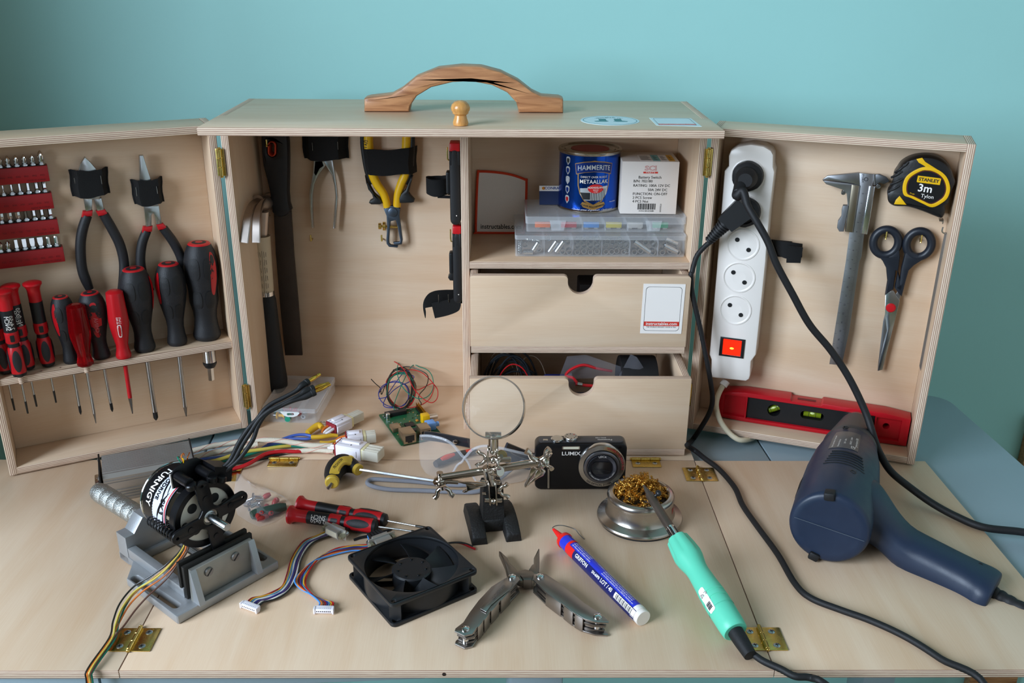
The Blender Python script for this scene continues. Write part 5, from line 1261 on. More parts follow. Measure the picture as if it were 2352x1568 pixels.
# ---- tape measure
d = .034
t = thing('tape_measure', 'black and yellow tape measure in the upper right corner of the right door', 'tape measure', RD, (*RD.p(*zr((1640, 690))[0], 0).xy, 0))
b = MB(RD); b.plate(crom([V((p.x, p.y, 0)) for p in RD.p2(zr((1397, 590), (1405, 555), (1432, 515), (1446, 440), (1470, 400), (1500, 360), (1560, 325), (1640, 308), (1720, 312), (1790, 340), (1840, 390), (1862, 450), (1872, 490), (1842, 560), (1825, 630), (1802, 652), (1803, 690), (1780, 738), (1730, 725), (1640, 690), (1540, 660), (1450, 655), (1408, 630)), d)], 4, True), .0325, mat('black_tape_case', '161617', .38, bump=.1), z0=.0015, bev=.0045); cs = b.build('case', t)
for u, v, a in ((1480, 395, .9), (1462, 430, .6), (1462, 480, .3), (1440, 530, .5), (1520, 365, 1.1)):
    p = RD.p(*zr((u, v))[0], d); b = MB(RD); b.tube([p+V((-.006*cos(a), -.006*sin(a)*0-.004, -.003)), p+V((0, 0, .0002)), p+V((.006*cos(a), .004, -.0005))], .0013, BLKR, seg=8); b.build('grip_rib', t)
b = MB(RD); rc = RD.p(*zr((1668, 518))[0], d)
ringo = [V((p.x, p.y)) for p in crom([V((x.x, x.y, 0)) for x in RD.p2(zr((1503, 505), (1530, 440), (1600, 392), (1670, 374), (1750, 395), (1810, 445), (1835, 520), (1820, 585), (1780, 625), (1710, 657), (1640, 630), (1560, 592), (1510, 570)), d)], 4, True)]
ringi = [rc.xy+(p-rc.xy)*.835 for p in ringo]
b.plate(ringo, .0012, YEL, z0=d-.0004, holes=[ringi], bev=.0003)
b.plate(RD.p2(zr((1598, 320), (1640, 311), (1662, 340), (1745, 392), (1700, 402), (1650, 388), (1662, 372), (1615, 345)), d), .0012, YEL, z0=d-.0005, bev=.0003)
b.plate(RD.p2(zr((1482, 577), (1530, 640), (1442, 636), (1455, 605)), d), .0012, YEL, z0=d-.0004, bev=.0003); b.build('yellow_trim', t, label='yellow trim')
b = MB(RD); b.plate(ringi, .0007, mat('black_face', '141416', .35), z0=d-.0002); b.plate([rc.xy+(p-rc.xy)*.81 for p in ringo], .0001, mat('dull_red_line', '7a2a26', .5), z0=d+.0005, holes=[[rc.xy+(p-rc.xy)*.795 for p in ringo]])
p = RD.p(*zr((1686, 468))[0], d); Mt = T(p.x, p.y, d+.0006) @ RZ(-.055)
lb = [(-.0118, -.0030), (-.0110, -.0036), (.0118, -.0036), (.0118, .0030), (.0108, .0036), (-.0118, .0036)]
b.plate(lb, .0002, YEL, Mt); b.text('STANLEY', .0050, INK, Mt @ T(0, 0, .0002), bold=.00014)
p = RD.p(*zr((1660, 527))[0], d); b.text('3m', .0118, WINK, T(p.x, p.y, d+.0006) @ RZ(-.055), bold=.00018); p = RD.p(*zr((1675, 582))[0], d); b.text('Tylon', .0058, WINK, T(p.x, p.y, d+.0006) @ RZ(-.055)); p = RD.p(*zr((1569, 562))[0], d); b.text('30-687', .0019, YEL, T(p.x, p.y, d+.0006) @ RZ(-.3)); b.build('face', t)
b = MB(RD); p = RD.p(*zr((1770, 744))[0], .015); b.box((.004, .0009, .012), STEEL, T(p.x, p.y, .016)); b.box((.0009, .004, .012), STEEL, T(p.x+.002, p.y-.001, .016)); b.build('hook', t, label='steel end hook')
# ---- scissors
d = .010
NVY = mat('dark_navy_plastic', '1b2029', .42, bump=.05)
t = thing('scissors', 'scissors with dark ring handles and red rivet on two hooks in the right door', 'scissors', RD, (*RD.p(*zq((1335, 765))[0], d).xy, 0))
for (cu, cv), ru, pts in (((1385, 903), 1, zr((1325, 985), (1362, 1030), (1385, 1075), (1393, 1158))+zq((1395, 125), (1378, 233), (1402, 215), (1438, 190), (1455, 60))+zr((1472, 1100), (1484, 1000), (1480, 930), (1440, 960), (1400, 990))), ((1617, 915), -1, zr((1530, 930), (1512, 1000), (1492, 1080), (1483, 1150))+zq((1470, 60), (1446, 180), (1470, 215), (1497, 243), (1520, 150), (1545, 60), (1580, 25))+zr((1660, 1010), (1620, 985), (1570, 965)))):
    c = RD.p(*zr((cu, cv))[0], d); rx = (RD.p(*zr((cu+88, cv))[0], d)-c).length; ry = (RD.p(*zr((cu, cv+90))[0], d)-c).length
    b = MB(RD); b.tube([(c.x+rx*cos(a*pi/8), c.y+ry*sin(a*pi/8), d) for a in range(16)], .0047, NVY, closed=True, seg=14, n=3, up=(0, 0, 1))
    b.plate(RD.p2(pts, d), .0085, NVY, z0=d-.0042, bev=.0022); b.build('handle', t)
b = MB(RD); b.plate(RD.p2(zq((1436, 200), (1482, 272), (1455, 385), (1362, 755), (1328, 764), (1345, 660), (1392, 480), (1378, 380), (1383, 225)), d), .0016, CALB, z0=d, bev=.0003); b.build('front_blade', t)
b = MB(RD); b.plate(RD.p2(zq((1470, 205), (1488, 245), (1470, 300), (1400, 420), (1385, 560), (1338, 762), (1326, 766), (1345, 600), (1366, 420), (1378, 375)), d), .0016, CAL, z0=d-.0018, bev=.0003); b.build('rear_blade', t)
p = RD.p(*zq((1420, 322))[0], d); b = MB(RD); b.lathe([(.0054, .0015), (.0056, .0020), (.0044, .0032), (0, .0036)], RED, T(p.x, p.y, d), 24); b.build('rivet', t, label='red rivet cap')
for q in ((1390, 842), (1636, 866)):
    p = RD.p(*zr(q)[0], d+.007); b = MB(RD); b.tube([(p.x, p.y-.0065, 0), (p.x, p.y-.0065, d+.006), (p.x, p.y-.005, d+.0075), (p.x, p.y+.0025, d+.0075)], .0009, BRASS, n=4, seg=8); b.build('hook', rdoor, label='small brass hook')
# ---- saw blade
t = thing('saw_blade', 'thin steel saw blade hanging along the right side of the right door', 'saw blade', RD, (*RD.p(*zq((1632, 765))[0], .012).xy, 0))
xb = rx1-PT-.0022
a1 = RD.p(*zr((1806, 835))[0], .020); a2 = RD.p(*zq((1632, 768))[0], .020)
SBF = Frame(RD.w((0, 0, 0)), RD.M.to_3x3() @ V((0, 0, 1)), (0, 0, 1))
b = MB(RD); b.plate(RD.p2(zr((1797, 832), (1822, 836))+zq((1772, 0), (1640, 765), (1630, 770), (1619, 730), (1755, 0)), .016), .0009, CAL, z0=.016); b.build('blade', t)
b = MB(RD); p = RD.p(*zr((1812, 815))[0], .016); b.tube([(p.x+.004, p.y+.004, .016), (p.x+.003, p.y-.002, .017), (p.x-.001, p.y-.004, .0175), (p.x-.0045, p.y-.002, .0175), (p.x-.0045, p.y+.003, .0175)], .0008, STEEL, seg=8); b.build('hook', rdoor, label='small steel hook')
# ---- spirit level
df = .0245; zb0 = ZD0+PT+.0006
t = thing('spirit_level', 'red and black torpedo spirit level lying on the bottom rail of the right door', 'spirit level', RD, (.15, zb0, df/2))
Xa, Xb, Hl = .0355, .2625, .0410
bl = [(Xa, zb0+.002), (Xa+.03, zb0), (Xb-.03, zb0), (Xb, zb0+.001), (Xb, zb0+Hl-.004), (Xb-.03, zb0+Hl-.0005), (Xa+.125, zb0+Hl), (Xa+.123, zb0+Hl-.003), (Xa+.088, zb0+Hl-.003), (Xa+.086, zb0+Hl), (Xa+.03, zb0+Hl-.0005), (Xa, zb0+Hl-.005)]
RLV = mat('level_red', 'b4101e', .3)
wx0, wx1, wy0, wy1 = Xa+.0350, Xb-.0400, zb0+.0050, zb0+Hl-.0065
b = MB(RD); b.plate(bl, .0225, RLV, z0=.002, holes=[rect(wx0, wy0, wx1, wy1), rect(Xa+.006, wy0+.001, wx0-.002, wy1-.001), rect(wx1+.002, wy0+.001, Xb-.010, wy1-.001)], bev=.001); b.build('frame', t)
b = MB(RD); b.plate(rect(Xa+.006, wy0+.001, wx0-.002, wy1-.001), .017, RLV, z0=.003); b.plate(rect(wx1+.002, wy0+.001, Xb-.010, wy1-.001), .017, RLV, z0=.003, holes=[circ(.0040, 24, (wx1+Xb)/2-.006, (wy0+wy1)/2+.002)]); b.build('end_panel', t)
vy = (wy0+wy1)/2; v1, v2, v3 = (RD.p(*zq(q)[0], df).x for q in ((603, 1020), (872, 1060), (1145, 1095)))
b = MB(RD); b.plate(rect(wx0, wy0, wx1, wy1), .016, BLK, z0=.0045, holes=[circ(.0080, 28, v1, vy+.0005), circ(.0080, 28, v3, vy), rrect(.0280, .0105, .005, 6, v2, vy+.001)]); b.build('web', t, label='black centre panel')
VIAL = mat('yellow_green_vial', 'a9c02a', .1, trans=.6, ior=1.25, emit=None); BUB = mat('pale_bubble', 'd8e69a', .1)
for x, a in ((v1, radians(28)), (v2, 0), (v3, pi/2)):
    b = MB(RD, T(x, vy+.0005, .0125) @ RZ(a)); b.cyl((-.0105 if a == 0 else -.0072, 0, 0), (.0105 if a == 0 else .0072, 0, 0), .0046, VIAL, seg=24); v = b.build('vial', t, label='yellow green vial')
    b = MB(RD, T(x, vy+.0005, .0125) @ RZ(a))
    for k in (-.0042, .0042): b.lathe([(.00462, -.00025), (.00475, 0), (.00462, .00025)], BLK, T(k, 0, 0) @ RY(pi/2), 24)
    b.ball(.0018, BUB, (0, .0016, .0036), (1.8, 1, .6), 6); b.build('bubble', v)
b = MB(RD); b.plate(slot((Xa+.096, .0135), (Xa+.116, .0135), .0025), .0006, mat('dark_red_slot', '6a0a12', .5), M=T(0, zb0+Hl-.0036, 0) @ RX(pi/2) @ SX(1, -1, 1)) if False else b.box((.022, .0006, .005), mat('dark_red_slot', '6a0a12', .5), T(Xa+.1055, zb0+Hl-.0028, .0135)); b.build('top_slot', t)

# ---- plugs and their cables come with the heat gun and the soldering iron
def plug_round(parent, s, r, hgt, m):
    c = RD.p(*s, d_ps); b = MB(RD, T(c.x, c.y, d_ps+.0012)); b.lathe([(0, 0), (r, 0), (r, .004), (r*.97, .007), (r*.72, .010), (r*.66, hgt*.75), (r*.45, hgt), (0, hgt)], m, seg=40, mod=lambda a, z: 1-.03*(cos(6*a) > .3)*(z < .008)); return c, b
d_ps = .034
zg = Z(1740, 920, 3.266); z6 = Z(1340, 1060, 3.086); zp = Z(1000, 1180, 4.3556); zf = Z(540, 1120, 3.92); zv = Z(180, 980, 3.1366); zh = Z(440, 820, 3.675); zm = Z(920, 840, 3.734)
def axpos(A, B, u, v):
    """fraction along A-B that the photo shows nearest to pixel (u, v)"""
    best = min(range(-20, 141), key=lambda i: (V(proj(A+(B-A)*(i/100)))-V((u, v))).length); return best/100
# ------------------------------------------------------------------ heat gun
GB = mat('navy_tool_plastic', '1d2a3f', .42, noise=.12, nscale=70, rvar=.1, bump=.06, bscale=900); GD = mat('dark_grey_nozzle', '33363a', .5, noise=.15, nscale=80); GT = mat('dull_nozzle_steel', 'a59c90', .4, .8, noise=.15); LBL = mat('grey_rating_plate', '55585c', .35, .4)
A = G(*zg((535, 962))[0], .0408); Bn = G(*zg((748, 150))[0], .0345); Bn = A+(Bn-A)
t = thing('heat_gun', 'navy blue heat gun lying on the right board leaf', 'heat gun', None, (A.x, A.y, 0))
L = (Bn-A).length; q0 = G(*zg((1690, 1240))[0], .022)
hd = (q0-A); az = (Bn-A).normalized(); hx = (hd-az*hd.dot(az)).normalized(); hy = az.cross(hx)
GM = Matrix((hx, hy, az)).transposed().to_4x4(); GM.translation = A      # local: z along the barrel, x towards the grip
R0 = .0388
body = [(0, .0015), (R0-.010, .0008), (R0-.004, .0002), (R0-.001, .0025), (R0, .006), (R0+.0006, L*.20), (R0-.0004, L*.40), (R0-.003, L*.53), (R0-.0068, L*.62), (R0-.0085, L*.665), (0, L*.67)]
b = MB(None, GM); b.lathe(body, GB, seg=56)
# grip, blended into the barrel by a widened root
sec = []
upv = GM.to_3x3().inverted() @ V((0, 0, 1))
GR = ((.006, .040, .030, .0640), (.022, .038, .0290, .0615), (.034, .0335, .0265, .0585), (.044, .0290, .0238, .0560), (.056, .0252, .0212, .0525), (.075, .0235, .0198, .0465), (.100, .0225, .0193, .0388), (.124, .0225, .0190, .0312), (.136, .0240, .0190, .0270), (.144, .0262, .0190, .0240), (.150, .0262, .0185, .0220), (.1545, .0245, .0170, .0205), (.1555, .020, .014, .0200))
GR = [[c.x for c in q] for q in zip(*[crom([V((g[i], 0, 0)) for g in GR], 3) for i in range(4)])]
for s, w, h, zc_ in GR:
    pts = []
    for k in range(28):
        a = 2*pi*k/28; c_, s_ = cos(a), sin(a); e = .82
        y_ = h*abs(s_)**e*(1 if s_ > 0 else -1); x_ = w*abs(c_)**e*(1 if c_ > 0 else -1)
        pts.append(V((s+x_*.26, y_, zc_+x_)))
    sec.append(pts)
drop = .0408-.0205
def grip_shift(p):      # the grip sinks from the barrel's axis to lie on the board
    k = max(0, min(1, (p.x-.03)/.05)); k = k*k*(3-2*k); return p-upv*(drop*k)
b.loft([[grip_shift(p) for p in s] for s in sec], GB); gun_body = b.build('body', t, ang=50)
b = MB(None, GM); b.lathe([(0, L*.66), (R0-.0085, L*.66), (R0-.0082, L*.685), (R0-.0100, L*.715), (R0-.0150, L*.82), (R0-.0190, L*.905), (R0-.0198, L*.925), (0, L*.925)], GD, seg=48); b.build('nozzle_shroud', t, label='dark grey heat shroud')
b = MB(None, GM); b.lathe([(0, L*.92), (.0140, L*.92), (.0140, L), (.0125, L), (.0122, L*.95), (0, L*.95)], GT, seg=36); b.build('nozzle', t, label='bare metal nozzle')
vw = GM.to_3x3().inverted() @ (CAM-A).normalized(); av = atan2(vw.y, vw.x)        # side of the barrel that faces the viewer
au = atan2(upv.y, upv.x)
b = MB(None, GM)
for i in range(6):
    z = L*(.255+.021*i); b.tube([((R0-.0001)*cos(au+s), (R0-.0001)*sin(au+s), z) for s in [(-.55+.11*k)*(1-.05*i)+.05 for k in range(11)]], .0011, BLK, n=2, seg=6)
for i in range(7):
    z = L*(.16+.014*i); b.tube([((R0)*cos(au+s), (R0)*sin(au+s), z) for s in [-1.18-.06*k for k in range(7)]], .0009, BLK, n=2, seg=6)
b.build('vent_slot', t)
pb = [(r, z) for r, z in body if r > 0]
b = MB(None, GM); gp_ = lambda a, z, o=.0003: ((rad(pb, z)+o)*cos(a), (rad(pb, z)+o)*sin(a), z)
na, nz = 10, 8; z0_, z1_, a0_, a1_ = L*.395, L*.60, au-.50, au+.30
vs = [gp_(a0_+(a1_-a0_)*i/na, z0_+(z1_-z0_)*j/nz) for j in range(nz+1) for i in range(na+1)]
b.add(vs, [(j*(na+1)+i, j*(na+1)+i+1, (j+1)*(na+1)+i+1, (j+1)*(na+1)+i) for j in range(nz) for i in range(na)], LBL)
def gtext(s, size, a, z, m=None):
    b.text(s, size, m or PAPER, None, align='LEFT', warp=lambda p: V(gp_(a-p.y/R0, z+p.x, .0006)))
for i, (s, sz) in enumerate((('Atlas Copco Electric Tools GmbH', .0026), ('Winnenden Germany', .0026), ('230V~  50Hz', .0028), ('300/500°C  1500W', .0028), ('powerterm 500', .0040))):
    gtext(s, sz, au-.40+.155*i, z0_+.0025+(.0 if i < 2 else .010 if i < 4 else .008))
b.text('CE', .0065, PAPER, None, warp=lambda p: V(gp_(au+.16-p.y/R0, z0_+.0055+p.x, .0006))); b.build('rating_plate', t, label='grey rating plate with fine print')
b = MB(None, GM)
b.box((.068, .0004, .0004), mat('seam_line', '56606b', .6), T(0, 0, -.00005) @ RZ(0)); b.build('seam', t)
for a in (au-.12, au+pi+.28):
    b = MB(None, GM); b.box((.0085, .0100, .0115), BLKR, RZ(a) @ T(R0-.0030, 0, .0030), bev=.0016); b.build('foot', t, label='black rubber foot')
b = MB(None, GM)
for (x, y, z) in ((R0*cos(au+.30), R0*sin(au+.30), L*.215), (R0*cos(au-.2)-.0065*cos(au), R0*sin(au-.2)-.0065*sin(au), L*.645)):
    b.lathe([(.0032, -.0006), (.0032, .0009), (.0022, .0009), (.0020, -.0004), (0, -.0004)], BLK, T(x, y, z) @ V((x, y, 0)).to_track_quat('Z', 'Y').to_matrix().to_4x4(), 18)
for s, zc_ in ((.060, .066), (.140, .040)):
    p = grip_shift(V((s, 0, zc_))); upq = (upv*.85+vw*.5).normalized(); q = p+upq*.0205; b.cyl(q-upq*.004, q-upq*.0004, .0022, BLK, seg=14)
b.build('screw_hole', t)
# mains lead: leaves the grip, runs out of the photo and comes back over the door to the first socket
e0 = GM @ grip_shift(V((.154, 0, .0200))); dirh = (GM.to_3x3() @ V((.95, 0, -.30))).normalized()
out = [G(*zg((1999, 1395))[0], .010), G(2375, 1362, .008), G(2460, 1330, .006), G(2490, 1270, .005), G(2440, 1240, .0045), G(2352, 1222, .0045)]
back = [G(*q, z) for q, z in zip(zg((1700, 950), (1500, 872), (1320, 775), (1150, 655)), (.0045, .005, .008, .016))]
rise = [RD.w(RD.p(*q, dd)) for q, dd in zip(zg((1000, 530), (920, 400))+zq((1310, 1260), (1245, 1060), (1130, 820), (1000, 622), (850, 440), (730, 225), (620, 20))+zr((560, 900), (480, 755), (415, 640), (385, 545)), (.130, .112, .100, .084, .078, .078, .080, .082, .084, .084, .081, .076, .070))]
b = MB(None); b.tube([e0+dirh*.0, e0+dirh*.018, e0+dirh*.045]+out[:0], [.0078, .0066, .0058], BLKR, seg=14, bump=lambda i: 1 if i % 3 else .88); b.build('strain_relief', t)
b = MB(None); b.tube([e0+dirh*.03, e0+dirh*.06]+[G(2420, 1372, .009)]+out[2:]+back+rise, .0041, BLKR, seg=12, n=8); b.build('cable', t, label='thick black cable')
c, b = plug_round(t, soc[0], .0176, .026, BLKR)
b.cyl(V((-.004, -.002, .012)), V((-.006, -.014, .034)), .0085, BLKR, r2=.0062, seg=16, bev=.001); pe = rise[-1]; b.build('plug', t, label='round black mains plug')
b = MB(None); b.tube([RD.w((c.x-.006, c.y-.012, .034+.030)), RD.w((c.x-.006, c.y-.016, .034+.034)), rise[-1], rise[-2]], [.0066, .0062, .0050, .0042], BLKR, seg=12); b.build('plug_sleeve', t)
# ------------------------------------------------------------------ soldering iron
MINT = mat('mint_green_plastic', '62cfae', .4, noise=.03, nscale=40)
A = G(*z6((425, 165))[0], .0500); B = G(*z6((1078, 1206))[0], .0128); L = (B-A).length
t = thing('soldering_iron', 'mint green soldering iron leaning its tip on the brass wool tin', 'soldering iron', None, (B.x, B.y, 0))
M = along(A, B); P = lambda u, v: axpos(A, B, *z6((u, v))[0])*L
s1, s2, s3, s4, s5, s6, s7 = P(470, 240), P(610, 480), P(655, 560), P(745, 680), P(810, 740), P(880, 870), P(1078, 1206)
TIPM = mat('oxidised_tip', '5b554f', .5, .7, noise=.2); SHM = mat('burnt_steel_sleeve', '6d6259', .42, .85, noise=.25, nscale=60)
b = MB(None, M); b.lathe([(0, 0), (.0009, .0006), (.0026, s1*.62), (.0031, s1)], TIPM, seg=20); b.build('tip', t)
b = MB(None, M); b.lathe([(0, s1), (.0046, s1), (.0046, s2), (0, s2)], SHM, seg=24); xa = M.to_3x3().inverted() @ V((.7, .2, .8)); xa.z = 0; xa.normalize(); b.cyl((xa.x*.002, xa.y*.002, s1+.006), (xa.x*.009, xa.y*.009, s1+.006), .0016, BLK, seg=12); b.ball(.0030, BLK, (xa.x*.009, xa.y*.009, s1+.006), (1, 1, 1.2), 8); b.build('heater_sleeve', t)
b = MB(None, M); b.lathe([(0, s2), (.0047, s2), (.0048, s3+.002), (0, s3+.002)], CHROME, seg=24)
for k in range(6): b.box((.0006, .0018, (s3-s2)*.7), BLK, RZ(k*pi/3) @ T(.0047, 0, (s2+s3)/2))
b.build('ferrule', t)
hp_ = [(0, s3), (.0085, s3), (.0112, s3+.0015), (.0128, (s3+s4)/2), (.0138, s4-.003), (.0132, s4+.003), (.0108, s5), (.0104, s5+.006), (.0112, s6), (.0122, s6+.012), (.0122, s6+.0125), (.0116, s6+.0130), (.0116, s6+.0142), (.0123, s6+.0148), (.0124, s6+.0195), (.0117, s6+.0200), (.0117, s6+.0212), (.0124, s6+.0218), (.0126, s6+.030), (.0124, s7-.030), (.0120, s7-.008), (.0114, s7-.001), (.0105, s7), (0, s7)]
b = MB(None, M); b.lathe(hp_, MINT, seg=40, mod=lambda a, z: 1-.10*max(0, cos(6*a))**2*(1 if s3+.001 < z < s4 else 0)); b.build('handle', t)
va = M.to_3x3().inverted() @ (CAM-B).normalized(); a0 = atan2(va.y, va.x)
side = M.to_3x3().inverted() @ V((-1, -.2, 0)); sa = atan2(side.y, side.x)
aL = a0+(.62 if abs(((a0+.62-sa+pi) % (2*pi))-pi) < abs(((a0-.62-sa+pi) % (2*pi))-pi) else -.62)
b = MB(None, M); zc_ = P(885, 1020); patch(b, hp_, zc_, .0135, aL, .34, PAPER, None, pw=8)
for k in range(5): patch(b, hp_, zc_+.004+k*.0014, .0004+.0002*(k % 2), aL, .22, INK, None, off=.0005, pw=8)
b.text('Qref', .0042, INK, None, warp=lambda p: V(((rad(hp_, zc_-.006+p.y)+.0006)*cos(aL-p.x/.0125), (rad(hp_, zc_-.006+p.y)+.0006)*sin(aL-p.x/.0125), zc_-.006+p.y))); b.build('sticker', t, label='small white sticker with bar code')
b = MB(None, M); b.tube([(0, 0, s7-.002), (0, 0, s7+.010), (0, 0, s7+.026)], [.0072, .0068, .0056], BLKR, seg=18); b.build('strain_relief', t)
e1 = M @ V((0, 0, s7+.020)); r2 = .0031
z1o = [G(*q, z) for q, z in zip(z6((1180, 1345), (1270, 1410), (1400, 1470), (1500, 1520)), (.006, .0045, .0040, .0040))]
hang = [G(1862, 1556, .004), G(1905, 1578, .003), V((.372, .600, -.05)), V((.40, .585, -.12)), V((.44, .59, -.10)), G(2268, 1590, .003)]
retn = [G(*q, .0034) for q in ((2160, 1512), (2080, 1462), (2000, 1425), (1930, 1400))+tuple(zg((400, 1480), (280, 1370), (150, 1150), (0, 945)))+tuple(z6((1130, 310),))+tuple((1520+u/9.8, 960+v/9.8) for u, v in ((1640, 1560), (1300, 1160), (960, 900), (760, 740)))]
rise = [G(1520+600/9.8, 960+640/9.8, .010), G(1520+575/9.8, 960+590/9.8, .016), RD.w(RD.p(1520+680/9.8, 960+500/9.8, .060))]+[RD.w(RD.p(*q, dd)) for q, dd in zip(zq((80, 1180), (150, 1060), (172, 960), (152, 800), (122, 640), (82, 450), (30, 220), (22, 100))+zr((30, 1105), (62, 1000), (120, 930), (165, 895)), (.064, .062, .062, .062, .064, .066, .068, .068, .066, .062, .058, .056))]
b = MB(None); b.tube([M @ V((0, 0, s7+.012)), e1]+z1o+hang+retn+rise, r2, BLKR, seg=12, n=8); b.build('cable', t, label='thin glossy black cable')
c, b = plug_round(t, soc[1], .0176, .012, BLKR)
p1, p2 = RD.p(*zr((400, 640))[0], .052), RD.p(*zr((265, 770))[0], .056); d0 = V((c.x, c.y, .0352))
b.loft([[x-d0 for x in (p1+V((-.008, .008, -.012)), p1+V((.012, -.010, -.012)), p1+V((.012, -.010, .010)), p1+V((-.008, .008, .010)))], [x-d0 for x in (p2+V((-.0085, .0060, -.012)), p2+V((.0085, -.0075, -.012)), p2+V((.0085, -.0075, .008)), p2+V((-.0085, .0060, .008)))]], BLK); b.build('plug', t, label='angled black mains plug')
b = MB(RD); p3 = RD.p(*zr((150, 890))[0], .056); n_ = 9
for i in range(n_):
    k = i/(n_-1); q = p2.lerp(p3, k*.95); b.lathe([(0, 0), (.0085-.003*k, 0), (.0088-.003*k, .0016), (.0070-.0026*k, .0018), (.0070-.0026*k, .0030), (0, .0030)], BLKR, along(q, q+(p3-p2)), 18)
b.build('plug_sleeve', t, label='ribbed cable sleeve')

# ------------------------------------------------------------------ tip cleaning tin with brass wool
TINM = mat('spun_steel', 'b5aea6', .27, 1, noise=.06, nscale=30, rvar=.06)
c = V((.1912, .8590, 0)); t = thing('cleaning_tin', 'round spun steel tin with flared foot holding brass wool', 'tin', None, c)
b = MB(None, T(*c)); b.lathe([(0, .0002), (.0435, .0002), (.0440, .001), (.0435, .0022), (0, .0022)], mat('black_felt_pad', '1b1b1b', .9, bump=.6, bscale=900), seg=64); b.build('base_pad', t, label='black felt pad under the foot')
b = MB(None, T(*c)); b.lathe([(.0420, .0022), (.0452, .0030), (.0458, .0048), (.0450, .0066), (.0420, .0078), (.0372, .0100), (.0352, .0140), (.0348, .0240), (.0356, .0272), (.0360, .0290), (.0352, .0318), (.0330, .0335), (.0300, .0338), (.0285, .0325), (.0280, .0280), (.0280, .0060), (0, .0060)], TINM, seg=72); b.build('body', t)
b = MB(None, T(*c)); 
for k in range(5): b.box((.0003, .0022, .0060-.0008*k), mat('red_print', 'b9413c', .4), RZ(-.42+k*.045) @ T(.0351, 0, .0185))
b.build('red_mark', t)
rw_ = random.Random(11)
BW = mat('brass_wool_metal', 'cf9f4c', .22, 1, rvar=.1, nscale=300)
b = MB(None, T(*c))
for i in range(190):
    a, rr = rw_.uniform(0, 2*pi), .0265*sqrt(rw_.random()); x, y = rr*cos(a), rr*sin(a); z = .027+.024*(1-(rr/.028)**2)*rw_.uniform(.55, 1)
    d = V((rw_.gauss(0, 1), rw_.gauss(0, 1), rw_.gauss(0, .45))).normalized(); u = d.orthogonal().normalized(); w = d.cross(u); cr_ = rw_.uniform(.0009, .0021); n = rw_.randint(9, 15)
    pts = []
    for k in range(n*4):
        f = k/4; p = V((x, y, z))+d*(f-n/2)*.00115+(u*cos(f*2*pi)+w*sin(f*2*pi))*cr_
        rad_ = V((p.x, p.y)).length
        if rad_ > .0275 and p.z < .0345: s_ = .0275/rad_; p.x *= s_; p.y *= s_
        pts.append(p)
    b.tube(pts, .00026, BW, seg=4, n=0, flat=(.0008, .00022))
tag(b.build('brass_wool', ang=60), 'golden curly brass wool heaped in the round steel tin', 'brass wool')

# ------------------------------------------------------------------ solder tube
SBLU = mat('blue_label', '2b38c4', .3); SRED = mat('red_cap_plastic', 'e2231f', .35)
r = .0076; A = G(*zp((1278, 250))[0], r+.0002); B = G(*zp((2082, 1046))[0], r+.0002); L = (B-A).length; M = along(A, B)
t = thing('solder_tube', 'blue and red tube of solder with wire curling from its red nozzle', 'solder tube', None, (A+B)/2-V((0, 0, r)))
va = M.to_3x3().inverted() @ V((0, 0, 1)); a0 = atan2(va.y, va.x)
vl = M.to_3x3().inverted() @ V((-.75, -.65, 0)); al = atan2(vl.y, vl.x); sgn = 1 if ((al-a0+pi) % (2*pi))-pi > 0 else -1
b = MB(None, M); b.lathe([(0, L*.035), (r*1.0, L*.035), (r, L*.965), (0, L*.965)], SBLU, seg=40); b.build('tube', t)
b = MB(None, M); b.lathe([(0, L*.955), (r*1.01, L*.955), (r*1.01, L-.0005), (r*.95, L), (0, L)], WHITE, seg=40); b.build('end_plug', t, label='white end plug')
b = MB(None, M); b.lathe([(0, -.001), (r*.75, -.001), (r*1.05, .0005), (r*1.12, L*.018), (r*1.12, L*.030), (r*1.0, L*.036), (0, L*.036)], SRED, seg=36)
nz = G(*zp((1180, 152))[0], .0100); nl = M.inverted() @ nz
b.tube([(0, 0, 0), nl*.45, nl], [.0040, .0030, .0014], SRED, seg=14, n=4); b.build('nozzle_cap', t, label='red nozzle cap')
b = MB(None, M); wp = lambda x, y, o=.0003: V(((r+o)*cos(a0+sgn*x/r), (r+o)*sin(a0+sgn*x/r), y))
def band(m, z0_, z1_, x0_, x1_, o):
    n = 16; vs = [wp(x0_+(x1_-x0_)*i/n, z, o) for z in (z0_, z1_) for i in range(n+1)]; b.add(vs, [(i, i+1, n+2+i, n+1+i) for i in range(n)], m)
band(SRED, L*.115, L*.140, -pi*r, pi*r, .0003); band(mat('navy_label', '1c2260', .3), L*.14, L*.965, r*.62, r*2.2, .0003); band(SRED, L*.14, L*.215, r*.62, r*2.2, .0004); band(WINK, L*.735, L*.965, r*.70, r*1.45, .0004); band(WINK, L*.925, L*.965, -pi*r, pi*r, .00035)
tx = lambda s, size, x, z, al='LEFT', sx=1, bold=0: b.text(s, size, WINK, None, align=al, sx=sx, bold=bold, warp=lambda p: wp(x-p.y, z+p.x, .0006))
fine = ('Soldeertin met harskern, geschikt voor elektronica en', 'fijne las- en soldeerwerken. Smeltpunt 183 graden C.', 'Etain a souder avec ame en resine, pour electronique', 'Bei der Arbeit fuer gute Belueftung sorgen. Ausserhalb', 'der Reichweite von Kindern aufbewahren. EU norm 29453')
for k, s in enumerate(fine): tx(s[:34], .0022, r*(-.75+.27*k), L*.16, sx=.98); tx(s[10:]+' '+s[:18], .0022, r*(-.75+.27*k), L*.535, sx=.86)
tx('GRIFFON', .0052, r*1.0, L*.245, bold=.00012); tx('SN-60PB', .0036, r*1.0, L*.46, bold=.0001); tx('LOT / 40', .0052, r*1.0, L*.565, bold=.0001)
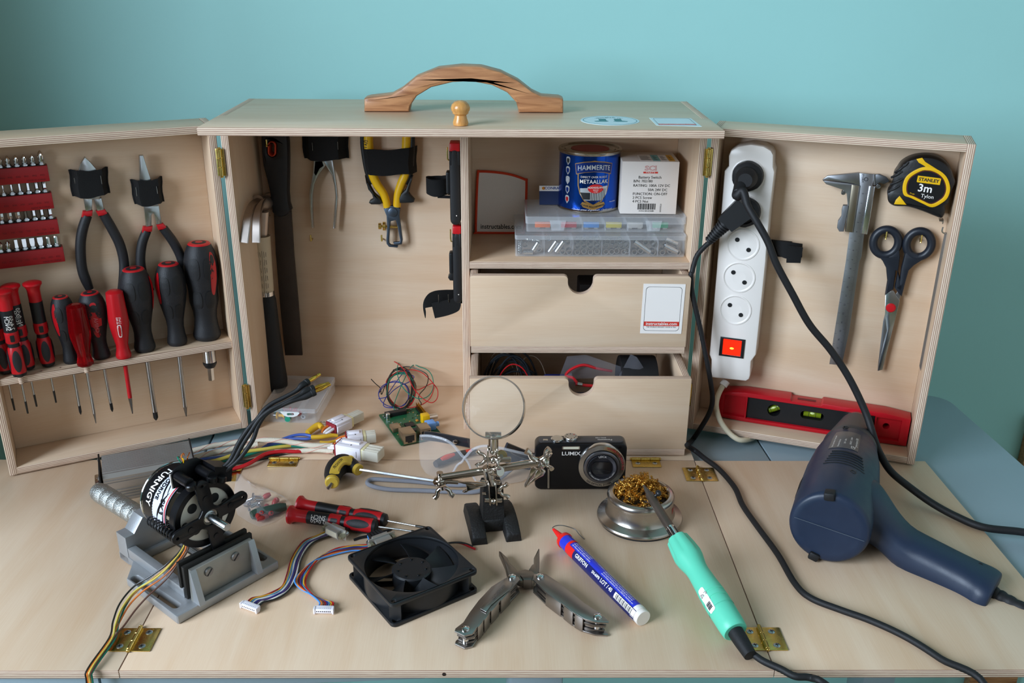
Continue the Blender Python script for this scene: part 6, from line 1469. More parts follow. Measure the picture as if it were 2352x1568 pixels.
for k in range(16): band(INK, L*(.755+.0115*k), L*(.755+.0115*k)+(.0006, .0010, .0004)[k % 3], r*.78, r*1.38, .0006)
b.build('label_print', t)
b = MB(None); b.tube([nz, G(*zp((1172, 140))[0], .011), G(*zp((1195, 122))[0], .010), G(*zp((1245, 113))[0], .008), G(*zp((1320, 125))[0], .006), G(*zp((1398, 155))[0], .004), G(*zp((1440, 205))[0], .002), G(*zp((1490, 252))[0], .0009)], .0005, mat('solder_wire', '8b8c8e', .3, 1), seg=8); b.build('solder_wire', t)

# ------------------------------------------------------------------ multi-tool
MT = mat('satin_stainless', 'a29c98', .3, 1, noise=.05, nscale=40, rvar=.07); MTD = mat('darker_stainless', '77726e', .35, 1)
t = thing('multi_tool', 'stainless folding multi-tool opened wide with plier jaws up', 'multi-tool', None, G(*zp((915, 640))[0]))
def handle(top, piv, inner, clip):
    o = TB.p2(zp(*top), .0160)
    c = sum(o, V((0, 0)))/len(o)
    b = MB(None); b.plate(o, .0018, MT, z0=.0142, bev=.0005)
    h = b.build('handle', t)
    b = MB(None); b.plate(o, .0018, MT, z0=.0006, bev=.0005); b.build('lower_scale', h)
    d = (o[len(o)//2]-o[0]); 
    for k, (z0_, sc_) in enumerate(((.0026, .90), (.0056, .86), (.0086, .93), (.0114, .88))):
        b = MB(None); b.plate([c+(p-c)*sc_ for p in o], .0024, (MTD, MT)[k % 2], z0=z0_, bev=.0003); b.build('folded_blade', h)
    b = MB(None)
    n = len(o)
    for i in inner:      # closed side of the handle
        p, q = o[i], o[(i+1) % n]; m_ = (p+q)/2; dd = (q-p); b.box((dd.length*.8, .0014, .0150), MT, T(m_.x, m_.y, .0081) @ RZ(atan2(dd.y, dd.x)), bev=.0004)
    b.build('side_wall', h)
    for u, v in piv:
        p = TB.p(*zp((u, v))[0], .0160); b = MB(None); b.lathe([(.0040, .0158), (.0041, .0164), (.0034, .0180), (.0018, .0188), (.0006, .0189), (0, .0180)], CHROME, T(p.x, p.y, 0), 24); b.lathe([(.0034, .001), (.0034, .0140), (0, .0140)], CHROME, T(p.x, p.y, 0), 20); b.build('pivot', h)
    return h
h1 = handle([(770, 607), (832, 628), (846, 655), (760, 745), (640, 870), (545, 975), (480, 1060), (415, 1130), (372, 1195), (290, 1215), (192, 1170), (200, 1142), (278, 1082), (340, 985), (430, 865), (560, 725), (690, 645)], [(770, 635), (302, 1155)], (3, 4, 5, 6), 1)
h2 = handle([(985, 602), (1048, 588), (1110, 602), (1260, 700), (1400, 812), (1490, 888), (1640, 985), (1742, 1072), (1732, 1086), (1605, 1080), (1490, 1045), (1390, 988), (1280, 902), (1090, 762), (980, 655)], [(1048, 630), (1625, 1032)], (10, 11, 12), 0)
b = MB(None); b.plate(TB.p2(zp((636, 357), (657, 366), (726, 432), (742, 475), (790, 520), (822, 556), (900, 541), (985, 560), (1018, 600), (978, 655), (850, 658), (760, 625), (720, 585), (700, 500)), .012), .0075, mat('grey_jaw_steel', '8e8780', .36, 1, noise=.08), z0=.0035, bev=.0011); j1 = b.build('jaw', t)
b = MB(None); b.plate(TB.p2(zp((1034, 332), (1042, 342), (1043, 480), (1032, 582), (1000, 600), (935, 545), (966, 497), (985, 490), (985, 425)), .012), .0070, mat('grey_jaw_steel'), z0=.0042, bev=.0011); b.build('jaw', t)
b = MB(None); b.plate(TB.p2(zp((850, 652), (978, 652), (962, 700), (880, 700)), .008), .011, MTD, z0=.002, bev=.001); b.build('joint_block', t)
b = MB(None); b.plate(TB.p2(zp((690, 655), (770, 690), (755, 745), (640, 835), (560, 905), (508, 978), (450, 945), (470, 905), (560, 830), (640, 740)), .0175), .0010, MT, z0=.0166, bev=.0003)
p0, p1 = TB.p(*zp((572, 858))[0], .0178), TB.p(*zp((688, 712))[0], .0178); b.text('LEATHERMAN', .0042, mat('dark_etch', '4b4744', .5), T((p0.x+p1.x)/2, (p0.y+p1.y)/2, .0177) @ RZ(atan2((p1-p0).y, (p1-p0).x)), sx=.9); b.build('pocket_clip', h1)

# ------------------------------------------------------------------ fan
FB = mat('matt_black_fan_plastic', '1a1c1f', .38, noise=.08, nscale=60)
S_ = .0922; H_ = .0256
f4 = [G(*q) for q in zf((990, 832), (1420, 1272), (2170, 955))]
ex = (f4[2]-f4[1]).normalized(); FF = Frame(f4[1], ex, (-ex.y, ex.x, 0)); FF = FF.at(S_/2, S_/2, 0)
t = thing('computer_fan', 'black square computer fan lying flat on the board', 'fan', FF)
RO = .0445
def flange(z0_):
    b.plate(rrect(S_, S_, .005, 6), .0038, FB, z0=z0_, holes=[circ(RO, 64)]+[circ(.0022, 16, sx*.0413, sy*.0413) for sx in (-1, 1) for sy in (-1, 1)], bev=.0006)
b = MB(FF); flange(.0003); flange(H_-.0038); b.build('frame', t)
b = MB(FF); b.lathe([(RO, .002), (RO+.0014, .002), (RO+.0014, H_-.002), (RO, H_-.002), (RO, .002)], FB, seg=64); b.build('shroud', t)
b = MB(FF)
for k in range(4):
    M = RZ(k*pi/2); b.loft([[M @ V(p) for p in ((.030, .0345, z), (.0345, .030, z), (.0440, .036, z), (.036, .0440, z))] for z in (.003, H_-.003)], FB)
b.build('corner_web', t)
b = MB(FF); b.lathe([(0, H_-.0060), (.0175, H_-.0062), (.0190, H_-.0075), (.0192, .006), (.0188, .004), (0, .004)], FB, seg=48)
for k in range(7): a = k*2*pi/7+.2; b.lathe([(.0014, 0), (.0011, .0010), (0, .0013)], mat('glossy_black', '121315', .15), T(.0135*cos(a), .0135*sin(a), H_-.0061), 12)
hub = b.build('hub', t)
for k in range(7):
    b = MB(FF); secs = []
    for i in range(7):
        rr = .0188+(.0428-.0188)*i/6; wa = .30+.03*i/6; c0 = k*2*pi/7+.10*i/6; z0_, z1_ = H_-.0062, .0065
        pts = []
        for s in (0, .25, .5, .75, 1): a = c0-wa+2*wa*s; pts.append(V((rr*cos(a), rr*sin(a), z1_+(z0_-z1_)*(s**.85))))
        secs.append(pts+[p+V((0, 0, -.0014)) for p in reversed(pts)])
    b.loft(secs, FB); b.build('blade', t)
for k in range(3):
    a = k*2*pi/3+.5; b = MB(FF); b.box((RO-.004, .005, .0025), FB, RZ(a) @ T(RO/2+.001, 0, .0022)); b.build('strut', t)
w0 = G(*zf((1890, 512))[0], .010)
for m, dz, pts in ((WR, 0, [(1870, 512), (1960, 492), (2040, 500), (2110, 530), (2165, 552)]), (WK, .0018, [(1870, 508), (1950, 494), (2030, 493), (2090, 508), (2140, 530)])):
    b = MB(None); b.tube([G(*q, z+dz) for q, z in zip(zf(*pts), (.010, .008, .006, .003, .0012))], .0011, m, seg=8); b.build('lead', t, label='lead wire of the fan')
zk = Z(980, 1000, 3.447)
# ------------------------------------------------------------------ vise
CASTA = mat('cast_aluminium_paint', 'a2a4a6', .42, .55, noise=.06, nscale=50, bump=.12, bscale=700); CASTD = mat('worn_cast_face', '98968f', .45, .6, noise=.22, nscale=60)
VF = Frame((-.248, .6855, .0004), (.65, .76, 0), (-.76, .65, 0))
t = thing('bench_vise', 'small grey cast aluminium vise clamping the motor', 'vise', VF, (.055, .06, 0))
b = MB(VF); b.plate([(.001, 0), (.110, 0), (.111, .001), (.111, .085), (.099, .100), (.0925, .108), (.0925, .134), (.0185, .134), (.0185, .108), (.012, .100), (0, .0864), (0, .001)], .0088, CASTA, holes=[slot((.0085, .0155), (.0060, .0815), .0040), slot((.1035, .0155), (.1035, .0815), .0040), rect(.030, .030, .081, .112)], bev=.0012); b.build('base', t)
b = MB(VF)
for x in (.019, .0835): b.box((.0085, .098, .0105), CASTA, T(x+.0042, .067, .0140), bev=.0008)
b.build('guide_rail', t)
VX = VF.M @ T(0, .134, 0) @ RX(pi/2)       # x stays x, y becomes height, z runs towards the jaws
b = MB(None, VX); b.plate([(.0185, .0002), (.0925, .0002), (.0925, .0315), (.083, .0315), (.072, .0450), (.039, .0450), (.028, .0315), (.0185, .0315)], .018, CASTA, bev=.0012); b.build('rear_block', t)
b = MB(VF, T(0, .0120, 0) @ RX(pi/2)); b.plate([(.0215, .0088), (.0905, .0088), (.0890, .0420), (.0230, .0420)], .0055, CASTD, bev=.0008)
fj = b.build('front_jaw', t)
b = MB(VF)
for x in (.0215, .0845):
    b.loft([[V((x, .0070, z)) if k == 0 else V((x+.006, .0070, z)) if k == 1 else V((x+.006, y, z)) if k == 2 else V((x, y, z)) for k in range(4)] for z, y in ((.0088, -.0035), (.0400, .0050), (.0420, .0064))], CASTA)
b.build('rib', fj)
for q in ((938, 1042), (1130, 932)):
    p = VF.I @ VF.w(FP.p(*zv(q)[0], 0)) if False else None
    r_ = VF.I.to_3x3() @ ray(*zv(q)[0]); o_ = VF.I @ CAM; k_ = (.0062-o_.y)/r_.y; p = o_+r_*k_
    b = MB(VF, T(p.x, .0066, p.z) @ RX(pi/2)); b.lathe([(.0044, 0), (.0045, .0012), (.0038, .0022), (0, .0024)], IRON, seg=22); b.box((.0074, .0009, .0006), BLK, T(0, 0, .0024) @ RZ(.8)); b.build('screw', fj)
PADM = mat('black_jaw_rubber', '15130f', .6, bump=.3, bscale=700)
for y0_, z0_ in ((.0122, .010), (.0202, .011)): b = MB(VF); b.box((.074, .0042, .0350), PADM, T(.0560, y0_+.0021, z0_+.0175), bev=.0008); b.build('jaw_pad', t, label='black rubber jaw pad')
b = MB(VF); b.box((.066, .0075, .028), CASTA, T(.0560, .0286, .0245), bev=.001); b.build('moving_jaw', t)
b = MB(VF); b.cyl((.0555, .0325, .024), (.0555, .116, .024), .0048, STEEL, seg=18); b.build('screw_rod', t)
h0, h1 = VF.p(*zv((432, 640))[0], .0275), VF.p(*zv((112, 470))[0], .0275); h0, h1 = V((h0.x, .1360, .0275)), V((h0.x-.003, h1.y, .0275)); HL = (h1-h0).length
KN = mat('knurled_aluminium', 'b4b6b2', .35, .9, bump=.9, bscale=900)
b = MB(VF, along(h0, h1)); pr = [(0, 0), (.0100, 0)]
for i in range(6): z = .004+i*(HL-.010)/6; pr += [(.0100, z), (.0104, z+.001), (.0106, z+(HL-.010)/6-.002), (.0098, z+(HL-.010)/6-.0006)]
b.lathe(pr+[(.0100, HL-.004), (.0085, HL), (0, HL)], KN, seg=36); b.build('knurled_knob', t)

# ------------------------------------------------------------------ motor with its sensor leads
mc = V((.0556, .0168, .0785))
MM = VF.M @ T(*mc) @ RX(-pi/2) @ RZ(0)     # z runs backwards from the mount, x along the jaw, y downwards
t = thing('electric_motor', 'round motor with silver labelled can and black cross mount held in the vise', 'motor', None, VF.w((mc.x, .05, .045)))
def MBm(): return MB(None, MM)
MBLK = mat('anodised_black', '131316', .32, .3)
CLR = mat('mirror_can', 'c9ccce', .1, 1)
R1 = .0312
b = MBm(); b.lathe([(.0262, .0085), (.0320, .0080), (.0328, .0090), (.0328, .0165), (.0312, .0185), (.0262, .0185), (.0262, .0085)], MBLK, seg=64); b.build('front_ring', t)
b = MBm(); b.lathe([(0, .0105), (.0265, .0100), (.0265, .0120), (0, .0120)], mat('cream_stator_plate', 'e2dccf', .4, .1), seg=48)
for k in range(4): a = k*pi/2+.75; b.lathe([(.0048, 0), (.0048, .0004), (0, .0004)], BLK, T(.0165*cos(a), .0165*sin(a), .0096), 20)
b.build('stator_plate', t)
b = MBm(); b.lathe([(0, .018), (R1, .018), (R1, .0660), (R1-.003, .0690), (.012, .0700), (0, .0700)], CLR, seg=72); can = b.build('can', t)
vw = MM.to_3x3().inverted() @ (CAM-MM.translation).normalized(); upm = MM.to_3x3().inverted() @ V((0, 0, 1)); lf = MM.to_3x3().inverted() @ V((-1, 0, 0))
au = atan2(upm.y, upm.x); al = atan2(lf.y, lf.x); sg = 1 if ((al-au+pi) % (2*pi))-pi > 0 else -1
wm = lambda s, z, o=.0002: V(((R1+o)*cos(au+sg*s), (R1+o)*sin(au+sg*s), z))       # s: angle from the top towards the viewer's left, z: along the can
def mband(m, z0_, z1_, s0, s1, o):
    n = 30; b.add([wm(s0+(s1-s0)*i/n, z, o) for z in (z0_, z1_) for i in range(n+1)], [(i, i+1, n+2+i, n+1+i) for i in range(n)], m)
PALE = mat('pale_blue_white_print', 'd4d9ea', .3); b = MBm()
mband(MBLK, .0470, .0640, -.35, 2.3, .0002); mband(PALE, .0255, .0475, -.30, 2.25, .0002); mband(mat('motor_red_line', 'c2252b', .3), .0262, .0276, -.30, 2.25, .0004); mband(MBLK, .0240, .0255, -.3, 2.25, .0003)
# swooshes
for s0, z0_, s1, z1_, w in ((.1, .044, 1.2, .033, .0022), (.7, .030, 1.7, .041, .003), (1.2, .029, 2.1, .031, .0018), (.2, .040, .9, .030, .0012)):
    n = 12; b.add([wm(s0+(s1-s0)*i/n, z0_+(z1_-z0_)*i/n+k*w*sin(pi*i/n), .0004) for k in (-.5, .5) for i in range(n+1)], [(i, i+1, n+2+i, n+1+i) for i in range(n)], MBLK)
def mtext(s, size, z, s0, m, sx=1, bold=0): b.text(s, size, m, None, sx=sx, bold=bold, align='LEFT', warp=lambda p: wm(s0+p.x/R1, z-p.y, .0006))
mtext('TURNIGY', .0098, .0545, .05, WINK, .98, .0002); mtext('AERODRIVE', .0062, .0435, .02, MBLK, 1.0, .00015); mtext('SK3', .0085, .0335, .95, MBLK, 1.1, .0002); b.build('label_print', can, label='white and black label print')
b = MBm(); b.lathe([(0, .0560), (R1+.0006, .0660), (R1+.0009, .0670), (R1-.0005, .0690), (0, .0695)], CLR, seg=64); b.build('rear_rim', t)
# cross mount: four arms, the lower one between the jaws
b = MBm(); dirs = []
up2 = V((upm.x, upm.y)).normalized(); lf2 = V((-up2.y, up2.x))
if lf2.dot(V((lf.x, lf.y))) < 0: lf2 = -lf2
out_ = []
angs = (radians(8), radians(98), radians(188), radians(278))
c_ = lambda a, r: up2*cos(a)*r+lf2*sin(a)*r
for i, a in enumerate(angs):
    n_ = angs[(i+1) % 4] if i < 3 else angs[0]+2*pi
    L_ = .0400 if i != 2 else .0385
    w = .0068
    pa = V((-sin(a), cos(a))); 
    tip = [c_(a+atan2(-w*cos(k), L_-.006+w*sin(k))*-1 if False else a, 0)+c_(a, L_-.006)+c_(a+pi/2, w*cos(k))*1+c_(a, w*sin(k)) for k in [pi*j/8 for j in range(9)]]
    tip = list(reversed(tip))
    out_ += [c_(a+pi/2, -w)+c_(a, .019)]+tip+[c_(a+pi/2, w)+c_(a, .019)]
    m_ = (a+n_)/2; out_ += [c_(m_-.30, .0128), c_(m_, .0118), c_(m_+.30, .0128)]
hl = [circ(.0078, 28)]+[circ(.0014, 12, *c_(a, .0355)) for a in angs]
b.plate(out_, .0030, MBLK, z0=0, holes=hl, bev=.0005)
b.build('cross_mount', t)
b = MBm()
for a in angs:
    p = c_(a, .0215); b.lathe([(.0030, -.0001), (.0030, -.0008), (.0016, -.0010), (0, -.0008)][::-1], MBLK, T(p.x, p.y, 0), 18)
    p2_ = c_(a, .0215); b.lathe([(.0034, .003), (.0034, .0120), (0, .0120)], MBLK, T(p2_.x, p2_.y, 0), 16)
b.build('standoff', t)
b = MBm(); b.lathe([(0, .0125), (.0060, .0120), (.0060, .0020), (.0050, .0015), (.0038, .0015), (.0038, -.0245), (.0033, -.0252), (0, -.0252)], STEEL, seg=28); b.build('shaft', t, label='bright steel shaft')
b = MBm()
pts = []
s0_ = c_(angs[1], .0355); cz = [(s0_.x+.0040*cos(k*pi/4), s0_.y+.0040*sin(k*pi/4), .0045+k*.0021/8*2.2) for k in range(8*9)]
b.tube(cz, .0008, BLK, n=2, seg=6); b.cyl((s0_.x, s0_.y, .003), (s0_.x, s0_.y, .026), .0026, BLK, seg=12); b.build('spring', t, label='black coil spring')
# sensor board and its holders on top of the motor
b = MBm()
bd_ = lambda x, y, z: V((up2.x*y+lf2.x*x, up2.y*y+lf2.y*x, z))
prof = [(-.020, .0255), (.0185, .0290), (.0190, .0440), (.0150, .0480), (.0040, .0520), (-.0080, .0500), (-.0180, .0420)]
b.plate([tuple(bd_(x, y, 0).xy) for x, y in prof], .0016, MBLK, z0=.0255, bev=.0003); b.plate([tuple(bd_(x, y, 0).xy) for x, y in ((.0185, .029), (.0197, .029), (.0200, .0440), (.0188, .0440))], .0012, PAPER, z0=.0262); b.build('sensor_board', t)
for x, y in ((.0135, .0405), (-.0085, .0385), (-.0180, .0345)):
    b = MBm(); b.cyl(bd_(x, y, .0050), bd_(x, y, .0255), .0048, MBLK, seg=18, bev=.001); b.cyl(bd_(x*.9, y-.006, .0045), bd_(x, y, .0045), .0052, MBLK, seg=16, bev=.001); b.build('board_holder', t)
b = MBm(); b.loft([[bd_(x, y, z) for x, y in ((-.011, .029), (-.028, .024), (-.031, .0375), (-.013, .046))] for z in (.005, .0245)], MBLK); b.build('lead_block', t)
for k, (m, dx) in enumerate(((mat('orange_wire', 'd9742c', .4), 0), (WG, .0025), (mat('copper_strand', 'b8682f', .3, .8), -.0025), (YEL, .001))):
    b = MBm(); b.tube([bd_(.004+dx, .049, .027), bd_(.005+dx*1.6, .055, .029-.002*k), bd_(.001+dx*2.5, .0560-.001*k, .032), bd_(-.0005+dx*2, .0530, .0335)], .0006, m, seg=6); b.build('sensor_pigtail', t)
# three black phase leads with gold bullet plugs
zx = Z(590, 840, 9.8); z5 = Z(500, 840, 7.127)
base_ = MM @ bd_(-.022, .036, .0095)
def depthline(uvs, y0_, y1_): return [gy(u, v, y0_+(y1_-y0_)*i/(len(uvs)-1)) for i, (u, v) in enumerate(uvs)]
ys = base_.y
for uvs, ye, off in ((z5((190, 1560), (350, 1250), (520, 1000), (640, 880), (760, 720), (900, 610), (1100, 510), (1290, 405))+zx((1010, 445), (1090, 395)), .800, -.003), (z5((250, 1565), (400, 1300), (540, 1080), (690, 860), (860, 720), (1060, 620), (1240, 530), (1350, 470))+zx((1080, 570), (1200, 530)), .795, 0), (z5((310, 1568), (450, 1400), (580, 1200), (660, 980), (790, 790), (960, 690), (1180, 590), (1330, 540))+zx((1090, 690), (1230, 620)), .792, .003)):
    P_ = depthline(uvs, ys+.004, ye); P_ = [base_+V((off, off*.5, .001))]+P_[1:] if False else [base_+V((off*1.2, 0, 0))]+P_
    b = MB(None); n = len(P_); b.tube(P_, [.0021]*(n-2)+[.0031, .0032], BLKR, seg=10, n=6); ld = b.build('phase_lead', t, label='black phase lead')
    b = MB(None); e, f_ = P_[-1], (P_[-1]-P_[-2]).normalized(); b.cyl(e-f_*.0005, e+f_*.004, .0036, BLKR, seg=16, bev=.0006)
    b.build('heat_shrink', ld); b = MB(None, along(e+f_*.0035, e+f_*.02)); 
    b.lathe([(.0014, 0), (.0015, .0015), (.0021, .005), (.0022, .008), (.0017, .0115), (.0015, .0120), (.0017, .0128), (.0015, .0160), (0, .0165)], GOLD, seg=20, mod=lambda a, z: 1-.12*(cos(5*a) > .55)*(.002 < z < .011)); b.build('bullet_plug', ld, label='gold bullet plug')
# sensor wires falling over the front edge of the board
zw = Z(180, 980, 3.1366)
TANW = mat('tan_wire', 'b98a4a', .45); BRW = mat('brown_wire', '5b3a2e', .45); ORW = mat('orange_wire'); YW_ = mat('yellow_wire', 'd3bf55', .4)
sw_ = [(-.0016, WK, ((745, 870), (640, 985), (520, 1075), (400, 1150), (300, 1270), (250, 1400), (222, 1520), (212, 1590))), (.0, WG, ((760, 870), (660, 1000), (540, 1090), (430, 1165), (340, 1290), (290, 1420), (262, 1530), (258, 1600))), (-.0008, TANW, ((752, 868), (655, 992), (530, 1095), (420, 1185), (320, 1300), (275, 1420), (245, 1520), (240, 1590))), (.0008, ORW, ((775, 875), (690, 1000), (600, 1090), (470, 1180), (370, 1280), (300, 1400), (250, 1500), (225, 1590))), (.0016, BRW, ((790, 880), (700, 1010), (620, 1110), (500, 1220), (410, 1320), (330, 1430), (270, 1500), (232, 1600))), (.0024, YW_, ((757, 866), (650, 1005), (540, 1100), (410, 1180), (310, 1310), (265, 1430), (240, 1530), (246, 1600)))]
hs = (.046, .036, .026, .018, .011, .0055, .0045, .0035)
sg0 = MM @ bd_(.012, -.020, .030)
for off, m, uvs in sw_:
    P_ = [sg0+V((off, 0, 0))]+[G(*q, h+abs(off)*.6) for q, h in zip(zw(*uvs), hs)]
    e = P_[-1]; P_ = P_[:-1]+[V((P_[-2].x-.004, YFR-.002, .0030+abs(off)*.5)), V((P_[-2].x-.005, YFR-.006, -.006)), V((P_[-2].x-.006+off, YFR-.007, -.05))]
    b = MB(None); b.tube(P_, .00085, m, seg=7, n=6); b.build('sensor_wire', t)

# ------------------------------------------------------------------ ribbed aluminium housing
p0, p1, p2 = G(228, 1044, .034), G(446, 1006, .034), G(233, 1094, .034)
ex = (p1-p0).normalized(); AFr = Frame((p0.x, p0.y, .0004), (ex.x, ex.y, 0), (-ex.y, ex.x, 0))
AL_, AW_, AH_ = (p1-p0).length-.003, .0530, .0335
t = thing('aluminium_housing', 'ribbed silver aluminium housing lying behind the vise', 'enclosure', AFr, (AL_/2, -AW_/2, 0))
ALH = mat('bare_aluminium', 'b6b2ae', .36, .85, noise=.05, nscale=40)
o = [(0, .002)]; n = 19
o = [(0, 0), (AW_, 0)]
for z0_, z1_, k in ((.003, .0150, 4),):
    for i in range(k): z = .002+i*.0034; o += [(AW_, z), (AW_+.0010, z), (AW_+.0010, z+.0017), (AW_, z+.0017)]
o += [(AW_, .0160), (AW_+.0008, .0160), (AW_+.0008, .0235), (AW_, .0235), (AW_, .0250), (AW_+.0010, .0250), (AW_+.0010, .0265), (AW_, .0265), (AW_, AH_-.004), (AW_-.004, AH_)]
for i in range(n): y = AW_-.0065-i*(AW_-.011)/n; o += [(y, AH_), (y-.0003, AH_+.0007), (y-.0012, AH_+.0007), (y-.0015, AH_)]
o += [(.003, AH_), (0, AH_-.003)]
AXF = Frame(AFr.w((0, 0, 0)), AFr.M.to_3x3() @ V((0, -1, 0)), (0, 0, 1))      # x towards the viewer, y up, z along the housing
sgz = 1 if (AXF.M.to_3x3() @ V((0, 0, 1))).dot(AFr.M.to_3x3() @ V((1, 0, 0))) > 0 else -1
b = MB(AXF); b.plate(o, AL_-.004, ALH, z0=.002 if sgz > 0 else -(AL_-.002)); b.build('profile_body', t, ang=25)
b = MB(AFr)
for x in (0, AL_-.002): b.plate(rect(-.0005, -.0005, AW_+.0010, AH_+.0012), .0018, BLK, M=T(x+.0001, 0, 0) @ RZ(-pi/2) @ RX(pi/2) @ SX(1, 1, 1), z0=0 if x else 0, bev=.0003)
b.build('end_plate', t, label='black end plate')
b = MB(AFr)
for y, z in ((-.004, AH_-.004), (-AW_+.004, AH_-.004), (-AW_+.004, .004)): b.lathe([(.0018, 0), (.0018, .0008), (0, .0012)], SCREW, T(-.0018, y, z) @ RY(-pi/2), 14)
b.box((.006, .020, .009), NICKEL, T(-.0045, -AW_*.58, .0165), bev=.0015)
for y in (-AW_*.58-.0125, -AW_*.58+.0125): b.cyl((-.002, y, .0165), (-.0075, y, .0165), .0018, STEEL, seg=12, bev=.0004)
b.build('port', t)
b = MB(AFr); b.box((.010, .007, .0014), ALH, T(.016, -AW_-.004, .001), bev=.0004); b.build('mounting_lug', t)

# ------------------------------------------------------------------ wire harness with white plugs
t = thing('wire_harness', 'wire harness with woven sleeves and white plugs behind the motor', 'wire harness', None, (-.20, .985, 0))
HW = lambda uv, zz: [G(*q, z) for q, z in zip(zh(*uv), zz)]
SLV = mat('woven_white_sleeve', 'd5cbb8', .8, bump=.6, bscale=1200); SLR = mat('sleeve_red_tracer', 'd08a7a', .8)
YW2 = mat('yellow_wire'); BLW = mat('royal_blue_wire', '4a66b8', .4)
for uv, zz, r in (([(10, 790), (150, 755), (300, 730), (500, 705), (700, 700), (870, 722), (1020, 745), (1190, 745)], (.006, .010, .014, .016, .016, .013, .011, .010), .0032), ([(20, 850), (150, 815), (300, 785), (430, 755), (560, 735)], (.006, .008, .011, .013, .014), .0034), ([(700, 800), (900, 790), (1060, 785), (1200, 795)], (.004, .005, .006, .007), .0028)):
    P_ = HW(uv, zz); b = MB(None); b.tube(P_, r, SLV, seg=14, n=6); s_ = b.build('woven_sleeve', t, label='white woven sleeve')
    b = MB(None); Q = crom(P_, 5)
    for k in (0, pi): b.tube([q+V((0, r*1.02*sin(i*.55+k), r*1.02*cos(i*.55+k))) for i, q in enumerate(Q)], .00035, SLR, n=2, seg=5)
    b.build('tracer_thread', s_)
for m, uv, zz, r in ((YW2, [(-150, 960), (100, 900), (260, 855), (420, 805), (620, 775), (760, 755), (900, 740)], (.004, .006, .009, .010, .009, .007, .005), .0022), (WG, [(-100, 1000), (250, 880), (450, 830), (650, 770), (800, 745), (1050, 768)], (.003, .004, .006, .007, .006, .005), .0022), (WR, [(-80, 1010), (330, 945), (480, 900), (620, 820), (760, 795), (900, 795), (1030, 775), (1150, 790)], (.003, .004, .006, .007, .006, .005, .005, .006), .0024), (WK, [(-60, 1010), (330, 900), (470, 880), (600, 850), (800, 805), (950, 785)], (.0025,)*6, .0023), (BLW, [(-120, 880), (100, 860), (250, 845), (400, 830), (560, 790), (640, 745), (760, 720)], (.003, .004, .004, .005, .005, .005, .006), .0019), (BLW, [(640, 740), (760, 695), (870, 660), (960, 655), (1030, 672)], (.004, .006, .008, .008, .007), .0019), (BLW, [(640, 745), (780, 695), (880, 688), (980, 690), (1030, 678)], (.004, .005, .006, .007, .007), .0019), (mat('slate_wire', '5a5f6e', .4), [(-100, 980), (150, 870), (300, 850), (420, 880)], (.003,)*4, .0018)):
    b = MB(None); b.tube(HW(uv, zz), r, m, seg=10, n=6); b.build('wire', t)
YSL = mat('yellow_heat_shrink', 'd9ab2c', .5)
b = MB(None); b.tube(HW([(1010, 676), (1100, 672), (1190, 660), (1235, 662)], (.008, .008, .007, .006)), [.0030, .0028, .0026, .0020], YSL, seg=12); b.build('yellow_sleeve', t)
b = MB(None); b.tube(HW([(980, 640), (1030, 600), (1075, 575), (1105, 595)], (.006, .008, .010, .010)), [.0040, .0044, .0042, .0030], YSL, seg=12); b.build('yellow_sleeve', t)
b = MB(None); b.tube(HW([(1085, 715), (1150, 720), (1220, 705)], (.004, .004, .004)), .0018, YSL, seg=8); b.build('yellow_sleeve', t)
TRANS = clearmat('translucent_nylon', 'efeadb', .62, .35); WCON = mat('white_nylon_plug', 'e9e4ea', .35); DRED = mat('dark_red_seal', '8a1f2a', .5)
def conn(a, c, half, z, label, w=.020, h=.016, tw=.7):
    """rectangular plug: a, c = its wire end and its far end in zh pixels, half = where body and cap meet"""
    A_, B_ = G(*zh(a)[0], z), G(*zh(c)[0], z); d = (B_-A_); L_ = d.length; M = axes(A_, d, V((0, 0, 1)).cross(d)*1)
    M = axes(A_, d, (V((0, 0, 1)).cross(d)))
    b = MB(None, M); x1 = L_*half
    b.box((.0022, w*.92, h*.92), DRED, T(.0010, 0, 0), bev=.0006); b.build('seal', t, label='dark red seal')
    b = MB(None, M); b.box((x1, w, h), WCON, T(x1/2+.002, 0, 0), bev=.0012); b.box((x1*.7, w*.28, h*1.30), WCON, T(x1*.55, w*.08, 0), bev=.0008)
    for k in (-1, 1): b.box((x1*.8, .0018, h*.5), WCON, T(x1*.5, k*w*.5, 0), bev=.0004)
    p_ = b.build('plug_body', t)
    b = MB(None, M)
    for k in range(3): b.box((.0014, .0020, .0003), BLK, T(x1*.62, (k-1)*w*.24+.0006, h*.5+.0001)); b.box((x1*.5, .0006, .0003), SP, T(x1*.3, (k-1)*w*.24, h*.5+.0001))
    b.build('latch_slot', p_)
    b = MB(None, M); b.box((.0050, w*.86, h*.86), mat('cream_inner_ring', 'e8dfb0', .4), T(x1+.0030, 0, 0), bev=.0005); b.box((L_-x1-.003, w*tw, h*.78), TRANS, T((L_+x1)/2+.0015, 0, 0), bev=.0008)
    for k in (-1, 0, 1): b.box((L_-x1-.004, .0008, h*.84), TRANS, T((L_+x1)/2+.0015, k*w*tw*.3, 0))
    b.build('plug_cap', t, label='translucent plug cap')
    for k in range(3):
        b = MB(None, M); y = (k-1)*w*.27; b.tube([(-.0115, y*.6, -.002), (-.006, y, 0), (.001, y, .001)], [.0014, .0017, .0019], (WK, WINK, ORW)[k] if k else WCON, seg=8); b.build('crimp_wire', t)
conn((1235, 755), (1600, 822), .58, .0115, '', .0205, .0165, .9)
conn((1175, 600), (1430, 485), .50, .0100, '', .0200, .0150, .62)
conn((1300, 690), (1555, 665), .52, .0075, '', .0190, .0140, .8)
conn((1090, 640), (1180, 600), .6, .006, '', .006, .006, .8) if False else None
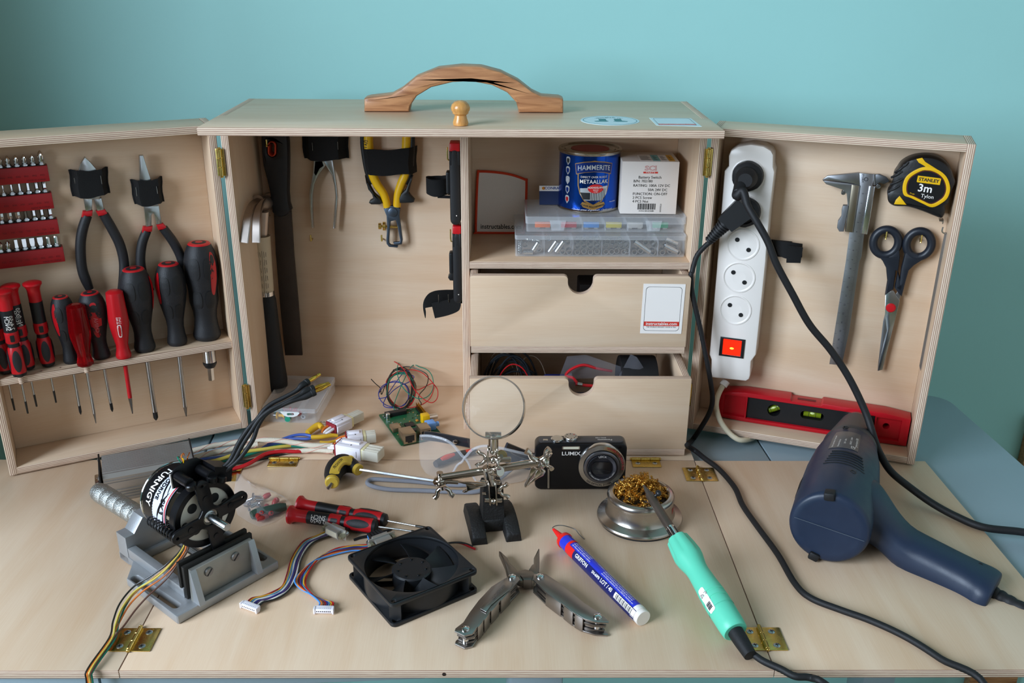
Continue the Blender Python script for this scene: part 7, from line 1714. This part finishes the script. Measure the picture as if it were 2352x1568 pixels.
b = MB(None); p = G(*zh((1115, 560))[0], .006); b.lathe([(.0032, 0), (.0062, 0), (.0062, .0008), (.0032, .0008), (.0032, 0)], NICKEL, T(*p) @ RX(-.8) @ RZ(.4), 24); b.build('ring_lug', t, label='tinned ring lug')
# ------------------------------------------------------------------ compact camera
CBK = mat('black_camera_metal', '121214', .32, .2); CGR = mat('dark_grey_camera_top', '45464b', .35, .5); CSV = mat('silver_camera_ring', 'c3c2c0', .22, 1); GLS = mat('dark_lens_glass', '0c0e12', .05, coat=1)
c0 = G(*zm((1150, 1066))[0]); CFm = Frame((c0.x, c0.y, .0006), (1, .012, 0), (0, 0, 1)); cw, ch, cdp = .1025, .0588, .0205
t = thing('compact_camera', 'black compact camera with silver lens rings standing before the lower drawer', 'camera', None, (c0.x+cw/2, c0.y+cdp/2, 0))
b = MB(CFm); b.plate(rrect(cw, ch, .0070, 6, cw/2, ch/2), cdp, CBK, z0=-cdp, bev=.0022); b.build('body', t)
b = MB(CFm, T(0, ch, 0) @ RX(-pi/2)); b.plate(rrect(cw-.008, cdp-.006, .004, 5, cw/2, cdp/2), .0006, CGR, z0=-.0003, bev=.0002)
b.text('Panasonic', .0042, PAPER, T(.078, .0085, .0004) @ RZ(pi), t=0); b.text('DMC-TZ8', .0028, PAPER, T(.074, .0132, .0004) @ RZ(pi), t=0); b.build('top_plate', t, label='dark grey top plate')
b = MB(CFm, T(0, ch, 0) @ RX(-pi/2)); b.lathe([(.0068, 0), (.0070, .0018), (.0062, .0026), (.0040, .0022), (0, .0026)], CSV, T(.0245, .0085, .0003), 32); b.box((.005, .003, .0022), CSV, T(.0245, .0025, .0016), bev=.0008); b.build('zoom_ring', t)
b = MB(CFm, T(0, ch, 0) @ RX(-pi/2)); b.lathe([(.0078, 0), (.0080, .0026), (.0074, .0034), (0, .0034)], CSV, T(.0400, .0110, .0003), 40, mod=lambda a, z: 1-.025*(cos(28*a) > 0)*(z < .003))
for k in range(8): a = k*pi/4; b.box((.0018, .0008, .0001), REDINK if k == 1 else INK, T(.0400+.0055*cos(a), .0110+.0055*sin(a), .0038) @ RZ(a))
b.build('mode_dial', t)
b = MB(CFm, T(0, ch, 0) @ RX(-pi/2)); b.box((.0055, .0035, .0010), CSV, T(.0115, .008, .0006), bev=.0004); b.build('power_slider', t)
lx, ly = CFm.p(*zm((1728, 878))[0], .010).xy; Rl = .0265
LM = T(lx, ly, 0)
b = MB(CFm, LM); b.lathe([(Rl, -.001), (Rl, .0045), (Rl-.0010, .0062), (Rl-.0055, .0066), (Rl-.0062, .0060)][::-1]+[], CSV, None, 72) if False else b.lathe([(Rl, -.001), (Rl, .0048), (Rl-.0008, .0062), (Rl-.0056, .0066), (Rl-.0060, .0040), (0, .0040)], CSV, seg=72); ring = b.build('lens_ring', t, label='silver outer lens ring')
b = MB(CFm, LM); b.lathe([(.0202, .0038), (.0202, .0085), (.0190, .0092), (.0172, .0094), (.0168, .0080), (0, .0078)], mat('grey_lens_barrel', '77767a', .3, .9), seg=64); b.build('lens_barrel', t)
b = MB(CFm, LM); b.lathe([(.0166, .0078), (.0166, .0104), (.0158, .0108), (.0126, .0100), (.0120, .0086), (0, .0086)], mat('dark_lens_front', '3a3a40', .3, .7), seg=64); b.build('inner_barrel', t)
b = MB(CFm, LM); b.plate(rrect(.0195, .0150, .0030, 5), .0010, GLS, z0=.0086); b.plate([(-.009, -.0015), (.009, -.0045), (.009, -.0042), (-.009, -.0012)], .0001, mat('shutter_seam', '26282d', .4), z0=.0097); b.build('lens_shutter', t)
b = MB(CFm, LM)
def arct(s, size, r, a0, m, z, inv=False):
    b.text(s, size, m, None, warp=lambda p: V(((r+(p.y if not inv else -p.y))*sin(a0+(p.x/r if not inv else -p.x/r)), (r+(p.y if not inv else -p.y))*cos(a0+(p.x/r if not inv else -p.x/r)), z)))
arct('POWER O.I.S./MEGA O.I.S.', .0032, .0236, 1.0, mat('camera_red_print', 'b03038', .4), .0068); arct('12X OPTICAL ZOOM', .0032, .0236, pi+.12, INK, .0068, True)
arct('LEICA', .0034, .0148, 0, PAPER, .0108); arct('DC VARIO-ELMAR 1:3.3-4.9/4.1-49.2 ASPH.', .0020, .0145, pi, PAPER, .0108, True); b.build('lens_lettering', ring)
b = MB(CFm); p = CFm.p(*zm((1462, 702))[0], 0); b.plate(rrect(.0200, .0042, .0012, 3, p.x, p.y), .0006, CSV, z0=-.0001, holes=[rrect(.0178, .0028, .0008, 3, p.x, p.y)]); b.plate(rrect(.0180, .0030, .0008, 3, p.x, p.y), .0003, mat('flash_lens', 'e6e0c8', .15), z0=.0000); b.build('flash', t)
b = MB(CFm); p = CFm.p(*zm((1462, 752))[0], 0); b.text('LUMIX', .0064, PAPER, T(p.x, p.y, .0001), sx=1.12, bold=.00012); b.build('lettering', t)
b = MB(CFm); p = CFm.p(*zm((1268, 750))[0], 0); q = CFm.p(*zm((1268, 1040))[0], 0); b.plate(slot(p.xy, q.xy, .0011), .0012, CSV, z0=-.0002, bev=.0003); b.build('grip_strip', t, label='silver grip strip')
b = MB(CFm); p = CFm.p(*zm((1882, 700))[0], 0); b.lathe([(.0016, 0), (.0016, .0003), (0, .0003)], GLS, T(p.x, p.y, 0), 16); b.build('focus_lamp', t)
# its grey wrist cord
CORD = mat('grey_braided_cord', '8b8d96', .75, bump=.8, bscale=1600)
cl = CFm.w((-.001, .037, -.008)); cu = [G(*q, z) for q, z in zip(zm((1040, 815), (960, 880), (860, 960), (770, 1035), (640, 1080), (420, 1078), (150, 1068), (-60, 1062), (-190, 1045), (-272, 1018), (-280, 990), (-230, 972), (-60, 980), (130, 992), (330, 1012), (520, 1022), (700, 1000), (900, 930)), (.020, .011, .004, .0030, .0030, .003, .003, .003, .003, .003, .003, .003, .003, .003, .003, .003, .004, .006))]
b = MB(None); b.tube([cl, cl+V((-.008, -.004, -.004))]+cu, [.0006, .0008, .0012, .0022]+[.0026]*(len(cu)-2), CORD, seg=10, n=6); b.build('wrist_cord', t, label='grey braided wrist cord')

# ------------------------------------------------------------------ helping hands with magnifier
NK = mat('nickel_plated_steel', 'c6beb4', .15, 1, rvar=.06, nscale=120); CI = mat('black_cast_iron', '131211', .62, noise=.25, nscale=300, bump=.7, bscale=500)
HF_ = TB.at(.0325, .8460, 0, radians(10))
t = thing('helping_hand', 'helping hand stand with magnifying glass, two clips and black cast foot', 'helping hand', HF_)
b = MB(HF_)
for s in (-1, 1):
    x = s*.0178
    b.loft([[(x-w, y, .0003), (x+w, y, .0003), (x+w-.0012, y, h-.001), (x+w-.003, y, h), (x-w+.003, y, h), (x-w+.0012, y, h-.001)] for y, w, h in ((-.0335, .0076, .0080), (-.0325, .0082, .0098), (-.018, .0083, .0150), (-.006, .0082, .0172), (.006, .0082, .0172), (.018, .0083, .0150), (.0325, .0082, .0098), (.0335, .0076, .0080))], CI)
b.box((.036, .026, .0150), CI, T(0, 0, .0078), bev=.002)
b.loft([[(-w, -d_, z), (w, -d_, z), (w, d_, z), (-w, d_, z)] for w, d_, z in ((.0120, .0125, .010), (.0112, .0112, .022), (.0105, .0102, .050), (.0095, .0092, .0540), (.0060, .0060, .0552))], CI); b.build('foot', t, label='black cast iron foot', ang=50)
ypl = .8300
K = lambda u, v, y=ypl: gy(*zk((u, v))[0], y)
def wing(p, ax, up_, s=1.0):
    """wing screw: boss and two ears"""
    M = axes(p, ax, up_)
    b.cyl(M @ V((0, 0, 0)), M @ V((.0035*s, 0, 0)), .0030*s, NK, seg=16, bev=.0006)
    for k in (-1, 1): b.tube([M @ V((.002*s, k*.0012*s, 0)), M @ V((.0045*s, k*.0045*s, 0)), M @ V((.0085*s, k*.0058*s, 0)), M @ V((.0105*s, k*.0078*s, 0))], [.0020*s, .0019*s, .0020*s, .0024*s], NK, seg=10, flat=None)
def bolt(p, ax, r, L_): M = axes(p, ax, (0, .31, .95)); b.cyl(M @ V((0, 0, 0)), M @ V((L_, 0, 0)), r, NK, seg=18, bev=.0006)
b = MB(None)
for u in (497, 550):
    a, c = K(u-5, 372), K(u+5, 532); M = axes((a+c)/2, a-c, (0, 1, 0)); L_ = (a-c).length
    b.plate(slot((-L_*.42, 0), (L_*.42, 0), .0052), .0016, NK, M @ T(0, 0, -.0008), bev=.0004)
bolt(K(515, 380)+V((-.011, .002, 0)), (1, 0, 0), .0026, .020); bolt(K(528, 515)+V((-.009, .001, 0)), (1, 0, 0), .0026, .018)
b.ball(.0035, NK, K(525, 378)); b.ball(.0036, NK, K(528, 515)+V((0, -.001, 0))); b.build('lower_joint', t)
b = MB(None); wing(K(560, 440), (1, 0, .08), (0, 0, 1), 1.05); b.cyl(K(470, 458), K(440, 460), .0016, NK, seg=12, bev=.0003); b.build('wing_screw', t)
b = MB(None); b.cyl(K(518, 385), K(498, 325), .0042, NK, seg=18); b.cyl(K(504, 335), K(482, 245), .0062, NK, seg=22, bev=.001); b.build('rod_socket', t)
ra, rb_ = K(120, 332), K(905, 208); 
b = MB(None); b.cyl(ra, rb_, .0040, NK, seg=22, bev=.0004); b.build('cross_rod', t, label='nickel plated cross rod')
b = MB(None); b.cyl(K(520, 275, .828), K(585, 285, .818), .0056, NK, seg=20, bev=.0008); b.ball(.0056, NK, K(520, 270)); wing(K(505, 268, .822), (-.2, -1, .1), (1, 0, 0), .55); b.build('clamp_knob', t)
b = MB(None)
for u in (492, 565):
    a, c = K(u, 100), K(u+(-4 if u < 520 else 8), 240); M = axes((a+c)/2, a-c, (0, 1, 0)); L_ = (a-c).length
    b.plate(slot((-L_*.40, 0), (L_*.40, 0), .0050), .0014, NK, M, bev=.0004)
b.ball(.0042, NK, K(528, 190)); b.ball(.0040, NK, K(530, 125)); bolt(K(480, 190)-V((.002, 0, 0)), (1, 0, 0), .0028, .026); b.build('upper_joint', t)
b = MB(None); wing(K(478, 185), (-1, -.1, .1), (0, .3, 1), 1.0); b.build('wing_screw', t)
b = MB(None); wing(K(560, 190, .826), (.2, -.6, .1), (.2, 0, 1), .9); b.build('wing_screw', t)
b = MB(None); b.lathe([(.0055, 0), (.0058, .001), (.0058, .003), (.0050, .004), (0, .004)], mat('aged_brass', 'a89a70', .35, 1), along(K(590, 160, .842), K(600, 158, .836)), 24); b.build('brass_nut', t)
b = MB(None); b.cyl(K(528, 110), K(528, -10), .0050, NK, seg=20, bev=.0005)
b.build('lens_stem', t)
# magnifier
lc = gy(1134.5, 936, ypl); nrm = (-_F+_U*.20-_R*.16).normalized(); MR = .0312
LMx = T(*lc) @ nrm.to_track_quat('Z', 'Y').to_matrix().to_4x4()
b = MB(None, LMx); b.lathe([(MR-.0012, -.0045), (MR, -.0045), (MR+.0003, 0), (MR, .0045), (MR-.0012, .0045), (MR-.0013, 0), (MR-.0012, -.0045)], NK, seg=80); rg = b.build('lens_rim', t, label='nickel lens rim')
LENS = mat('magnifier_glass', 'f4f6ea', .0, trans=1, ior=1.5)
LENS2 = clearmat('thin_magnifier_glass', 'e9ecdf', .05, .03)
b = MB(None, LMx); b.lathe([(0, -.0028), (.015, -.0022), (MR-.0014, -.0006), (MR-.0014, .0006), (.015, .0022), (0, .0028)], LENS2, seg=64); b.build('lens', t, label='clear glass lens')
b = MB(None); pb_ = gy(1133, 998, ypl+.0005); b.box((.0160, .0085, .0014), NK, T(*pb_) @ RX(.15), bev=.0004); b.cyl(pb_+V((0, -.0035, .001)), pb_+V((0, -.0048, .001)), .0016, BLK, seg=12); b.build('rim_bracket', t)
# left clip
b = MB(None); b.lathe([(.0060, -.0008), (.0064, 0), (.0060, .0008), (.003, .0015), (0, .0015)], NK, T(*(K(105, 335)+V((0, 0, -.0012)))), 28); b.lathe([(0, 0), (.0075, 0), (.0075, .0010), (0, .0014)], NK, T(*K(108, 370)), 28); b.ball(.0042, NK, K(110, 350)); b.tube([K(103, 330), K(104, 312), K(104, 292)], [.0022, .0030, .0034], NK, seg=12); b.build('clip_joint', t)
b = MB(None); wing(K(125, 395), (.12, -.1, -1), (1, 0, 0), 1.25); b.build('wing_screw', t)
def croc(pts_top, pts_bot, tail, y):
    b = MB(None); P_ = lambda l: [K(u, v, y) for u, v in l]
    for l, o_ in ((pts_top, 0), (pts_bot, .0004)):
        q = P_(l); F_ = FRONT(y); b.plate([(p.x, p.z) for p in q], .0040, NK, F_.M @ T(0, 0, -.002+o_), bev=.0006)
    q = P_(tail); b.tube(q, .0022, NK, seg=12); return b.build('crocodile_clip', t, label='nickel crocodile clip')
croc([(240, 362), (320, 362), (470, 374), (476, 388), (400, 392), (380, 380), (300, 378)], [(310, 378), (372, 385), (400, 396), (470, 384), (474, 392), (420, 402), (330, 432), (318, 442), (290, 446), (284, 440), (318, 420)], [(120, 368), (180, 366), (250, 370)], .829)
croc([(825, 255), (850, 248), (874, 262), (866, 290), (800, 385), (790, 405), (776, 404), (775, 390), (806, 320)], [(872, 270), (905, 250), (940, 280), (925, 310), (885, 328), (800, 392), (796, 384), (845, 330)], [(880, 225), (905, 262), (915, 290)], .833)
b = MB(None); wing(K(890, 215), (-.1, -.1, 1), (1, 0, 0), 1.5); b.build('wing_screw', t)
b = MB(None); wing(K(935, 215, .826), (.5, -.6, .5), (.3, 0, 1), 1.05); b.ball(.0052, NK, K(905, 225)); b.lathe([(0, 0), (.0062, 0), (.0062, .0010), (0, .0010)], NK, along(K(890, 240), K(930, 232)), 24); b.build('clip_joint', t)

# ------------------------------------------------------------------ safety goggles
t = thing('safety_glasses', 'clear safety glasses with dark red-lined temples behind the helping hand', 'safety glasses', None, (.02, .96, 0))
GL = clearmat('clear_polycarbonate', 'eef0f4', .07, .03); DKT = mat('smoke_temple', '33343a', .12, coat=1); RDT = mat('orange_red_temple', 'e0523c', .35)
xg = .030
def gsurf(u, v, o=0):
    y = .945
    for _ in range(8):
        p = gy(u, v, y); y = .928+.9*(p.x-xg)**2*5.0+o; y = min(y, 1.03)
    return gy(u, v, y)
def gpatch(uv, m, th=.0012, sub=None):
    loops = [[V((u, v, 0)) for u, v in uv]]; fl = loops[0]; bm = bmesh.new(); vs = [bm.verts.new(p) for p in fl]
    for a, c, d in tessellate_polygon(loops):
        if len({a, c, d}) == 3:
            try: bm.faces.new((vs[a], vs[c], vs[d]))
            except ValueError: pass
    x0 = min(p.x for p in fl); x1 = max(p.x for p in fl)
    for ax in (0, 1):
        lo = min(p[ax] for p in fl); hi = max(p[ax] for p in fl); k = lo+9
        while k < hi:
            no = (1, 0, 0) if ax == 0 else (0, 1, 0); bmesh.ops.bisect_plane(bm, geom=bm.verts[:]+bm.edges[:]+bm.faces[:], plane_co=(k, 0, 0) if ax == 0 else (0, k, 0), plane_no=no); k += 9
    for q in bm.verts: q.co = gsurf(q.co.x, q.co.y)
    bmesh.ops.recalc_face_normals(bm, faces=bm.faces[:])
    r = bmesh.ops.solidify(bm, geom=bm.faces[:], thickness=th)
    b.bm(bm, m)
b = MB(None)
lensL = zm((165, 610), (185, 594), (240, 598), (330, 615), (420, 648), (478, 700), (520, 765), (545, 790), (528, 820), (490, 850), (462, 900), (430, 940), (370, 965), (300, 962), (220, 915), (178, 850), (163, 760))
lensR = zm((548, 790), (575, 770), (620, 720), (700, 690), (800, 694), (920, 722), (1040, 750), (1150, 775), (1160, 850), (1120, 930), (1040, 985), (900, 1010), (760, 1005), (660, 985), (620, 940), (600, 880), (575, 830))
gpatch(lensL, GL); gpatch(lensR, GL); b.build('lens_shield', t, label='clear wraparound lenses')
b = MB(None); b.tube([gsurf(*q, -.0012) for q in zm((170, 600), (250, 600), (360, 625), (440, 668), (500, 735), (550, 782), (610, 722), (700, 688), (820, 696), (1000, 738), (1150, 772))], .0016, clearmat('clear_frame_edge', 'e6e8ee', .30, .05), seg=8, n=5); b.tube([gsurf(*q, -.001) for q in zm((548, 785), (528, 822), (488, 850), (455, 905), (425, 945))], .0013, clearmat('clear_frame_edge', 'e6e8ee', .3), seg=8, n=5); b.tube([gsurf(*q, -.001) for q in zm((548, 785), (580, 830), (600, 880), (620, 940), (645, 985))], .0013, clearmat('clear_frame_edge', 'e6e8ee', .3), seg=8, n=5); b.build('frame_edge', t)
# temples: folded behind the lenses
tl = [G(*q, z) for q, z in zip(zm((205, 610), (360, 632), (540, 655), (700, 690)), (.036, .036, .034, .030))]
b = MB(None); P_ = [gy(*q, y) for q, y in zip(zm((200, 598), (330, 612), (470, 640), (600, 665), (690, 692)), (1.000, 1.004, 1.008, 1.010, 1.012))]
b.tube(P_, .004, DKT, n=5, flat=(.0030, .0115), up=(0, .2, 1)); b.build('temple', t, label='dark glossy temple')
b = MB(None); p = P_[2]+V((0, -.0022, 0)); b.lathe([(.0030, 0), (.0030, .0012), (.0018, .0016), (0, .0016)], CHROME, T(*p) @ RX(pi/2), 20); b.build('hinge_screw', t)
b = MB(None); Q = [gy(*q, y) for q, y in zip(zm((885, 735), (960, 765), (1050, 800), (1140, 830)), (.958, .966, .972, .976))]
b.tube(Q, .004, DKT, n=5, flat=(.0030, .0230), up=(.1, .2, 1)); b.tube([Q[0], Q[0]+V((.010, .004, -.012)), Q[0]+V((.040, .008, -.026)), Q[0]+V((.055, .010, -.0345))], .004, DKT, n=5, flat=(.0030, .012), up=(0, .2, 1)); b.build('temple', t, label='dark smoke temple')
arm = [G(*q, .0060) for q in zm((300, 845), (380, 805), (470, 775), (560, 748), (680, 730))]
b = MB(None); b.tube(arm, [.0042, .0052, .0052, .0042, .003], mat('grey_temple_tip', '4f4a48', .5), seg=14, n=6); b.build('temple_tip', t)
b = MB(None); b.tube([p+V((0, -.0018, .0036)) for p in [arm[0].lerp(arm[1], .6), arm[1].lerp(arm[2], .2), arm[2].lerp(arm[1], .1)]], [.0022, .0034, .0022], RDT, seg=12, n=6); b.tube([p+V((0, -.001, .0030)) for p in (arm[3], arm[3].lerp(arm[4], .4))], .0022, RDT, seg=10, n=4); b.build('temple_inlay', t, label='orange red inlay of the temple')

# ------------------------------------------------------------------ T-handle key
t = thing('hex_key', 'black and yellow angled-handle hex key with long steel shaft', 'hex key', None, G(*zh((1290, 950))[0]))
GOLDY = mat('mustard_plastic', 'c9a83f', .4)
hz = .0125
K2 = lambda *uv: [G(*q, hz) for q in zh(*uv)]
hp2 = K2((1188, 1040), (1196, 985), (1225, 930), (1280, 900), (1345, 912), (1400, 945))
b = MB(None); b.tube(hp2, [.0075, .0104, .0118, .0118, .0092, .0062], BLKR, seg=20, n=6); b.build('handle', t)
b = MB(None); d = (hp2[0]-hp2[1]).normalized(); b.cyl(hp2[0]-d*.001, hp2[0]+d*.0060, .0080, GOLDY, seg=24, bev=.0015); b.build('end_cap', t, label='mustard end cap')
b = MB(None); d2 = (hp2[-1]-hp2[-2]).normalized(); b.cyl(hp2[-1]-d2*.002, hp2[-1]+d2*.0035, .0068, GOLDY, seg=24, bev=.001); b.build('collar', t, label='mustard collar')
b = MB(None)
ip = [G(*q, z) for q, z in zip(zh((1205, 975), (1222, 930), (1258, 888), (1300, 872), (1350, 880)), (.0215, .0222, .0228, .0222, .0190))]
b.tube(ip, .004, GOLDY, n=5, flat=(.0115, .0042), up=(-.12, -.55, .82)); b.text('PROXXON', .0046, INK, axes(ip[1].lerp(ip[2], .5)+V((-.0001, -.0014, .0026)), ip[3]-ip[0], (-.5, .6, .55)), sx=.92, bold=.0001); b.build('inlay', t, label='mustard inlay with lettering')
b = MB(None); p = G(*zh((1330, 872))[0], .0185); b.lathe([(.0030, 0), (.0062, 0), (.0064, .0012), (.0030, .0014), (.0030, 0)], GOLDY, T(*p) @ RX(.5), 24); b.build('hanging_eye', t)
b = MB(None); b.cyl(hp2[-1], K2((2120, 1027))[0]+V((0, 0, -.004)), .0019, STEEL, seg=6); b.cyl(hp2[0]+d*.005, G(*zh((1150, 1112))[0], .006), .0021, STEEL, seg=6); b.build('hex_shaft', t)
# ------------------------------------------------------------------ two precision drivers on the board
for lab, uv, txt in (('precision screwdriver lying behind the one marked 2.0x50', ((900, 1250), (1650, 1382), (2045, 1425)), None), ('precision screwdriver marked 2.0x50 lying on the board', ((820, 1335), (1572, 1432), (2000, 1487)), ('2.0x50', 'SNCM'))):
    A_, B_, C_ = (G(*q, .0088) for q in zh(*uv)); A_.z = .0101; B_.z = .0092; L_ = (B_-A_).length
    t = thing('precision_screwdriver', lab, 'screwdriver', None, (A_+B_)/2-V((0, 0, .009)), 'precision screwdrivers on the board')
    M = along(A_, B_); ax = M.to_3x3().inverted() @ (CAM-A_).normalized()
    precision(t, M, L_, .0098, atan2(ax.y, ax.x), (C_-A_).length*.985, 0, txt, (.15,))
# ------------------------------------------------------------------ serial port pigtails
def dsub(c, ex_, up_, label, wires, end, ex_e, endlab, group='serial port pigtails'):
    t = thing('serial_pigtail', label, 'cable', None, c, group)
    M = axes(c, ex_, up_)          # x along the shell, y upwards-forward, z out of the face
    TSH = mat('tinned_shell', 'c4c2be', .32, .75); b = MB(None, M); b.plate(rrect(.0305, .0120, .001, 3), .0012, TSH, z0=-.0006, bev=.0003); b.loft([[(-.0095, -.0042, z), (.0095, -.0042, z), (.0085, .0042, z), (-.0085, .0042, z)] for z in (-.0052, .0060)], TSH); b.plate([(-.0082, -.0030), (.0082, -.0030), (.0074, .0030), (-.0074, .0030)], .0002, mat('cream_insulator', 'cfc6b0', .5), z0=.0061); b.build('shell', t)
    b = MB(None, M)
    for s in (-1, 1): b.lathe([(.0032, 0), (.0032, .0042), (.0018, .0044), (.0018, .0064), (0, .0064)], mat('brassy_nut', 'a8a38c', .35, .8), T(s*.0125, 0, .0005), 6); b.lathe([(.0030, 0), (.0030, -.0035), (0, -.0035)][::-1], STEEL, T(s*.0125, 0, -.0005), 12)
    b.build('jack_screw', t)
    for i in range(5): b = MB(None, M); b.tube([(-.0075+i*.0038, 0, -.0050), (-.0070+i*.0034, -.0012, -.0120), (-.0060+i*.0030, -.0024, -.0175)], .0016, BLKR, seg=8, n=3); b.build('heat_shrink', t)
    n = len(wires[0]); W_ = wires[0]
    e_ = axes(end, ex_e, V((0, 0, 1)).cross(V(ex_e)))
    for i in range(n):
        k = i-(n-1)/2; m = W_[i]
        st = M @ V((k*.0022*1.0, -.0022, -.0150))
        mid = [p+V(o)*k*.00155*(1 if j not in (0,) else .9)+V((0, 0, .0009*((i*3+j) % 2))) for j, (p, o) in enumerate(wires[1])]
        fin = [e_ @ V((k*wires[2], .0105, .0006)), e_ @ V((k*wires[2], .0040, .0006))]
        b = MB(None); b.tube([st]+mid+fin, .00078, m, seg=7, n=6); b.build('wire', t)
    b = MB(None, e_); w = n*wires[2]+.003; b.box((w, .0062, .0046), WCON, T(0, .0006, .0004), bev=.0005)
    for k in (-1, 1): b.box((.0016, .0050, .0056), WCON, T(k*w*.5, -.0006, .0004), bev=.0003)
    pl = b.build('white_plug', t, label='white plug')
    b = MB(None, e_)
    for i in range(n): b.box((.0008, .0002, .0010), BLK, T((i-(n-1)/2)*wires[2], -.0026, .0004)); b.box((.0007, .0009, .0001), SP, T((i-(n-1)/2)*wires[2], -.0008, .0028))
    b.build('contact', pl)
MAROON = mat('maroon_wire', '8d1a24', .4); GOLDW = mat('golden_wire', 'd29a2a', .4); TEALW = mat('steel_blue_wire', '4f86a8', .4); WHW = mat('white_wire', 'd9d6cc', .4); PURW = mat('purple_wire', '4a3560', .4); NAVW = mat('navy_wire', '2b2f7a', .4); CYW = mat('sky_blue_wire', '4a90d8', .4)
c1 = G(*zf((905, 388))[0], .0085); ea = (G(*zf((1010, 455))[0], .0085)-G(*zf((775, 345))[0], .0085))
mids = [(G(*q, .0022), o) for q, o in zip(zf((760, 445), (640, 510), (555, 640), (515, 790), (460, 900), (380, 960), (270, 1000)), ((.3, .95, 0), (.75, .66, 0), (.95, .3, 0), (.98, .1, 0), (.75, .66, 0), (.55, .83, 0), (.6, .8, 0)))]
mids = [(p, (o[0], -o[1], 0)) for p, o in mids]
e1, e2 = G(*zf((50, 1042))[0], .0030), G(*zf((222, 1105))[0], .0030)
dsub(c1+V((0, 0, .0002)), ea, (.25, -.15, .95), 'serial port pigtail with steel blue, maroon and white wires, left of two', ([MAROON, GOLDW, TEALW, WHW, NAVW, PURW, WHW, WK], mids, .0019), (e1+e2)/2, e2-e1, '')
c2 = G(*zf((1318, 470))[0], .0095); ea2 = V((.8, .55, 0))
mids = [(G(*q, .0024), (o[0], o[1], 0)) for q, o in zip(zf((1215, 530), (1060, 545), (890, 580), (740, 645), (640, 740), (585, 840), (620, 915), (720, 985)), ((.1, .95), (.1, .95), (.25, .95), (.55, .8), (.8, .55), (.95, 0), (.85, -.4), (.8, -.5)))]
e1, e2 = G(*zf((735, 1100))[0], .0032), G(*zf((865, 1102))[0], .0032)
dsub(c2, ea2, (.1, -.1, .98), 'serial port pigtail with orange, navy and sky blue wires beside the fan', ([CYW, ORW, BRW, MAROON, NAVW, TEALW, GOLDW, WR], mids, .00175), (e1+e2)/2, e2-e1, '')
b = MB(None); b.tube([G(*q, .0016) for q in zf((1070, 468), (1130, 448), (1250, 425), (1370, 385), (1415, 375))], [.0013, .0015, .0016, .0014, .0006], BLKR, seg=8); tag(b.build('heat_shrink_tube'), 'short black heat shrink tube with a red wire end near the fan', 'tube')
# ------------------------------------------------------------------ bag of small terminals
zb3 = Z(520, 1080, 8.0 if False else 6.4)
BP = lambda *uv: [G(*q, .001).xy for q in zb3(*uv)]
t0 = BP((150, 30), (232, 60), (300, 150), (480, 200), (700, 320), (900, 430), (960, 500), (900, 620), (700, 760), (490, 830), (330, 760), (160, 650), (100, 400))
rg_ = random.Random(9)
b = MB(TB); n = len(t0); cen = sum(t0, V((0, 0)))/n
for zt_, sc in ((.0125, .0),):
    vs = []; m_ = 7
    for j in range(m_+1):
        k = j/m_
        for i, p in enumerate(t0):
            q = cen+(p-cen)*k; far = max(0, min(1, (q.y-.885)/.05)); top = (.0155*(1-k**3)+.0008)*(1-.75*far)+.0009*sin(9*k+2.3*i)*(k > .1)*(k < .95)
            vs.append(V((q.x, q.y, max(.0008, top))))
    fs = [(j*n+i, j*n+(i+1) % n, (j+1)*n+(i+1) % n, (j+1)*n+i) for j in range(m_) for i in range(n)]
    b.add(vs, fs, FILM)
tag(b.build('clear_bag', ang=80), 'clear bag of red and silver terminals beside the motor', 'bag')
SILT = mat('tinned_barrel', 'c4c4c8', .25, 1); TRD = mat('red_insulator', '9e2a28', .4)
def scat(n, pts, seed):
    q = BP(*pts); r = random.Random(seed); out = []
    for _ in range(n):
        a, c, d = r.sample(range(len(q)), 3); u, v = r.random(), r.random()
        if u+v > 1: u, v = 1-u, 1-v
        out.append(q[a]+(q[c]-q[a])*u+(q[d]-q[a])*v)
    return out
for p in scat(22, ((330, 430), (450, 400), (560, 430), (520, 540), (380, 560), (250, 560), (180, 600), (300, 640), (420, 640)), 4):
    a, tl_ = rg_.uniform(0, 6.28), rg_.uniform(-.5, .5); z = rg_.uniform(.0025, .0075)
    b = MB(None, T(p.x, p.y, z) @ RZ(a) @ RY(pi/2+tl_)); b.lathe([(.0008, -.004), (.0014, -.004), (.0014, .004), (.0008, .004), (.0008, -.004)], SILT, seg=12); tag(b.build('silver_terminal'), 'small silver terminal in the clear bag beside the motor', 'terminal', 'silver terminals in the bag')
for p in scat(16, ((600, 440), (680, 470), (850, 470), (930, 520), (640, 700), (560, 760), (480, 780), (420, 740), (470, 680)), 8):
    a, tl_ = rg_.uniform(0, 6.28), rg_.uniform(-.8, .8); z = rg_.uniform(.0030, .0080)
    b = MB(None, T(p.x, p.y, z) @ RZ(a) @ RY(pi/2+tl_)); b.lathe([(.0010, -.004), (.0022, -.004), (.0030, -.002), (.0030, .001), (.0020, .004), (.0010, .004), (.0010, -.004)], TRD, seg=12); tag(b.build('red_terminal'), 'small red terminal in the clear bag beside the motor', 'terminal', 'red terminals in the bag')
b = MB(None); p = [G(*q, .0060) for q in zb3((370, 660), (480, 620), (640, 590), (780, 550), (880, 530))]; b.tube(p, [.0046, .0056, .0058, .0054, .0038], mat('dark_green_sleeve', '33473c', .45), seg=14); tag(b.build('green_sleeve'), 'dark green sleeve in the clear bag beside the motor', 'sleeve')
# ------------------------------------------------------------------ lift everything from the work surface's level to its height above the floor
for o in SC.objects:
    if o.parent is None: o.location.z += TZ
bpy.context.view_layer.update()
